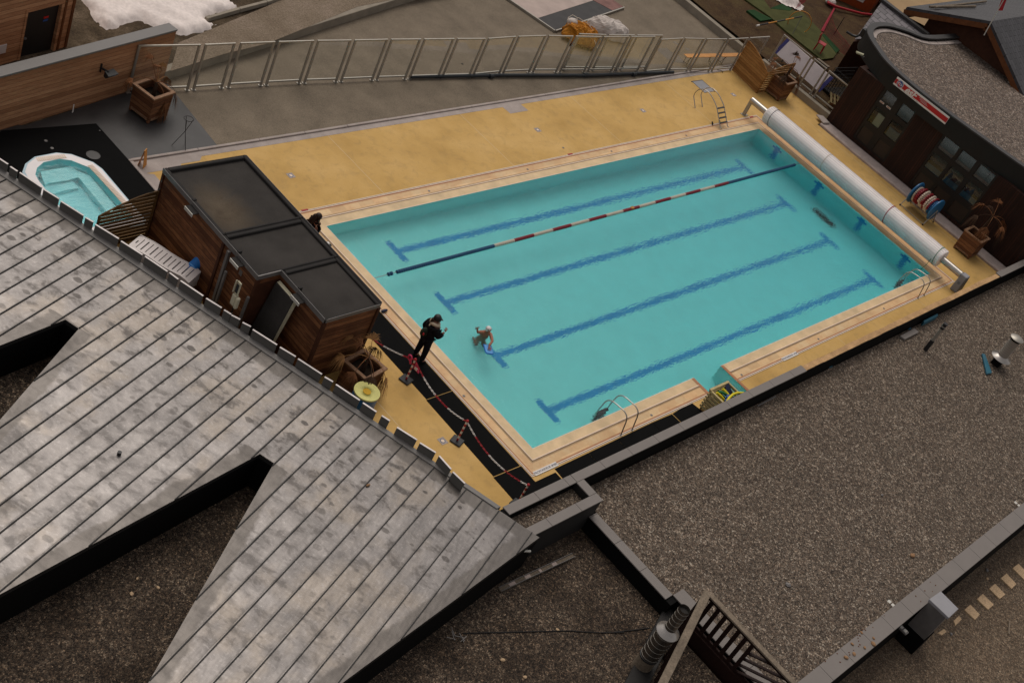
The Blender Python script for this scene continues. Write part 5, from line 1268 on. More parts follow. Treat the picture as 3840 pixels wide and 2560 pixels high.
# folding floor sign and wire plant stand
t = thing('floor_sign', 'small orange folding floor sign standing on the pale border', 'sign', (-4.17,14.07,0), R(35))
mb = MB(); mb.hexa([(-.14,-.10,.006),(.14,-.10,.006),(.14,-.09,.006),(-.14,-.09,.006)], [(-.09,-.005,.60),(.09,-.005,.60),(.09,.005,.60),(-.09,.005,.60)]); mb.build('front_leaf', 'safety_orange', t)
mb = MB(); mb.hexa([(-.14,.09,.006),(.14,.09,.006),(.14,.10,.006),(-.14,.10,.006)], [(-.09,.006,.60),(.09,.006,.60),(.09,.016,.60),(-.09,.016,.60)]); mb.build('back_leaf', 'safety_orange', t)
mb = MB(); mb.box(-.03,.03,-.012,-.006,.50,.55); mb.build('hand_hole', 'joint_black', t)
t = thing('plant_stand', 'black wire tripod plant stand with a ring top on the dark floor', 'stand', (-2.42,14.62,0))
for k in range(3):
    a_ = 2*math.pi*k/3+.5; mb = MB(); mb.tube([(.28*math.cos(a_),.28*math.sin(a_),0),(.0,0,.62),(-.14*math.cos(a_),-.14*math.sin(a_),1.08)], .010, 5); mb.build('leg', 'wire_black', t)
mb = MB(); mb.tube([(.15*math.cos(q),.15*math.sin(q),1.09) for q in [2*math.pi*k/20 for k in range(20)]], .010, 5, closed=True); mb.build('ring', 'wire_black', t)

# planters and dead palms
def planter(label, x, y, rz, s=.80, h=.98, lean=.05):
    t = thing('planter_box', label, 'planter', (x,y,0), rz, 'square wooden planters'); e = s/2; eb_ = e-lean
    for k in range(4):
        a_ = k*math.pi/2; M_ = Matrix.Rotation(a_, 4, 'Z'); mb = MB()
        mb.hexa([(-eb_+.05,-eb_,.09),(eb_-.05,-eb_,.09),(eb_-.05,-eb_+.03,.09),(-eb_+.05,-eb_+.03,.09)], [(-e+.05,-e+.02,h-.05),(e-.05,-e+.02,h-.05),(e-.05,-e+.05,h-.05),(-e+.05,-e+.05,h-.05)]); mb.xf(M_).build('side_panel', 'planter_boards', t)
        mb = MB(); mb.bar((-eb_+.03,-eb_+.03,0),(-e+.05,-e+.05,h-.03), .075, .075, (1,0,0)); mb.xf(M_).build('corner_post', 'planter_boards', t)
        mb = MB(); mb.hexa([(-e-.02,-e-.02,h-.05),(e+.02,-e-.02,h-.05),(e-.09,-e+.09,h-.05),(-e+.09,-e+.09,h-.05)], [(-e-.02,-e-.02,h),(e+.02,-e-.02,h),(e-.09,-e+.09,h),(-e+.09,-e+.09,h)]); mb.xf(M_).build('rim_board', 'planter_trim', t)
        mb = MB(); mb.bar((-eb_+.06,-eb_-.008,.13),(eb_-.06,-eb_-.008,.13), .05, .08); mb.xf(M_).build('base_board', 'planter_trim', t)
    mb = MB(); mb.box(-e+.07,e-.07,-e+.07,e-.07,.1,.66); mb.build('soil', 'soil', t)
    return t
planter('wooden planter by the timber garden wall on the dark floor', -2.52, 16.42, R(14), .92, .98)
planter('wooden planter beside the timber screens at the far pool corner', 28.86, 11.87, R(2), .92, 1.0)
planter('wooden planter near the cover roller motor against the dark building', 28.86, .32, R(1), .92, 1.0)
planter('wooden planter in front of the shed between the panels and the mats', -3.58, 3.92, R(10), .88, .92)
def frond(mb, base, d, L, blades, droop, bl, seed):
    rnd = random.Random(seed); d = Vector(d).normalized(); p = Vector(base); pts = [p.copy()]
    for i in range(6):
        d = (d+Vector((0,0,-droop*.16))).normalized(); p = p+d*(L/6); pts.append(p.copy())
    mb.tube(pts, [.016,.014,.012,.010,.009,.008,.007], 5)
    side = d.cross(Vector((0,0,1)));
    if side.length < .1: side = Vector((1,0,0))
    side.normalize(); upv = side.cross(d)
    for i in range(blades):
        a_ = -1.25+2.5*i/(blades-1)+rnd.uniform(-.08,.08); v = (d*math.cos(a_)+side*math.sin(a_)+upv*rnd.uniform(-.15,.25)).normalized(); l = bl*rnd.uniform(.75,1.1)*(1-.25*abs(a_)/1.25)
        w_ = v.cross(upv).normalized()*.012; q1 = p+v*l*.5-Vector((0,0,.03+droop*.10*l)); q2 = p+v*l*rnd.uniform(.85,1)-Vector((0,0,.12+droop*.55*l+rnd.uniform(0,.1)))
        mb.add([p-w_*.5, p+w_*.5, q1+w_, q1-w_, q2], [(0,1,2,3), (3,2,4)])
def palm(label, x, y, z0, th_, fronds, mats, lean=(0,0)):
    t = thing('dead_palm', label, 'palm', (x,y,z0)); mb = MB(); mb.tube([(0,0,-.1),(lean[0]*.4,lean[1]*.4,th_*.5),(lean[0],lean[1],th_)], [.075,.06,.05], 9); mb.build('trunk', 'palm_trunk', t)
    rnd = random.Random(int(x*100+y))
    for i, (az, el, L, dr, bl) in enumerate(fronds):
        mb = MB(); a_ = R(az); e_ = R(el); frond(mb, (lean[0],lean[1],th_-.02), (math.cos(a_)*math.cos(e_),math.sin(a_)*math.cos(e_),math.sin(e_)), L, 30, dr, bl, i+int(x*7)); mb.build('frond', mats[i % len(mats)], t)
dry = ['frond_dry', 'frond_straw', 'frond_dry']
palm('dead brown palm in the planter by the timber garden wall', -2.45, 16.45, .62, .55, [(100,62,.75,.5,.42),(40,70,.55,.3,.3),(-20,35,.75,1.9,.45),(160,40,.8,1.2,.4),(20,45,.6,1.5,.35),(-70,10,.75,2.4,.5),(60,50,.6,.9,.35)], dry)
palm('dead brown palm in the planter beside the timber screens', 28.8, 11.85, .62, .95, [(150,35,.9,1.0,.5),(110,40,.8,1.1,.45),(60,75,.6,.4,.5),(-30,20,.8,1.7,.5),(-70,15,.9,1.8,.5),(200,30,.8,1.4,.5),(20,60,.6,.8,.4)], ['frond_dry','frond_dry','palm_trunk'])
palm('tall dead palm in the planter near the cover roller motor', 28.9, .35, .62, 1.35, [(80,40,.7,1.0,.55),(140,25,.7,1.3,.5),(30,55,.7,.6,.55),(-30,30,.8,1.2,.55),(-80,15,.8,1.6,.55),(200,20,.7,1.6,.55),(250,35,.7,1.1,.5),(160,60,.6,.6,.5)], ['frond_dry','palm_trunk','frond_dry'], (.15,-.05))
palm('bushy dead palm with straw fronds in the planter in front of the shed', -3.58, 3.92, .58, .62, [(160,35,.75,1.0,.5),(200,25,.7,1.2,.5),(110,45,.7,.8,.5),(70,30,.8,1.2,.55),(30,25,.85,1.3,.5),(0,15,.8,1.8,.5),(-35,10,.95,2.2,.55),(-60,20,.8,1.7,.5),(-100,15,.8,1.9,.5),(240,30,.7,1.1,.5),(55,65,.5,.6,.5),(130,65,.5,.6,.45)], ['frond_straw','frond_dry','frond_straw','frond_dry','palm_trunk'])

# ------------------------------------------------------------------ on the court
t = thing('stage_platform', 'low stage of pale, dark and reddish boards lying on the grey court', 'platform')
ca = at('h8', 1030, 415, .08); cb_ = at('h8', 410, -10, .08); cc = at('h8', 1975, 95, .08)
ux = (cc-ca).normalized(); uy = (cb_-ca).normalized()
def pp(a_, b_): return tuple((ca+ux*a_+uy*b_)[:2])
W_ = (cc-ca).length
mb = MB(); mb.prism([pp(0,.95), pp(W_*.78,.95), pp(W_*.78,5.5), pp(0,5.5)], .0, .09); mb.build('pale_board', 'platform_ply', t)
mb = MB(); mb.prism([pp(0,0), pp(W_*.82,0), pp(W_*.78,.945), pp(0,.945)], .0, .085); mb.build('dark_board', 'platform_dark', t)
mb = MB(); mb.prism([pp(W_*.825,0), pp(W_*.995,0), pp(W_*.995,5.5), pp(W_*.785,5.5), pp(W_*.785,.95)], .0, .09); mb.build('red_board', 'platform_red', t)
mb = MB(); p1_ = Vector((*pp(-.06,-.05),.05)); mb.bar(p1_, Vector((*pp(-.06,5.5),.05)), .07, .11); mb.bar(Vector((*pp(0,-.06),.05)), Vector((*pp(W_,-.06),.05)), .06, .1); mb.build('edge_rail', 'alu', t)
# cloth heaps
def heap(name, label, cat, c, rx, ry, rz_, h, mt, seed, folds=.12):
    t = thing(name, label, cat, (c[0],c[1],c[2] if len(c) > 2 else 0), rz_); n, m_ = 40, 12; vs = []
    for j in range(m_+1):
        t_ = j/m_; rr = math.cos(t_*math.pi/2)**.55; zz = h*math.sin(t_*math.pi/2)
        for i in range(n):
            a_ = 2*math.pi*i/n; x_ = rx*rr*math.cos(a_); y_ = ry*rr*math.sin(a_)
            f = 1+folds*(nz(x_*5+seed, y_*5+t_*3, 1, seed)+.5*math.sin(a_*7+seed+t_*4)); vs.append((x_*f, y_*f, max(0, zz*(1+folds*1.6*nz(x_*4, y_*4, 1.2, seed+3)))))
    mb = MB(); mb.add(vs, [(j*n+i, j*n+(i+1)%n, (j+1)*n+(i+1)%n, (j+1)*n+i) for j in range(m_) for i in range(n)]+[tuple(range(m_*n,(m_+1)*n))]); o = mb.build('cloth', mt, t, smooth=False); return t
q = at('c3', 620, 300, .25)
t = heap('tarpaulin', 'heap of folded orange tarpaulin lying on a wooden pallet on the court', 'tarpaulin', (q.x,q.y,.14), .85, .62, R(-35), .62, 'orange_cloth', 2, .2)
mb = MB(); mb.ball((-.45,.32,.48), .26, 12, 8, 1.2, .8, .6); mb.build('white_fold', 'white_cloth', t, smooth=True)
mb = MB(); mb.tube([(-.55,.2,.55),(-.3,.35,.72),(.1,.1,.70),(.35,-.1,.6),(.5,-.45,.3),(.75,-.75,.05)], .016, 5); mb.tube([(-.7,.1,.35),(-.75,.35,.6),(-.55,.5,.7),(-.35,.3,.72)], .014, 5); mb.build('cord', 'rope_white', t)
t = thing('pallet', 'wooden pallet half under the orange tarpaulin', 'pallet', (q.x-.1,q.y-.15,0), R(-32))
for i in range(5):
    mb = MB(); mb.box(-.6,.6,-.5+i*.22,-.38+i*.22,.105,.13); mb.build('deck_board', 'beam_timber', t)
for y_ in (-.55, 0, .5):
    mb = MB(); mb.box(y_-.05,y_+.05,-.52,.52,.0,.104); mb.build('bearer', 'dark_timber', t)
q = at('c3', 860, 235, .3)
heap('white_bag', 'big bulging white fabric bag lying on the court beside the stage', 'bag', (q.x,q.y,0), 1.02, .58, R(-42), .68, 'white_cloth', 5, .08)
q = at('c3', 725, 255, .1); heap('white_sheet', 'small crumpled white sheet between the orange tarpaulin and the white bag', 'sheet', (q.x,q.y,0), .34, .2, R(-20), .22, 'white_cloth', 9, .2)
def bench(label, a, b):
    a, b = Vector(a), Vector(b); L = (b-a).length; t = thing('bench', label, 'bench', ((a.x+b.x)/2,(a.y+b.y)/2,0), math.atan2(b.y-a.y,b.x-a.x), 'folding orange wooden benches')
    mb = MB(); mb.box(-L/2,L/2,-.14,.14,.43,.46); mb.build('seat', 'orange_wood', t, bevel=.01)
    for s_ in (-1, 1):
        mb = MB(); x_ = s_*(L/2-.25)
        mb.tube([(x_,-.12,.43),(x_,-.12,.01)], .014, 6); mb.tube([(x_,.12,.43),(x_,.12,.01)], .014, 6); mb.tube([(x_,-.12,.06),(x_,.12,.06)], .012, 6); mb.tube([(x_,0,.06),(x_-s_*.35,0,.42)], .012, 6); mb.build('leg_frame', 'wire_black', t)
bench('left orange bench behind the glass fence', (24.95,14.98), (27.2,14.70)); bench('right orange bench behind the glass fence, partly hidden by the screen', (27.42,14.68), (29.62,14.42))
# black pipe lying along the fence
pa_, pb_ = Vector((8.95,16.42,.09)), Vector((23.6,14.42,.09)); t = thing('drain_pipe', 'long black drain pipe lying on the court along the glass fence', 'pipe')
mb = MB(); mb.tube([pa_, pa_.lerp(pb_,.3), pa_.lerp(pb_,.62)+Vector((0,-.12,0)), pb_], .075, 10); mb.build('pipe', 'dark_pipe', t, smooth=True)
for s_ in (.27, .62, .82):
    p_ = pa_.lerp(pb_, s_)+Vector((0,-.1*min(1,s_/.6),0)); mb = MB(); mb.cyl(p_-(pb_-pa_).normalized()*.09, p_+(pb_-pa_).normalized()*.09, .1, 10); mb.build('coupling', 'dark_pipe', t)
q = at('c2', 1757, 537); mb = MB(); mb.lathe([(.05,-.01),(.05,.0),(.03,.004)], 10); o = mb.build('post_hole', 'joint_black'); o.location = (q.x,q.y,0); tag(o, 'small dark hole in the grey court behind the glass fence', 'hole')
q = at('c3', 1790, 600); mb = MB(); mb.tube([(q.x-.1,q.y+.1,.02),(q.x+.1,q.y+.05,.02),(q.x+.14,q.y-.1,.02),(q.x+.02,q.y-.14,.02)], .012, 5); tag(mb.build('cable', 'wire_black'), 'short curl of black cable on the pale border near the timber screen', 'cable')

# ------------------------------------------------------------------ on the meadow
t = thing('marker_pole', 'orange and black striped pole with a hoop stuck in the brown grass', 'pole')
a = at('h4', 505, 358, .38); b = at('h4', 1130, 230, .9); fo_ = at('h4', 985, 500, .25); tp = b
for i in range(5):
    mb = MB(); mb.cyl(a.lerp(b,.06+i*.188), a.lerp(b,.06+(i+1)*.188), .035, 8); mb.build('pole_section', 'black_plastic' if i % 2 == 0 else 'safety_orange', t)
mb = MB(); mb.cyl(a, a.lerp(b,.058), .045, 8); mb.build('pole_tip', 'sign_white', t)
mb = MB(); mb.tube([fo_, tp], .014, 5); mb.build('stake', 'wire_black', t)
hc = at('h4', 1097, 312, .65); ux_, uz_ = CRT, CUP
mb = MB(); hr = .62; mb.tube([hc+Vector((math.sin(.6),-math.cos(.6),0))*(hr*.95*math.cos(q))+Vector((0,0,1))*(hr*1.0*math.sin(q)) for q in [2*math.pi*k/28 for k in range(28)]], .022, 6, closed=True); mb.build('hoop', 'safety_orange', t)
t = thing('safety_net', 'red plastic safety net drooping beside the green carpet', 'net')
a = at('h4', 1580, 105, .3); b = at('h4', 1400, 440, .3); c_ = at('h4', 1650, 700, .3); d_ = at('h4', 1830, 850, .3)
def net(mb, p0, p1, h0, h1, n=26, m_=6):
    for j in range(m_+1):
        f = j/m_; mb.tube([p0.lerp(p1,i/8)+Vector((0,0,f*(h0+(h1-h0)*i/8)*(1-.2*math.sin(i/8*math.pi)))) for i in range(9)], .012 if j in (0,m_) else .006, 4)
    for i in range(n+1):
        s_ = i/n; p_ = p0.lerp(p1,s_); h = (h0+(h1-h0)*s_)*(1-.2*math.sin(s_*math.pi)); mb.tube([p_, p_+Vector((0,0,h))], .005, 3)
mb = MB(); net(mb, b, c_, 1.0, .6); net(mb, c_, d_, .6, .7); mb.build('mesh', 'net_red', t)
mb = MB(); mb.hexa([b+Vector((-.05,.05,0)), b+Vector((.1,-.05,0)), a+Vector((.06,-.03,0)), a+Vector((-.03,.03,0))], [v+Vector((0,0,.04)) for v in (b+Vector((-.05,.05,0)), b+Vector((.1,-.05,0)), a+Vector((.06,-.03,0)), a+Vector((-.03,.03,0)))]); mb.build('net_band', 'net_red', t)
a = at('h4', 1715, 240, 1.3); b = Vector((a.x,a.y,.2)); mb = MB(); mb.tube([b, a], .02, 5); mb.build('net_stake', 'wire_black', t)
q_ = [at('h4', *p_, .42) for p_ in ((1470,-20),(1500,50),(1600,95),(1800,150),(1950,190),(2090,205))]; mb = MB(); mb.tube(q_, .07, 7); tag(mb.build('red_hose', 'red', smooth=True), 'thick red hose curving along the grass below the orange cabin', 'hose')
a = at('h4', 1170, -10, .4); mb = MB(); net(mb, at('h4', 1040, 120, .35), at('h4', 1180, 20, .4), .5, 1.2, 14, 5); tag(mb.build('net_piece', 'net_red'), 'piece of red net beside the small snow remnant', 'net')
q = at('h4', 1520, 30, .4); mb = MB(); mb.hexa([(q.x-.35,q.y+.2,.3),(q.x+.3,q.y+.1,.3),(q.x+.35,q.y-.3,.3),(q.x-.2,q.y-.3,.3)], [(q.x-.3,q.y+.15,.6),(q.x+.25,q.y+.1,.62),(q.x+.3,q.y-.2,.55),(q.x-.2,q.y-.25,.58)]); tag(mb.build('sandbag', 'white_cloth', bevel=.08), 'pale sandbag beside the red hose on the meadow', 'bag')
# orange cabin
t = thing('orange_cabin', 'orange wooden cabin with a small white name plate beyond the red hose', 'cabin', (0,0,0))
p0, p1_, p2_ = Vector((44.0,17.4,0)), Vector((44.75,16.5,0)), Vector((47.3,17.35,0)); p3_ = p0+(p2_-p1_)
p0 = p1_+(p0-p1_)*2.6; p3_ = p2_+(p0-p1_)
mb = MB(); mb.hexa([(*p_[:2],.25) for p_ in (p0,p1_,p2_,p3_)], [(*p_[:2],1.25) for p_ in (p0,p1_,p2_,p3_)]); mb.build('cabin_body', 'cabin_orange', t)
mb = MB(); cen = (p0+p2_)/2; mb.hexa([((p_-cen)*1.05+cen+Vector((0,0,1.25))) for p_ in (p0,p1_,p2_,p3_)], [((p_-cen)*1.05+cen+Vector((0,0,1.33))) for p_ in (p0,p1_,p2_,p3_)]); mb.build('lid', 'orange_wood', t)
dv = (p1_-p0).normalized(); nv = Vector((dv.y,-dv.x,0)); nv = nv if nv.x < 0 else -nv; cpl = p0.lerp(p1_,.62)+nv*.012
mb = MB(); mb.hexa([cpl-dv*.55+Vector((0,0,.72)), cpl+dv*.55+Vector((0,0,.72)), cpl+dv*.55+nv*.01+Vector((0,0,.72)), cpl-dv*.55+nv*.01+Vector((0,0,.72))], [cpl-dv*.55+Vector((0,0,1.02)), cpl+dv*.55+Vector((0,0,1.02)), cpl+dv*.55+nv*.01+Vector((0,0,1.02)), cpl-dv*.55+nv*.01+Vector((0,0,1.02))]); pl = mb.build('name_plate', 'sign_white', t)
lettering('letters', 'LE KID MAT', .22, cpl+nv*.014+Vector((0,0,.87)), dv, (0,0,1), 'ink_grey', pl)
# red children's chair
t = thing('child_chair', 'small red plastic chair on the green carpet', 'chair', (35.55,14.05,.36), R(200))
for x_, y_ in ((-.2,-.2),(.2,-.2),(-.2,.2),(.2,.2)):
    mb = MB(); mb.bar((x_,y_,0),(x_*.85,y_*.85,.42), .06, .05); mb.build('leg', 'red', t)
mb = MB(); mb.box(-.22,.22,-.22,.22,.42,.46); mb.build('seat', 'red', t, bevel=.02); mb = MB(); mb.hexa([(-.22,-.22,.46),(.22,-.22,.46),(.22,-.18,.46),(-.22,-.18,.46)], [(-.2,-.30,.86),(.2,-.30,.86),(.2,-.26,.86),(-.2,-.26,.86)]); mb.build('backrest', 'red', t, bevel=.02)
# white board behind the fence
t = thing('display_board', 'long white board with dark blue ends leaning behind the corner fence', 'board')
q0_, q1_ = Vector((31.55,14.3,0)), Vector((31.2,11.0,0)); dv = (q1_-q0_).normalized(); nv = Vector((dv.y,-dv.x,0)); nv = nv if nv.x > 0 else -nv
def bq(s0_, s1_, o): 
    a, b = q0_+dv*s0_, q0_+dv*s1_; return [a+Vector((0,0,.50)), b+Vector((0,0,.50)), b+nv*.04+Vector((0,0,.50)), a+nv*.04+Vector((0,0,.50))], [a+nv*.45+Vector((0,0,1.28)), b+nv*.45+Vector((0,0,1.28)), b+nv*.49+Vector((0,0,1.28)), a+nv*.49+Vector((0,0,1.28))]
Lb = (q1_-q0_).length
mb = MB(); mb.hexa(*bq(.2,Lb-.2,0)); mb.build('white_panel', 'table_white', t)
for s_ in ((.0,.198),(Lb-.198,Lb)):
    mb = MB(); mb.hexa(*bq(*s_,0)); mb.build('end_strip', 'purple_end', t)
for s_ in (.5, Lb-.5):
    a = q0_+dv*s_+nv*.3; mb = MB(); mb.bar(a+Vector((0,0,.2)), a+Vector((0,0,.9)), .05); mb.build('leg', 'grey_metal', t)
# cage and pallets by the dark building
t = thing('wire_cage', 'dark wire mesh cage standing behind the corner fence by the dark building', 'cage', (33.1,10.6,.24), R(-8))
mb = MB()
for i in range(15):
    for (a, b) in (((-.9+i*.13,-.7),(-.9+i*.13,-.7)),((-.9+i*.13,.7),(-.9+i*.13,.7))): mb.bar((*a,0),(*b,1.25), .018)
for i in range(11):
    y_ = -.7+i*.14; mb.bar((-.9,y_,0),(-.9,y_,1.25), .018); mb.bar((.92,y_,0),(.92,y_,1.25), .018)
for j in range(7):
    z_ = .05+j*.2; mb.bar((-.9,-.7,z_),(.92,-.7,z_), .018); mb.bar((-.9,.7,z_),(.92,.7,z_), .018); mb.bar((-.9,-.7,z_),(-.9,.7,z_), .018); mb.bar((.92,-.7,z_),(.92,.7,z_), .018)
mb.build('mesh', 'wire_black', t)
mb = MB(); mb.box(-.9,.9,-.7,.7,.0,.12); mb.build('tray', 'interior_dark', t)
def pal(label, x, y, z, rz):
    t = thing('pallet', label, 'pallet', (x,y,z), rz)
    for i in range(6):
        mb = MB(); mb.box(-.6,.6,-.5+i*.185,-.40+i*.185,.105,.125); mb.build('deck_board', 'crate_dark', t)
    for y_ in (-.55,0,.5):
        mb = MB(); mb.box(y_-.04,y_+.04,-.5,.52,0,.104); mb.build('bearer', 'beam_timber', t)
pal('weathered pallet leaning behind the glass panel at the building corner', 31.9, 10.05, .26, R(20)); pal('pallet lying on top of the other one behind the glass panel', 31.85, 10.1, .40, R(34))
mb = MB(); mb.tube([(31.3,9.75,.3),(31.45,9.7,1.5)], .025, 6); tag(mb.build('metal_rod', 'grey_metal'), 'thin metal rod leaning behind the last glass panel', 'rod')
# mud fence rail beside carpet
a = at('m2', 510, 1090, .35); b = at('m2', 720, 1250, .35); mb = MB(); mb.bar(a, b, .2, .12); tag(mb.build('timber_beam', 'rail_grey_wood'), 'weathered timber beam on the ground behind the corner fence', 'beam')

# ================================================================== ROOF OBJECTS
def flue(name, label, x, y, z, parts):
    return thing(name, label, 'chimney', (x,y,z))
q = at('g3', 1120, 1440, G2); t = flue('flue_chimney', 'tall steel flue with a flared collar beside the wooden railing', q.x, q.y, G2, None)
mb = MB(); mb.cyl((0,0,-.05), (0,0,.52), .245, 24); mb.build('base_pipe', 'rail_grey_wood', t, smooth=True)
mb = MB(); mb.cyl((0,0,.52), (0,0,1.58), .245, 24); lp = mb.build('lower_pipe', 'steel_flue', t, smooth=True)
mb = MB()
for i in range(6): mb.lathe([(.246,.61+i*.17),(.2505,.613+i*.17),(.2505,.619+i*.17),(.246,.622+i*.17)], 24, cap=False)
mb.build('rib', 'alu', lp, smooth=True)
mb = MB(); mb.lathe([(.24,.50),(.258,.51),(.258,.55),(.24,.56)], 24, cap=False); mb.build('clamp', 'black_plastic', t)
mb = MB(); mb.lathe([(.15,1.72),(.19,1.66),(.31,1.59),(.315,1.575),(.24,1.57)], 28, cap=False); mb.build('collar', 'steel', t, smooth=True)
mb = MB(); mb.tube([(0,0,1.6),(0,0,2.5)], .15, 20, cap=False); mb.tube([(0,0,2.5),(0,0,2.2)], .14, 20, cap=False); mb.build('upper_pipe', 'steel_flue', t, smooth=True)
mb = MB(); mb.lathe([(.139,2.40),(.139,2.41)], 20); mb.build('flue_top', 'joint_black', t)  # black disc inside the open pipe stands for its dark opening
mb = MB()
for i in range(5): mb.lathe([(.149,1.80+i*.15),(.1535,1.803+i*.15),(.1535,1.809+i*.15),(.149,1.812+i*.15)], 20, cap=False)
mb.build('rib', 'alu', t, smooth=True)
q = at('g1', 2000, 370, G1); t = flue('flue_chimney', 'short steel flue with a round cap and wide collar on the gravel roof', q.x, q.y, G1, None)
mb = MB(); mb.box(-.17,.17,-.17,.17,-.02,.40); mb.build('base_pipe', 'dark_face', t)
mb = MB(); mb.lathe([(.19,.50),(.22,.46),(.40,.38),(.405,.37),(.3,.36)], 28); mb.build('collar', 'steel', t, smooth=True)
mb = MB(); mb.cyl((0,0,.45), (0,0,1.28), .20, 20); up = mb.build('upper_pipe', 'steel', t, smooth=True)
mb = MB()
for i in range(8): mb.lathe([(.198,.56+i*.09),(.2035,.563+i*.09),(.2035,.569+i*.09),(.198,.572+i*.09)], 20, cap=False)
mb.build('rib', 'alu_pale', up, smooth=True)
mb = MB(); mb.cyl((0,0,1.28), (0,0,1.38), .205, 20); mb.build('throat', 'dark_face', t); mb = MB(); mb.lathe([(.27,1.38),(.275,1.39),(.24,1.42),(.10,1.46),(.01,1.47)], 24); mb.build('flue_top', 'alu', t, smooth=True)
q = at('g1', 1410, 250, G1); t = thing('vent_pipe', 'thin vent pipe in black and grey sections on the gravel roof', 'vent', (q.x,q.y,G1))
for z0, z1, r, mt in ((0,.50,.085,'black_plastic'),(.50,1.10,.06,'alu'),(1.10,1.17,.085,'black_plastic'),(1.17,1.24,.05,'alu'),(1.24,1.36,.085,'black_plastic')):
    mb = MB(); mb.cyl((0,0,z0),(0,0,z1), r, 14); mb.build('section', mt, t, smooth=True)
def piece(name, label, cat, k, ps, z, h, mt, mt2=None):
    P_ = [at(kk, a, b, z) for kk, a, b in ps] if k is None else [at(k, a, b, z) for a, b in ps]
    mb = MB(); mb.prism([(p_.x,p_.y) for p_ in P_], z-h, z); return tag(mb.build(name, mt, bevel=.01), label, cat)
piece('loose_slab', 'loose grey coping slab lying on the gravel near the bare parapet', 'slab', 'g1', [(1200,130),(1320,65),(1358,100),(1240,160)], G1+.10, .09, 'coping_grey')
piece('loose_slab', 'teal metal slab lying on the gravel near the parapet corner', 'slab', 'g1', [(1398,2),(1515,-58),(1520,-38),(1402,20)], G1+.22, .2, 'teal_metal')
piece('loose_slab', 'small teal scrap lying behind the loose grey slab', 'scrap', 'g1', [(1268,72),(1288,60),(1296,70),(1276,82)], G1+.03, .03, 'teal_metal')
t = piece('metal_strip', 'teal metal strip leaning against the short flue on the gravel', 'strip', 'g1', [(1890,278),(1915,285),(1972,440),(1930,450)], G1+.09, .08, 'teal_metal')
piece('loose_slab', 'tiny teal scrap at the foot of the bare parapet', 'scrap', 'g1', [(600,392),(635,380),(632,390),(605,400)], G1+.02, .02, 'teal_metal')
piece('metal_strip', 'dark metal strip lying along the foot of the parapet', 'strip', 'g1', [(0,712),(150,632),(160,640),(5,722)], G1+.05, .04, 'grey_metal')
for k, a, b, lb in (('g2',1118,905,'middle clip on the gravel side of the outer parapet'),('g2',2178,72,'upper right clip on the outer parapet at the picture edge'),('g2',1222,1118,'clip on the outer side of the parapet beside the duct box')):
    q = at(k, a, b, Z2-.06 if a != 1222 else -.2); t = thing('roof_clip', 'small metal %s' % lb, 'clip', (q.x,q.y,q.z))
    mb = MB(); mb.box(-.09,.09,-.17,.17,-.03,.03); mb.build('clip_body', 'grey_metal', t, bevel=.01); mb = MB(); mb.box(-.06,.06,-.12,-.02,.031,.045); mb.box(-.06,.06,.02,.12,.031,.045); mb.build('clip_plate', 'alu_pale', t)
# duct box on the outer wall
t = thing('duct_box', 'tall grey duct box with a zinc cap fixed outside the far parapet', 'duct', (0,0,0))
mb = MB(); mb.prism([(7.36,-9.96),(8.12,-9.99),(8.10,-10.68),(7.38,-10.70)], .52, [.62,.58,.58,.62]); mb.build('cap', 'plate_grey', t, bevel=.01)
mb = MB(); mb.prism([(7.42,-9.998),(8.06,-9.999),(8.05,-10.62),(7.43,-10.63)], -.62, .519); mb.build('duct_body', 'grey_metal', t)
mb = MB(); mb.prism([(7.38,-9.998),(8.10,-9.999),(8.09,-10.65),(7.39,-10.66)], -1.3, -.621); mb.build('base', 'dark_face', t)
# pavers on the terrace
pv = [('g2',[(1740,950),(1790,905),(1870,990),(1830,1035)]),('g2',[(1845,860),(1895,815),(1988,908),(1940,950)]),('g2',[(1948,772),(1998,730),(2085,822),(2038,860)]),('g2',[(2045,685),(2095,645),(2178,735),(2138,775)]),('g2',[(2145,600),(2195,563),(2285,655),(2240,695)]),('g2',[(2245,520),(2295,480),(2385,570),(2340,610)])]
lbs = ['first tan paving slab of the row, nearest the duct box', 'second tan paving slab of the row beside the duct box', 'third tan paving slab of the row on the lower terrace', 'fourth tan paving slab of the row on the lower terrace', 'fifth tan paving slab of the row, near the picture edge', 'last tan paving slab of the row, cut by the picture edge']
for (k, ps), lb in zip(pv, lbs): tag(piece('paving_slab', lb, 'paving slab', k, ps, G3+.05, .06, 'paver'), None, None, 'tan paving slabs on the lower terrace')
piece('paving_slab', 'paving slab half buried in the gravel next to the row', 'paving slab', 'g2', [(1650,1040),(1695,1000),(1718,1030),(1665,1085)], G3+.02, .03, 'paver')
piece('paving_slab', 'broken paving slab almost buried beside the duct box', 'paving slab', 'g2', [(1515,1145),(1570,1110),(1590,1135),(1550,1165)], G3+.02, .03, 'paver')
a = at('g2', 2118, 1045, G3+.05); b = at('g2', 2112, 1155, G3+.05); mb = MB(); mb.bar(a, b, .05, .03); tag(mb.build('wood_stick', 'rail_grey_wood'), 'pale wooden stick lying on the lower terrace', 'stick')
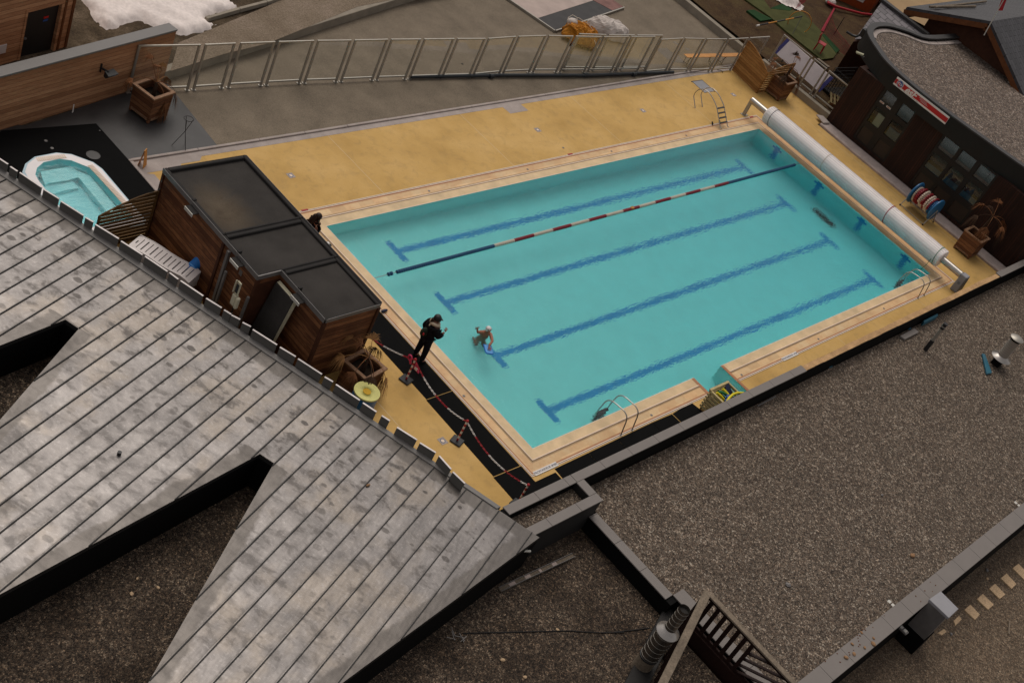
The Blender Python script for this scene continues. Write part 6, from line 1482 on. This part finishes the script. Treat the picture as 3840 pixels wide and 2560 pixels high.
# stones scattered on the coping and small debris
def stone(k, a, b, z, r, lb, mt='stone_tan'):
    if z == G2: r *= .55
    q = at(k, a, b, z); rnd = random.Random(int(a*7+b)); mb = MB(); mb.ball((0,0,r*.35), r, 8, 6, 1.1, .8, .55); mb.v = [(x*(1+rnd.uniform(-.2,.2)), y*(1+rnd.uniform(-.2,.2)), max(0,z_)) for x, y, z_ in mb.v]; o = mb.build('stone_chip', mt); o.location = (q.x,q.y,z); o.rotation_euler = (0,0,rnd.uniform(0,6)); return tag(o, lb, 'stone', None if not lb.startswith('tiny') else 'stone chips on the outer coping')
stone('g2', 972, 1242, Z2, .075, 'larger tan stone chip near the outer edge of the coping')
stone('g2', 742, 1355, Z2, .07, 'tan stone chip at the lower end of the scatter on the coping')
stone('g2', 810, 1325, Z2, .062, 'flat tan stone chip in the middle of the scatter on the coping')
stone('g2', 900, 1272, Z2, .05, 'rounded tan stone chip beside the scatter on the coping')
stone('g2', 795, 1242, Z2, .05, 'tan stone chip near the gravel side of the coping')
stone('g2', 873, 1145, Z2, .045, 'tan stone chip at the gravel edge of the coping joint')
stone('g2', 975, 1192, Z2, .045, 'pale stone chip just past the coping joint')
for a, b in ((850,1215),(845,1190),(860,1245),(775,1330),(770,1310),(808,1292),(670,1320),(695,1392),(570,1385),(860,1170),(840,1165),(850,1260),(1065,1002),(1330,838),(1372,882),(1405,793),(1470,798),(1496,747),(1452,720),(970,1100),(905,1122),(880,1120)):
    stone('g2', a, b, Z2, .016+.004*((a+b) % 3), 'tiny stone chip lying on the grey coping of the outer parapet', 'beam_timber')
for k, a, b, z, r, lb in (('g2',1300,500,G1,.09,'flat brown stone on the gravel roof'),('g2',255,748,G1,.09,'dark clod on the gravel roof near the railing'),('g1',1045,1470,G1,.05,'small dark clod in the middle of the gravel roof'),('g2',1925,622,G3,.07,'dark clod on the lower terrace by the parapet'),('g2',1625,1158,G3,.06,'grey stone beside the buried slab'),('g2',1930,695,G3,.06,'white chip on the lower terrace'),('g3',425,1122,G2,.09,'tan stone lying across the black cable'),('g5',920,1357,G2,.10,'pale stone on the shaded gravel in the roof notch'),('g5',1107,1315,G2,.09,'long pale stone on the shaded gravel in the roof notch'),('g5',960,1250,G2,.07,'small pale stone near the shaded notch wall'),('g3',150,1520,G2,.10,'pale round stone on the lower gravel at the picture bottom'),('k2',1210,1188,G2,.11,'pair of pale stones on the lower gravel')):
    stone(k, a, b, z, r, lb, 'paver' if 'pale' in lb or 'white' in lb or 'tan' in lb else 'stone_tan' if 'brown' in lb else 'grey_metal')
# plank and cable on the lower gravel
a = at('k2', 1185, 528, G2+.04); b = at('k2', 1875, 205, G2+.04); t = thing('metal_channel', 'weathered metal channel strip lying on the lower gravel', 'channel')
mb = MB(); mb.bar(a, b, .13, .03); mb.build('channel_base', 'rail_grey_wood', t)
mb = MB(); nn_ = (b-a).cross(Vector((0,0,1))).normalized()*.06
for s_ in (-1,1): mb.bar(a+nn_*s_+Vector((0,0,.03)), b+nn_*s_+Vector((0,0,.03)), .012, .04)
mb.build('channel_lip', 'grey_metal', t)
mb = MB()
for s0_, s1_ in ((.12,.2),(.33,.4),(.52,.55),(.70,.76)): mb.bar(a.lerp(b,s0_)+Vector((0,0,.02)), a.lerp(b,s1_)+Vector((0,0,.02)), .09, .012)
mb.build('paint_patch', 'platform_ply', t)
pts = [at('k2', *p_, G2+.015) for p_ in ((840,935),(1000,928),(1200,925),(1450,918),(1700,912),(1850,910),(2000,922),(2150,928),(2352,925))]+[at('g3', *p_, G2+.015) for p_ in ((900,1140),(1050,1125),(1200,1105))]
mb = MB(); mb.tube(pts, .016, 5); tag(mb.build('roof_cable', 'wire_black'), 'thin black cable running across the lower gravel to the flue', 'cable')
mb = MB()
for i in range(7):
    rnd = random.Random(i); q = at('k2', 780+rnd.uniform(-70,70), 960+rnd.uniform(-35,35), G2+.03); a_ = rnd.uniform(0,3.1); mb.bar((q.x-.12*math.cos(a_),q.y-.12*math.sin(a_),G2+.03+.01*i), (q.x+.12*math.cos(a_),q.y+.12*math.sin(a_),G2+.04+.01*i), .015)
tag(mb.build('twig_bundle', 'grey_metal'), 'small tangle of grey twigs at the end of the black cable', 'twigs')

# railing of the lower terrace
rt = thing('wooden_railing', 'dark wooden balcony railing with grey handrails meeting at a sharp corner', 'railing')
T_ = 1.45; CNR = Vector((-.36, -6.49, T_)); d1 = (at('h2', 330, 1568, T_)-CNR); d1.z = 0; d1.normalize(); d2 = Vector((0,-1,0))
mb = MB(); mb.bar(CNR-d1*.02-Vector((0,0,.03)), CNR+d1*6-Vector((0,0,.03)), .21, .06); mb.build('handrail', 'rail_grey_wood', rt, bevel=.01)
mb = MB(); mb.bar(CNR+d2*.03-Vector((0,0,.035)), CNR+d2*5-Vector((0,0,.035)), .17, .06); mb.build('handrail', 'rail_grey_wood', rt, bevel=.01)
mb = MB(); mb.bar(CNR+d1*.1-Vector((0,0,.12)), CNR+d1*6-Vector((0,0,.12)), .05, .10); mb.bar(CNR+d1*.1-Vector((0,0,1.2)), CNR+d1*6-Vector((0,0,1.2)), .06, .12); mb.bar(CNR+d2*.02-Vector((0,0,.12)), CNR+d2*5-Vector((0,0,.12)), .05, .10); mb.bar(CNR+d2*.02-Vector((0,0,1.2)), CNR+d2*5-Vector((0,0,1.2)), .06, .12); mb.build('rail_beam', 'rail_dark_wood', rt)
for dd_, ss in ((d2, (.0,1.72,3.6)), (d1, (1.3,3.0,4.7))):
    for s_ in ss:
        p_ = CNR+dd_*s_; mb = MB(); mb.bar(p_-Vector((0,0,3.2)), p_-Vector((0,0,.06)), .10, .10, (1,0,0)); mb.build('post', 'rail_dark_wood', rt)
for i in range(6):
    p_ = CNR+d2*(.26+i*.245); mb = MB(); mb.bar(p_-Vector((0,0,1.22)), p_-Vector((0,0,.08)), .025, .115, (0,1,0)); mb.build('baluster', 'rail_dark_wood', rt)
for i in range(7):
    ya_ = -8.22-i*.02; mb = MB(); y0_, z0_ = -8.25-.0*i, .95-.26*i
    a = Vector((-.36, -8.26, 1.0-.25*i)); b = Vector((-.36, -9.9, 1.0-.25*i+.85)); 
    if a.z < .2: a = Vector((-.36, -8.26-(.2-a.z)/.52, .2))
    if b.z > 1.33: b = a.lerp(b, (1.33-a.z)/(b.z-a.z))
    mb.bar(a, b, .03, .10, (1,0,0)); mb.build('brace_slat', 'rail_dark_wood', rt)
for i in range(22):
    p_ = CNR+d1*(.24+i*.25); mb = MB(); mb.bar(p_-Vector((0,0,1.22)), p_-Vector((0,0,.08)), .025, .115, (-d1.y,d1.x,0)); mb.build('baluster', 'rail_dark_wood', rt)
# pit inside the railing, slab and grass
n1 = Vector((-d1.y, d1.x, 0)); n1 = n1 if n1.y > 0 else -n1; c2 = Vector((CNR.x, CNR.y, 0))
mb = MB(); q = [c2+n1*.62+d1*-.3, c2+n1*.62+d1*8, c2+n1*.08+d1*8, c2+n1*.08+d1*-.1]; mb.prism([tuple(p_[:2]) for p_ in q], -2.4, .02); tag(mb.build('edge_slab', 'wall_face_grey', None, bevel=.02), 'grey slab ledge running below the wooden railing beside the tall flue', 'ledge')
mb = MB(); mb.poly([tuple((c2+n1*.10+d1*8)[:2]), tuple((c2+n1*.10)[:2]), (-.27,-6.3), (-.27,-14), (-9,-14)], -2.0); struct(mb.build('yard', 'dark_grass'))
mb = MB(); mb.box(-.45,-.27,-9.9,-6.42,-2.2,.22); tag(mb.build('retaining_wall', 'rail_dark_wood'), 'dark retaining wall below the railing in the lower yard', 'wall')

# ================================================================== PEOPLE
def hand_geo(mb, wr, d, pn, curl=.3, spread=.12, side=1, s=1.0):
    """palm, four fingers, thumb; d = direction of the hand, pn = palm normal, side = +1/-1 where the thumb sits"""
    wr = Vector(wr); d = Vector(d).normalized(); pn = Vector(pn); pn = (pn-d*pn.dot(d)).normalized(); sd = d.cross(pn)*side
    pal_ = wr+d*.085*s
    vs, fs = skin_geo([(*wr,.024*s),(*(wr+d*.045*s),.030*s),(*pal_,.030*s)], [(0,1),(1,2)], 1); mb.add(vs, fs)
    for i, (o, l) in enumerate(((.030,.068),(.010,.078),(-.011,.072),(-.031,.056))):
        b = pal_+sd*o*s; v = (d+sd*o/.03*spread).normalized(); pts = [b-d*.02*s]
        for k in range(3):
            v = (v+pn*curl*.6).normalized(); pts.append(pts[-1]+v*(l*s*(.5 if k == 0 else .33)))
        vs, fs = skin_geo([(*p_, .0095*s*(1-.1*k)) for k, p_ in enumerate(pts)], [(0,1),(1,2),(2,3)], 1); mb.add(vs, fs)
    b = wr+d*.03*s+sd*.02*s; v = (d*.65+sd*.75+pn*.2).normalized(); p2 = b+v*.045*s; p3 = p2+(v+d*.5).normalized()*.035*s
    vs, fs = skin_geo([(*b,.012*s),(*p2,.011*s),(*p3,.009*s)], [(0,1),(1,2)], 1); mb.add(vs, fs)
def head_geo(mb, c, f, up, s=1.0):
    """skull, jaw, nose, ears (slot 0), eyes (1), lips (2); c = skull centre, f = facing"""
    c = Vector(c); f = Vector(f).normalized(); up = Vector(up).normalized(); l = up.cross(f).normalized()
    P = lambda a, b, h: c+f*a*s+l*b*s+up*h*s
    def blob(p, r, sx, sy, sz):
        o = len(mb.v); mb.ball((0,0,0), r*s, 12, 9)
        for i in range(o, len(mb.v)):
            x, y, z = mb.v[i]; mb.v[i] = tuple(p+f*x*sx+l*y*sy+up*z*sz)
    blob(P(0,0,.02), .095, 1.02, .82, 1.05); blob(P(.025,0,-.055), .07, .92, .82, .95); blob(P(.06,0,-.085), .035, .9, 1, .8)
    vs, fs = skin_geo([(*P(.085,0,.012),.010*s),(*P(.105,0,-.02),.014*s),(*P(.085,0,-.03),.012*s)], [(0,1),(1,2)], 1); mb.add(vs, fs)
    for q in (-1, 1): blob(P(-.005,.078*q,-.01), .028, .6, .3, 1.1)
    mb.mat(1)
    for q in (-1, 1): blob(P(.080,.033*q,.008), .013, .8, 1.1, .8)
    mb.mat(2); blob(P(.082,0,-.062), .02, .5, 1.15, .4); mb.mat(0)
def body_geo(mb, J, E_): vs, fs = skin_geo(J, E_, 2); mb.add(vs, fs)

# 1 - standing person in black with cap and pale scarf, right hand raised
ps = thing('person', 'standing person in black clothes with dark cap, pale scarf and backpack at the pool edge', 'person', (-1.02, 4.14, .012), R(-12))
mb = MB()
J = [(0,0,.94,.115),(0,0,1.10,.11),(.01,0,1.28,.12),(.0,0,1.42,.09),(.015,0,1.50,.052),(.03,0,1.58,.055),
     (0,.095,.90,.09),(.0,.13,.50,.06),(-.03,.15,.09,.042),(.11,.165,.035,.035),
     (0,-.095,.90,.09),(.03,-.13,.50,.06),(.02,-.15,.09,.042),(.16,-.165,.035,.035),
     (0,.17,1.40,.058),(-.03,.27,1.14,.045),(.06,.25,.93,.034),
     (0,-.17,1.40,.058),(.05,-.29,1.17,.047),(.23,-.30,1.36,.034)]
E_ = [(0,1),(1,2),(2,3),(3,4),(4,5),(0,6),(6,7),(7,8),(8,9),(0,10),(10,11),(11,12),(12,13),(3,14),(14,15),(15,16),(3,17),(17,18),(18,19)]
body_geo(mb, J, E_); head_geo(mb, (.045,0,1.615), (.96,-.15,-.2), (.18,0,1), 1.0)
hand_geo(mb, (.235,-.30,1.37), (.25,.10,1), (.3,1,0), 1.0, .05, 1); hand_geo(mb, (.06,.25,.92), (.25,0,-1), (0,-1,0), .5, .05, 1)
mb.build('body', ['skin', 'eye_dark', 'lip'], ps, smooth=True)
mb = MB(); g_ = .028
Jj = [(0,0,.86,.165),(0,0,1.10,.155),(.01,0,1.28,.17),(.0,0,1.42,.12),(0,.185,1.395,.085),(-.035,.285,1.13,.072),(.045,.265,.965,.055),(0,-.185,1.395,.085),(.05,-.305,1.16,.074),(.205,-.305,1.315,.056)]
body_geo(mb, [(a_, b_, c_, d_*1.27) for a_, b_, c_, d_ in Jj], [(0,1),(1,2),(2,3),(3,4),(4,5),(5,6),(3,7),(7,8),(8,9)]); mb.build('jacket', 'cloth_black', ps, smooth=True)
mb = MB(); Jt = [(0,0,.94,.135),(0,.10,.88,.108),(.0,.135,.50,.082),(-.03,.155,.08,.062),(0,-.10,.88,.108),(.03,-.135,.50,.082),(.02,-.155,.08,.062)]
body_geo(mb, [(a_, b_, c_, d_*1.2) for a_, b_, c_, d_ in Jt], [(0,1),(1,2),(2,3),(0,4),(4,5),(5,6)]); mb.build('trousers', 'denim_dark', ps, smooth=True)
for x_, y_ in ((-.05,.155),(.0,-.155)):
    mb = MB(); body_geo(mb, [(x_-.03,y_,.05,.05),(x_+.08,y_+.01*(1 if y_>0 else -1),.045,.05),(x_+.18,y_+.02*(1 if y_>0 else -1),.035,.04)], [(0,1),(1,2)]); mb.build('boot', 'cloth_black', ps, smooth=True)
mb = MB(); mb.tube([(.02+.115*math.cos(q),.125*math.sin(q),1.475+.012*math.cos(q*3)-.02*math.cos(q)) for q in [2*math.pi*k/18 for k in range(18)]], .052, 9, closed=True); mb.tube([(-.06,.04,1.46),(-.13,.0,1.36)], [.06,.03], 8); mb.tube([(.05,-.10,1.47),(.13,-.12,1.38),(.15,-.10,1.30)], [.05,.05,.03], 8); mb.build('scarf', 'scarf_cream', ps, smooth=True)
mb = MB()
prof = [(.118,1.60),(.120,1.64),(.108,1.70),(.075,1.745),(.02,1.76)]
mb.lathe(prof, 18, (.035,0,0)); mb.hexa([(.13,-.075,1.615),(.225,-.055,1.575),(.225,.055,1.575),(.13,.075,1.615)], [(.12,-.08,1.635),(.23,-.055,1.587),(.23,.055,1.587),(.12,.08,1.635)]); cp_ = mb.build('cap', 'hair_black', ps, smooth=True)
mb = MB(); mb.tube([(-.07,.02,1.62),(-.10,.03,1.52),(-.10,.04,1.42)], [.06,.05,.03], 8); mb.build('hair', 'hair_brown', ps, smooth=True)
mb = MB(); body_geo(mb, [(-.21,0,.98,(.10,.13)),(-.22,0,1.14,(.11,.14)),(-.20,0,1.30,(.08,.11))], [(0,1),(1,2)]); bp_ = mb.build('backpack', 'pack_green', ps, smooth=True)
mb = MB(); mb.ball((-.31,-.10,1.16), .04, 8, 6, .5, 1, 1.2); mb.build('red_badge', 'red', bp_)
for y_ in (-.11,.11):
    mb = MB(); mb.tube([(-.16,y_,1.36),(-.02,y_*1.1,1.485),(.13,y_,1.40),(.165,y_*1.05,1.22),(.0,y_*1.6,1.04),(-.16,y_,1.02)], .022, 6); mb.build('strap', 'cloth_black', bp_, smooth=True)

# 2 - woman with long brown hair behind the shed
q = at('p', 1189, 803, 1.66)
pw = thing('person', 'woman in a black jacket with long brown hair, hand at her chin, behind the shed', 'person', (q.x, q.y, .006), R(-25))
mb = MB()
J = [(0,0,.92,.11),(0,0,1.08,.10),(.02,0,1.26,.11),(.02,0,1.38,.085),(.05,0,1.45,.047),(.07,0,1.52,.05),
     (0,.09,.88,.085),(.02,.10,.48,.058),(-.02,.10,.09,.04),(.12,.11,.035,.033),(0,-.09,.88,.085),(.02,-.10,.48,.058),(-.02,-.10,.09,.04),(.12,-.11,.035,.033),
     (.02,.15,1.36,.055),(-.0,.23,1.10,.044),(.17,.12,1.05,.032),(.02,-.15,1.36,.055),(.10,-.22,1.12,.044),(.17,-.09,1.30,.032)]
body_geo(mb, J, E_); head_geo(mb, (.085,0,1.555), (.92,-.1,-.38), (.38,0,.92), .98)
hand_geo(mb, (.17,-.085,1.31), (.0,.35,1), (-1,0,.2), .7, .05, 1); hand_geo(mb, (.17,.12,1.05), (.6,-.8,.1), (0,0,-1), .4, .05, 1)
mb.build('body', ['skin', 'eye_dark', 'lip'], pw, smooth=True)
mb = MB(); Jj = [(0,0,.84,.15),(0,0,1.08,.14),(.02,0,1.26,.152),(.02,0,1.37,.11),(.02,.16,1.35,.078),(0,.245,1.10,.066),(.15,.14,1.05,.05),(.02,-.16,1.35,.078),(.10,-.23,1.11,.066),(.165,-.10,1.26,.05)]
body_geo(mb, [(a_, b_, c_, d_*1.27) for a_, b_, c_, d_ in Jj], [(0,1),(1,2),(2,3),(3,4),(4,5),(5,6),(3,7),(7,8),(8,9)]); mb.build('jacket', 'cloth_black', pw, smooth=True)
mb = MB(); Jt = [(0,0,.92,.125),(0,.095,.86,.10),(.02,.10,.48,.075),(-.02,.10,.08,.056),(0,-.095,.86,.10),(.02,-.10,.48,.075),(-.02,-.10,.08,.056)]
body_geo(mb, [(a_, b_, c_, d_*1.2) for a_, b_, c_, d_ in Jt], [(0,1),(1,2),(2,3),(0,4),(4,5),(5,6)]); mb.build('trousers', 'denim_dark', pw, smooth=True)
for y_ in (.10,-.10):
    mb = MB(); body_geo(mb, [(-.04,y_,.05,.046),(.07,y_,.045,.046),(.15,y_,.035,.036)], [(0,1),(1,2)]); mb.build('boot', 'cloth_black', pw, smooth=True)
mb = MB(); mb.ball((.068,0,1.595), .108, 14, 9, 1.0, .92, .95); mb.tube([(.01,0,1.60),(-.055,0,1.48),(-.10,0,1.32),(-.12,0,1.14),(-.12,0,1.04)], [.085,.105,.115,.10,.04], 12)
for s_ in (-1, 1): mb.tube([(.09,.075*s_,1.60),(.07,.10*s_,1.48),(.06,.11*s_,1.34),(.07,.10*s_,1.22)], [.04,.042,.04,.02], 8)
mb.build('hair', 'hair_brown', pw, smooth=True)

# 3 - swimmer with white cap and blue kickboard
hd = at('g6', 1700, 432, .27); bd = at('g6', 1708, 655, .05); hr = at('g6', 1560, 455, .08); htp = at('g6', 1545, 408, .10)
fx = Vector((bd.x-hd.x, bd.y-hd.y, 0)).normalized(); lx = Vector((-fx.y, fx.x, 0))
sw = thing('person', 'swimmer in a white cap, one arm raised, the other on a blue kickboard', 'person', (hd.x, hd.y, 0))
O = Vector((hd.x, hd.y, 0)); loc_ = lambda v: tuple(Vector(v)-O)
def F(a, b, z): return tuple(fx*a+lx*b+Vector((0,0,z)))
sr_, sl_ = F(-.06,-.17,.07), F(-.06,.17,.06)
mb = MB(); bh = Vector(loc_(bd))
hw_ = Vector(loc_(hr)); wr2 = hw_+Vector((0,0,.06))
elL = Vector(sl_)*.45+bh*.55+lx*.07+Vector((0,0,.04))
elR = Vector(sr_)*.40+hw_*.60+Vector((0,0,-.04))
J = [(*F(-.16,0,-.48),.10),(*F(-.12,0,-.30),.10),(*F(-.08,0,-.10),.115),(*F(-.06,0,.06),.075),(*F(-.02,0,.13),.045),(*F(0,0,.19),.05),
     (*F(-.18,.09,-.52),.08),(*F(.05,.14,-.74),.055),(*F(-.28,.15,-.80),.036),(*F(-.38,.15,-.83),.03),
     (*F(-.18,-.09,-.52),.08),(*F(.0,-.14,-.76),.055),(*F(-.32,-.15,-.78),.036),(*F(-.42,-.15,-.80),.03),
     (*sl_,.05),(*elL,.038),(*(bh+Vector((0,0,.02))-fx*.07),.028), (*sr_,.05),(*elR,.038),(*wr2,.026)]
body_geo(mb, [(a_, b_, c_, d_*1.25) for a_, b_, c_, d_ in J], E_); head_geo(mb, F(.015,0,.25), tuple(fx*.95+Vector((0,0,-.22))), F(.22,0,1), .98)
hand_geo(mb, wr2, tuple(Vector((0,0,1))-lx*.35+fx*.1), tuple(fx), .12, .45, -1, 1.15)
hand_geo(mb, bh+Vector((0,0,.03))-fx*.06, tuple(fx*1+Vector((0,0,-.12))), (0,0,-1), .2, .3, 1, 1.1)
mb.build('body', ['skin_tan', 'eye_dark', 'lip'], sw, smooth=True)
mb = MB(); mb.ball((0,0,0), .105, 16, 10, 1.03, .90, .92); c_ = Vector(F(.0,0,.285)); mb.v = [tuple(c_+fx*x+lx*y+Vector((0,0,z))) for x, y, z in mb.v if True]; mb.build('swim_cap', 'cap_white', sw, smooth=True)
mb = MB()
for q in (-1, 1): mb.ball(tuple(Vector(F(.085,.037*q,.325))), .026, 8, 6)
mb.tube([tuple(Vector(F(.0,0,.318))+fx*(.098*math.cos(a))+lx*(.093*math.sin(a))+Vector((0,0,.012*math.cos(a)))) for a in [2*math.pi*k/20 for k in range(20)]], .008, 5, closed=True); mb.build('goggles', 'grey_metal', sw)
mb = MB(); Jt = [(*F(-.16,0,-.46),.118),(*F(-.18,.09,-.54),.095),(*F(-.05,.12,-.64),.075),(*F(-.18,-.09,-.54),.095),(*F(-.07,-.12,-.65),.075)]
body_geo(mb, Jt, [(0,1),(1,2),(0,3),(3,4)]); mb.build('swim_shorts', 'swimsuit', sw, smooth=True)
t = thing('kickboard', 'blue kickboard held in the water by the swimmer', 'kickboard', (bd.x, bd.y, -.005), math.atan2(fx.y, fx.x))
mb = MB(); mb.prism([(-.20,-.14),(.16,-.14),(.22,-.09),(.22,.09),(.16,.14),(-.20,.14)], -.02, .02); mb.build('foam', 'mat_blue', t, bevel=.015)
mb = MB(); mb.prism([(-.17,-.115),(.15,-.115),(.19,-.08),(.19,.08),(.15,.115),(-.17,.115)], .0201, .025); mb.build('top_face', 'board_blue', t)
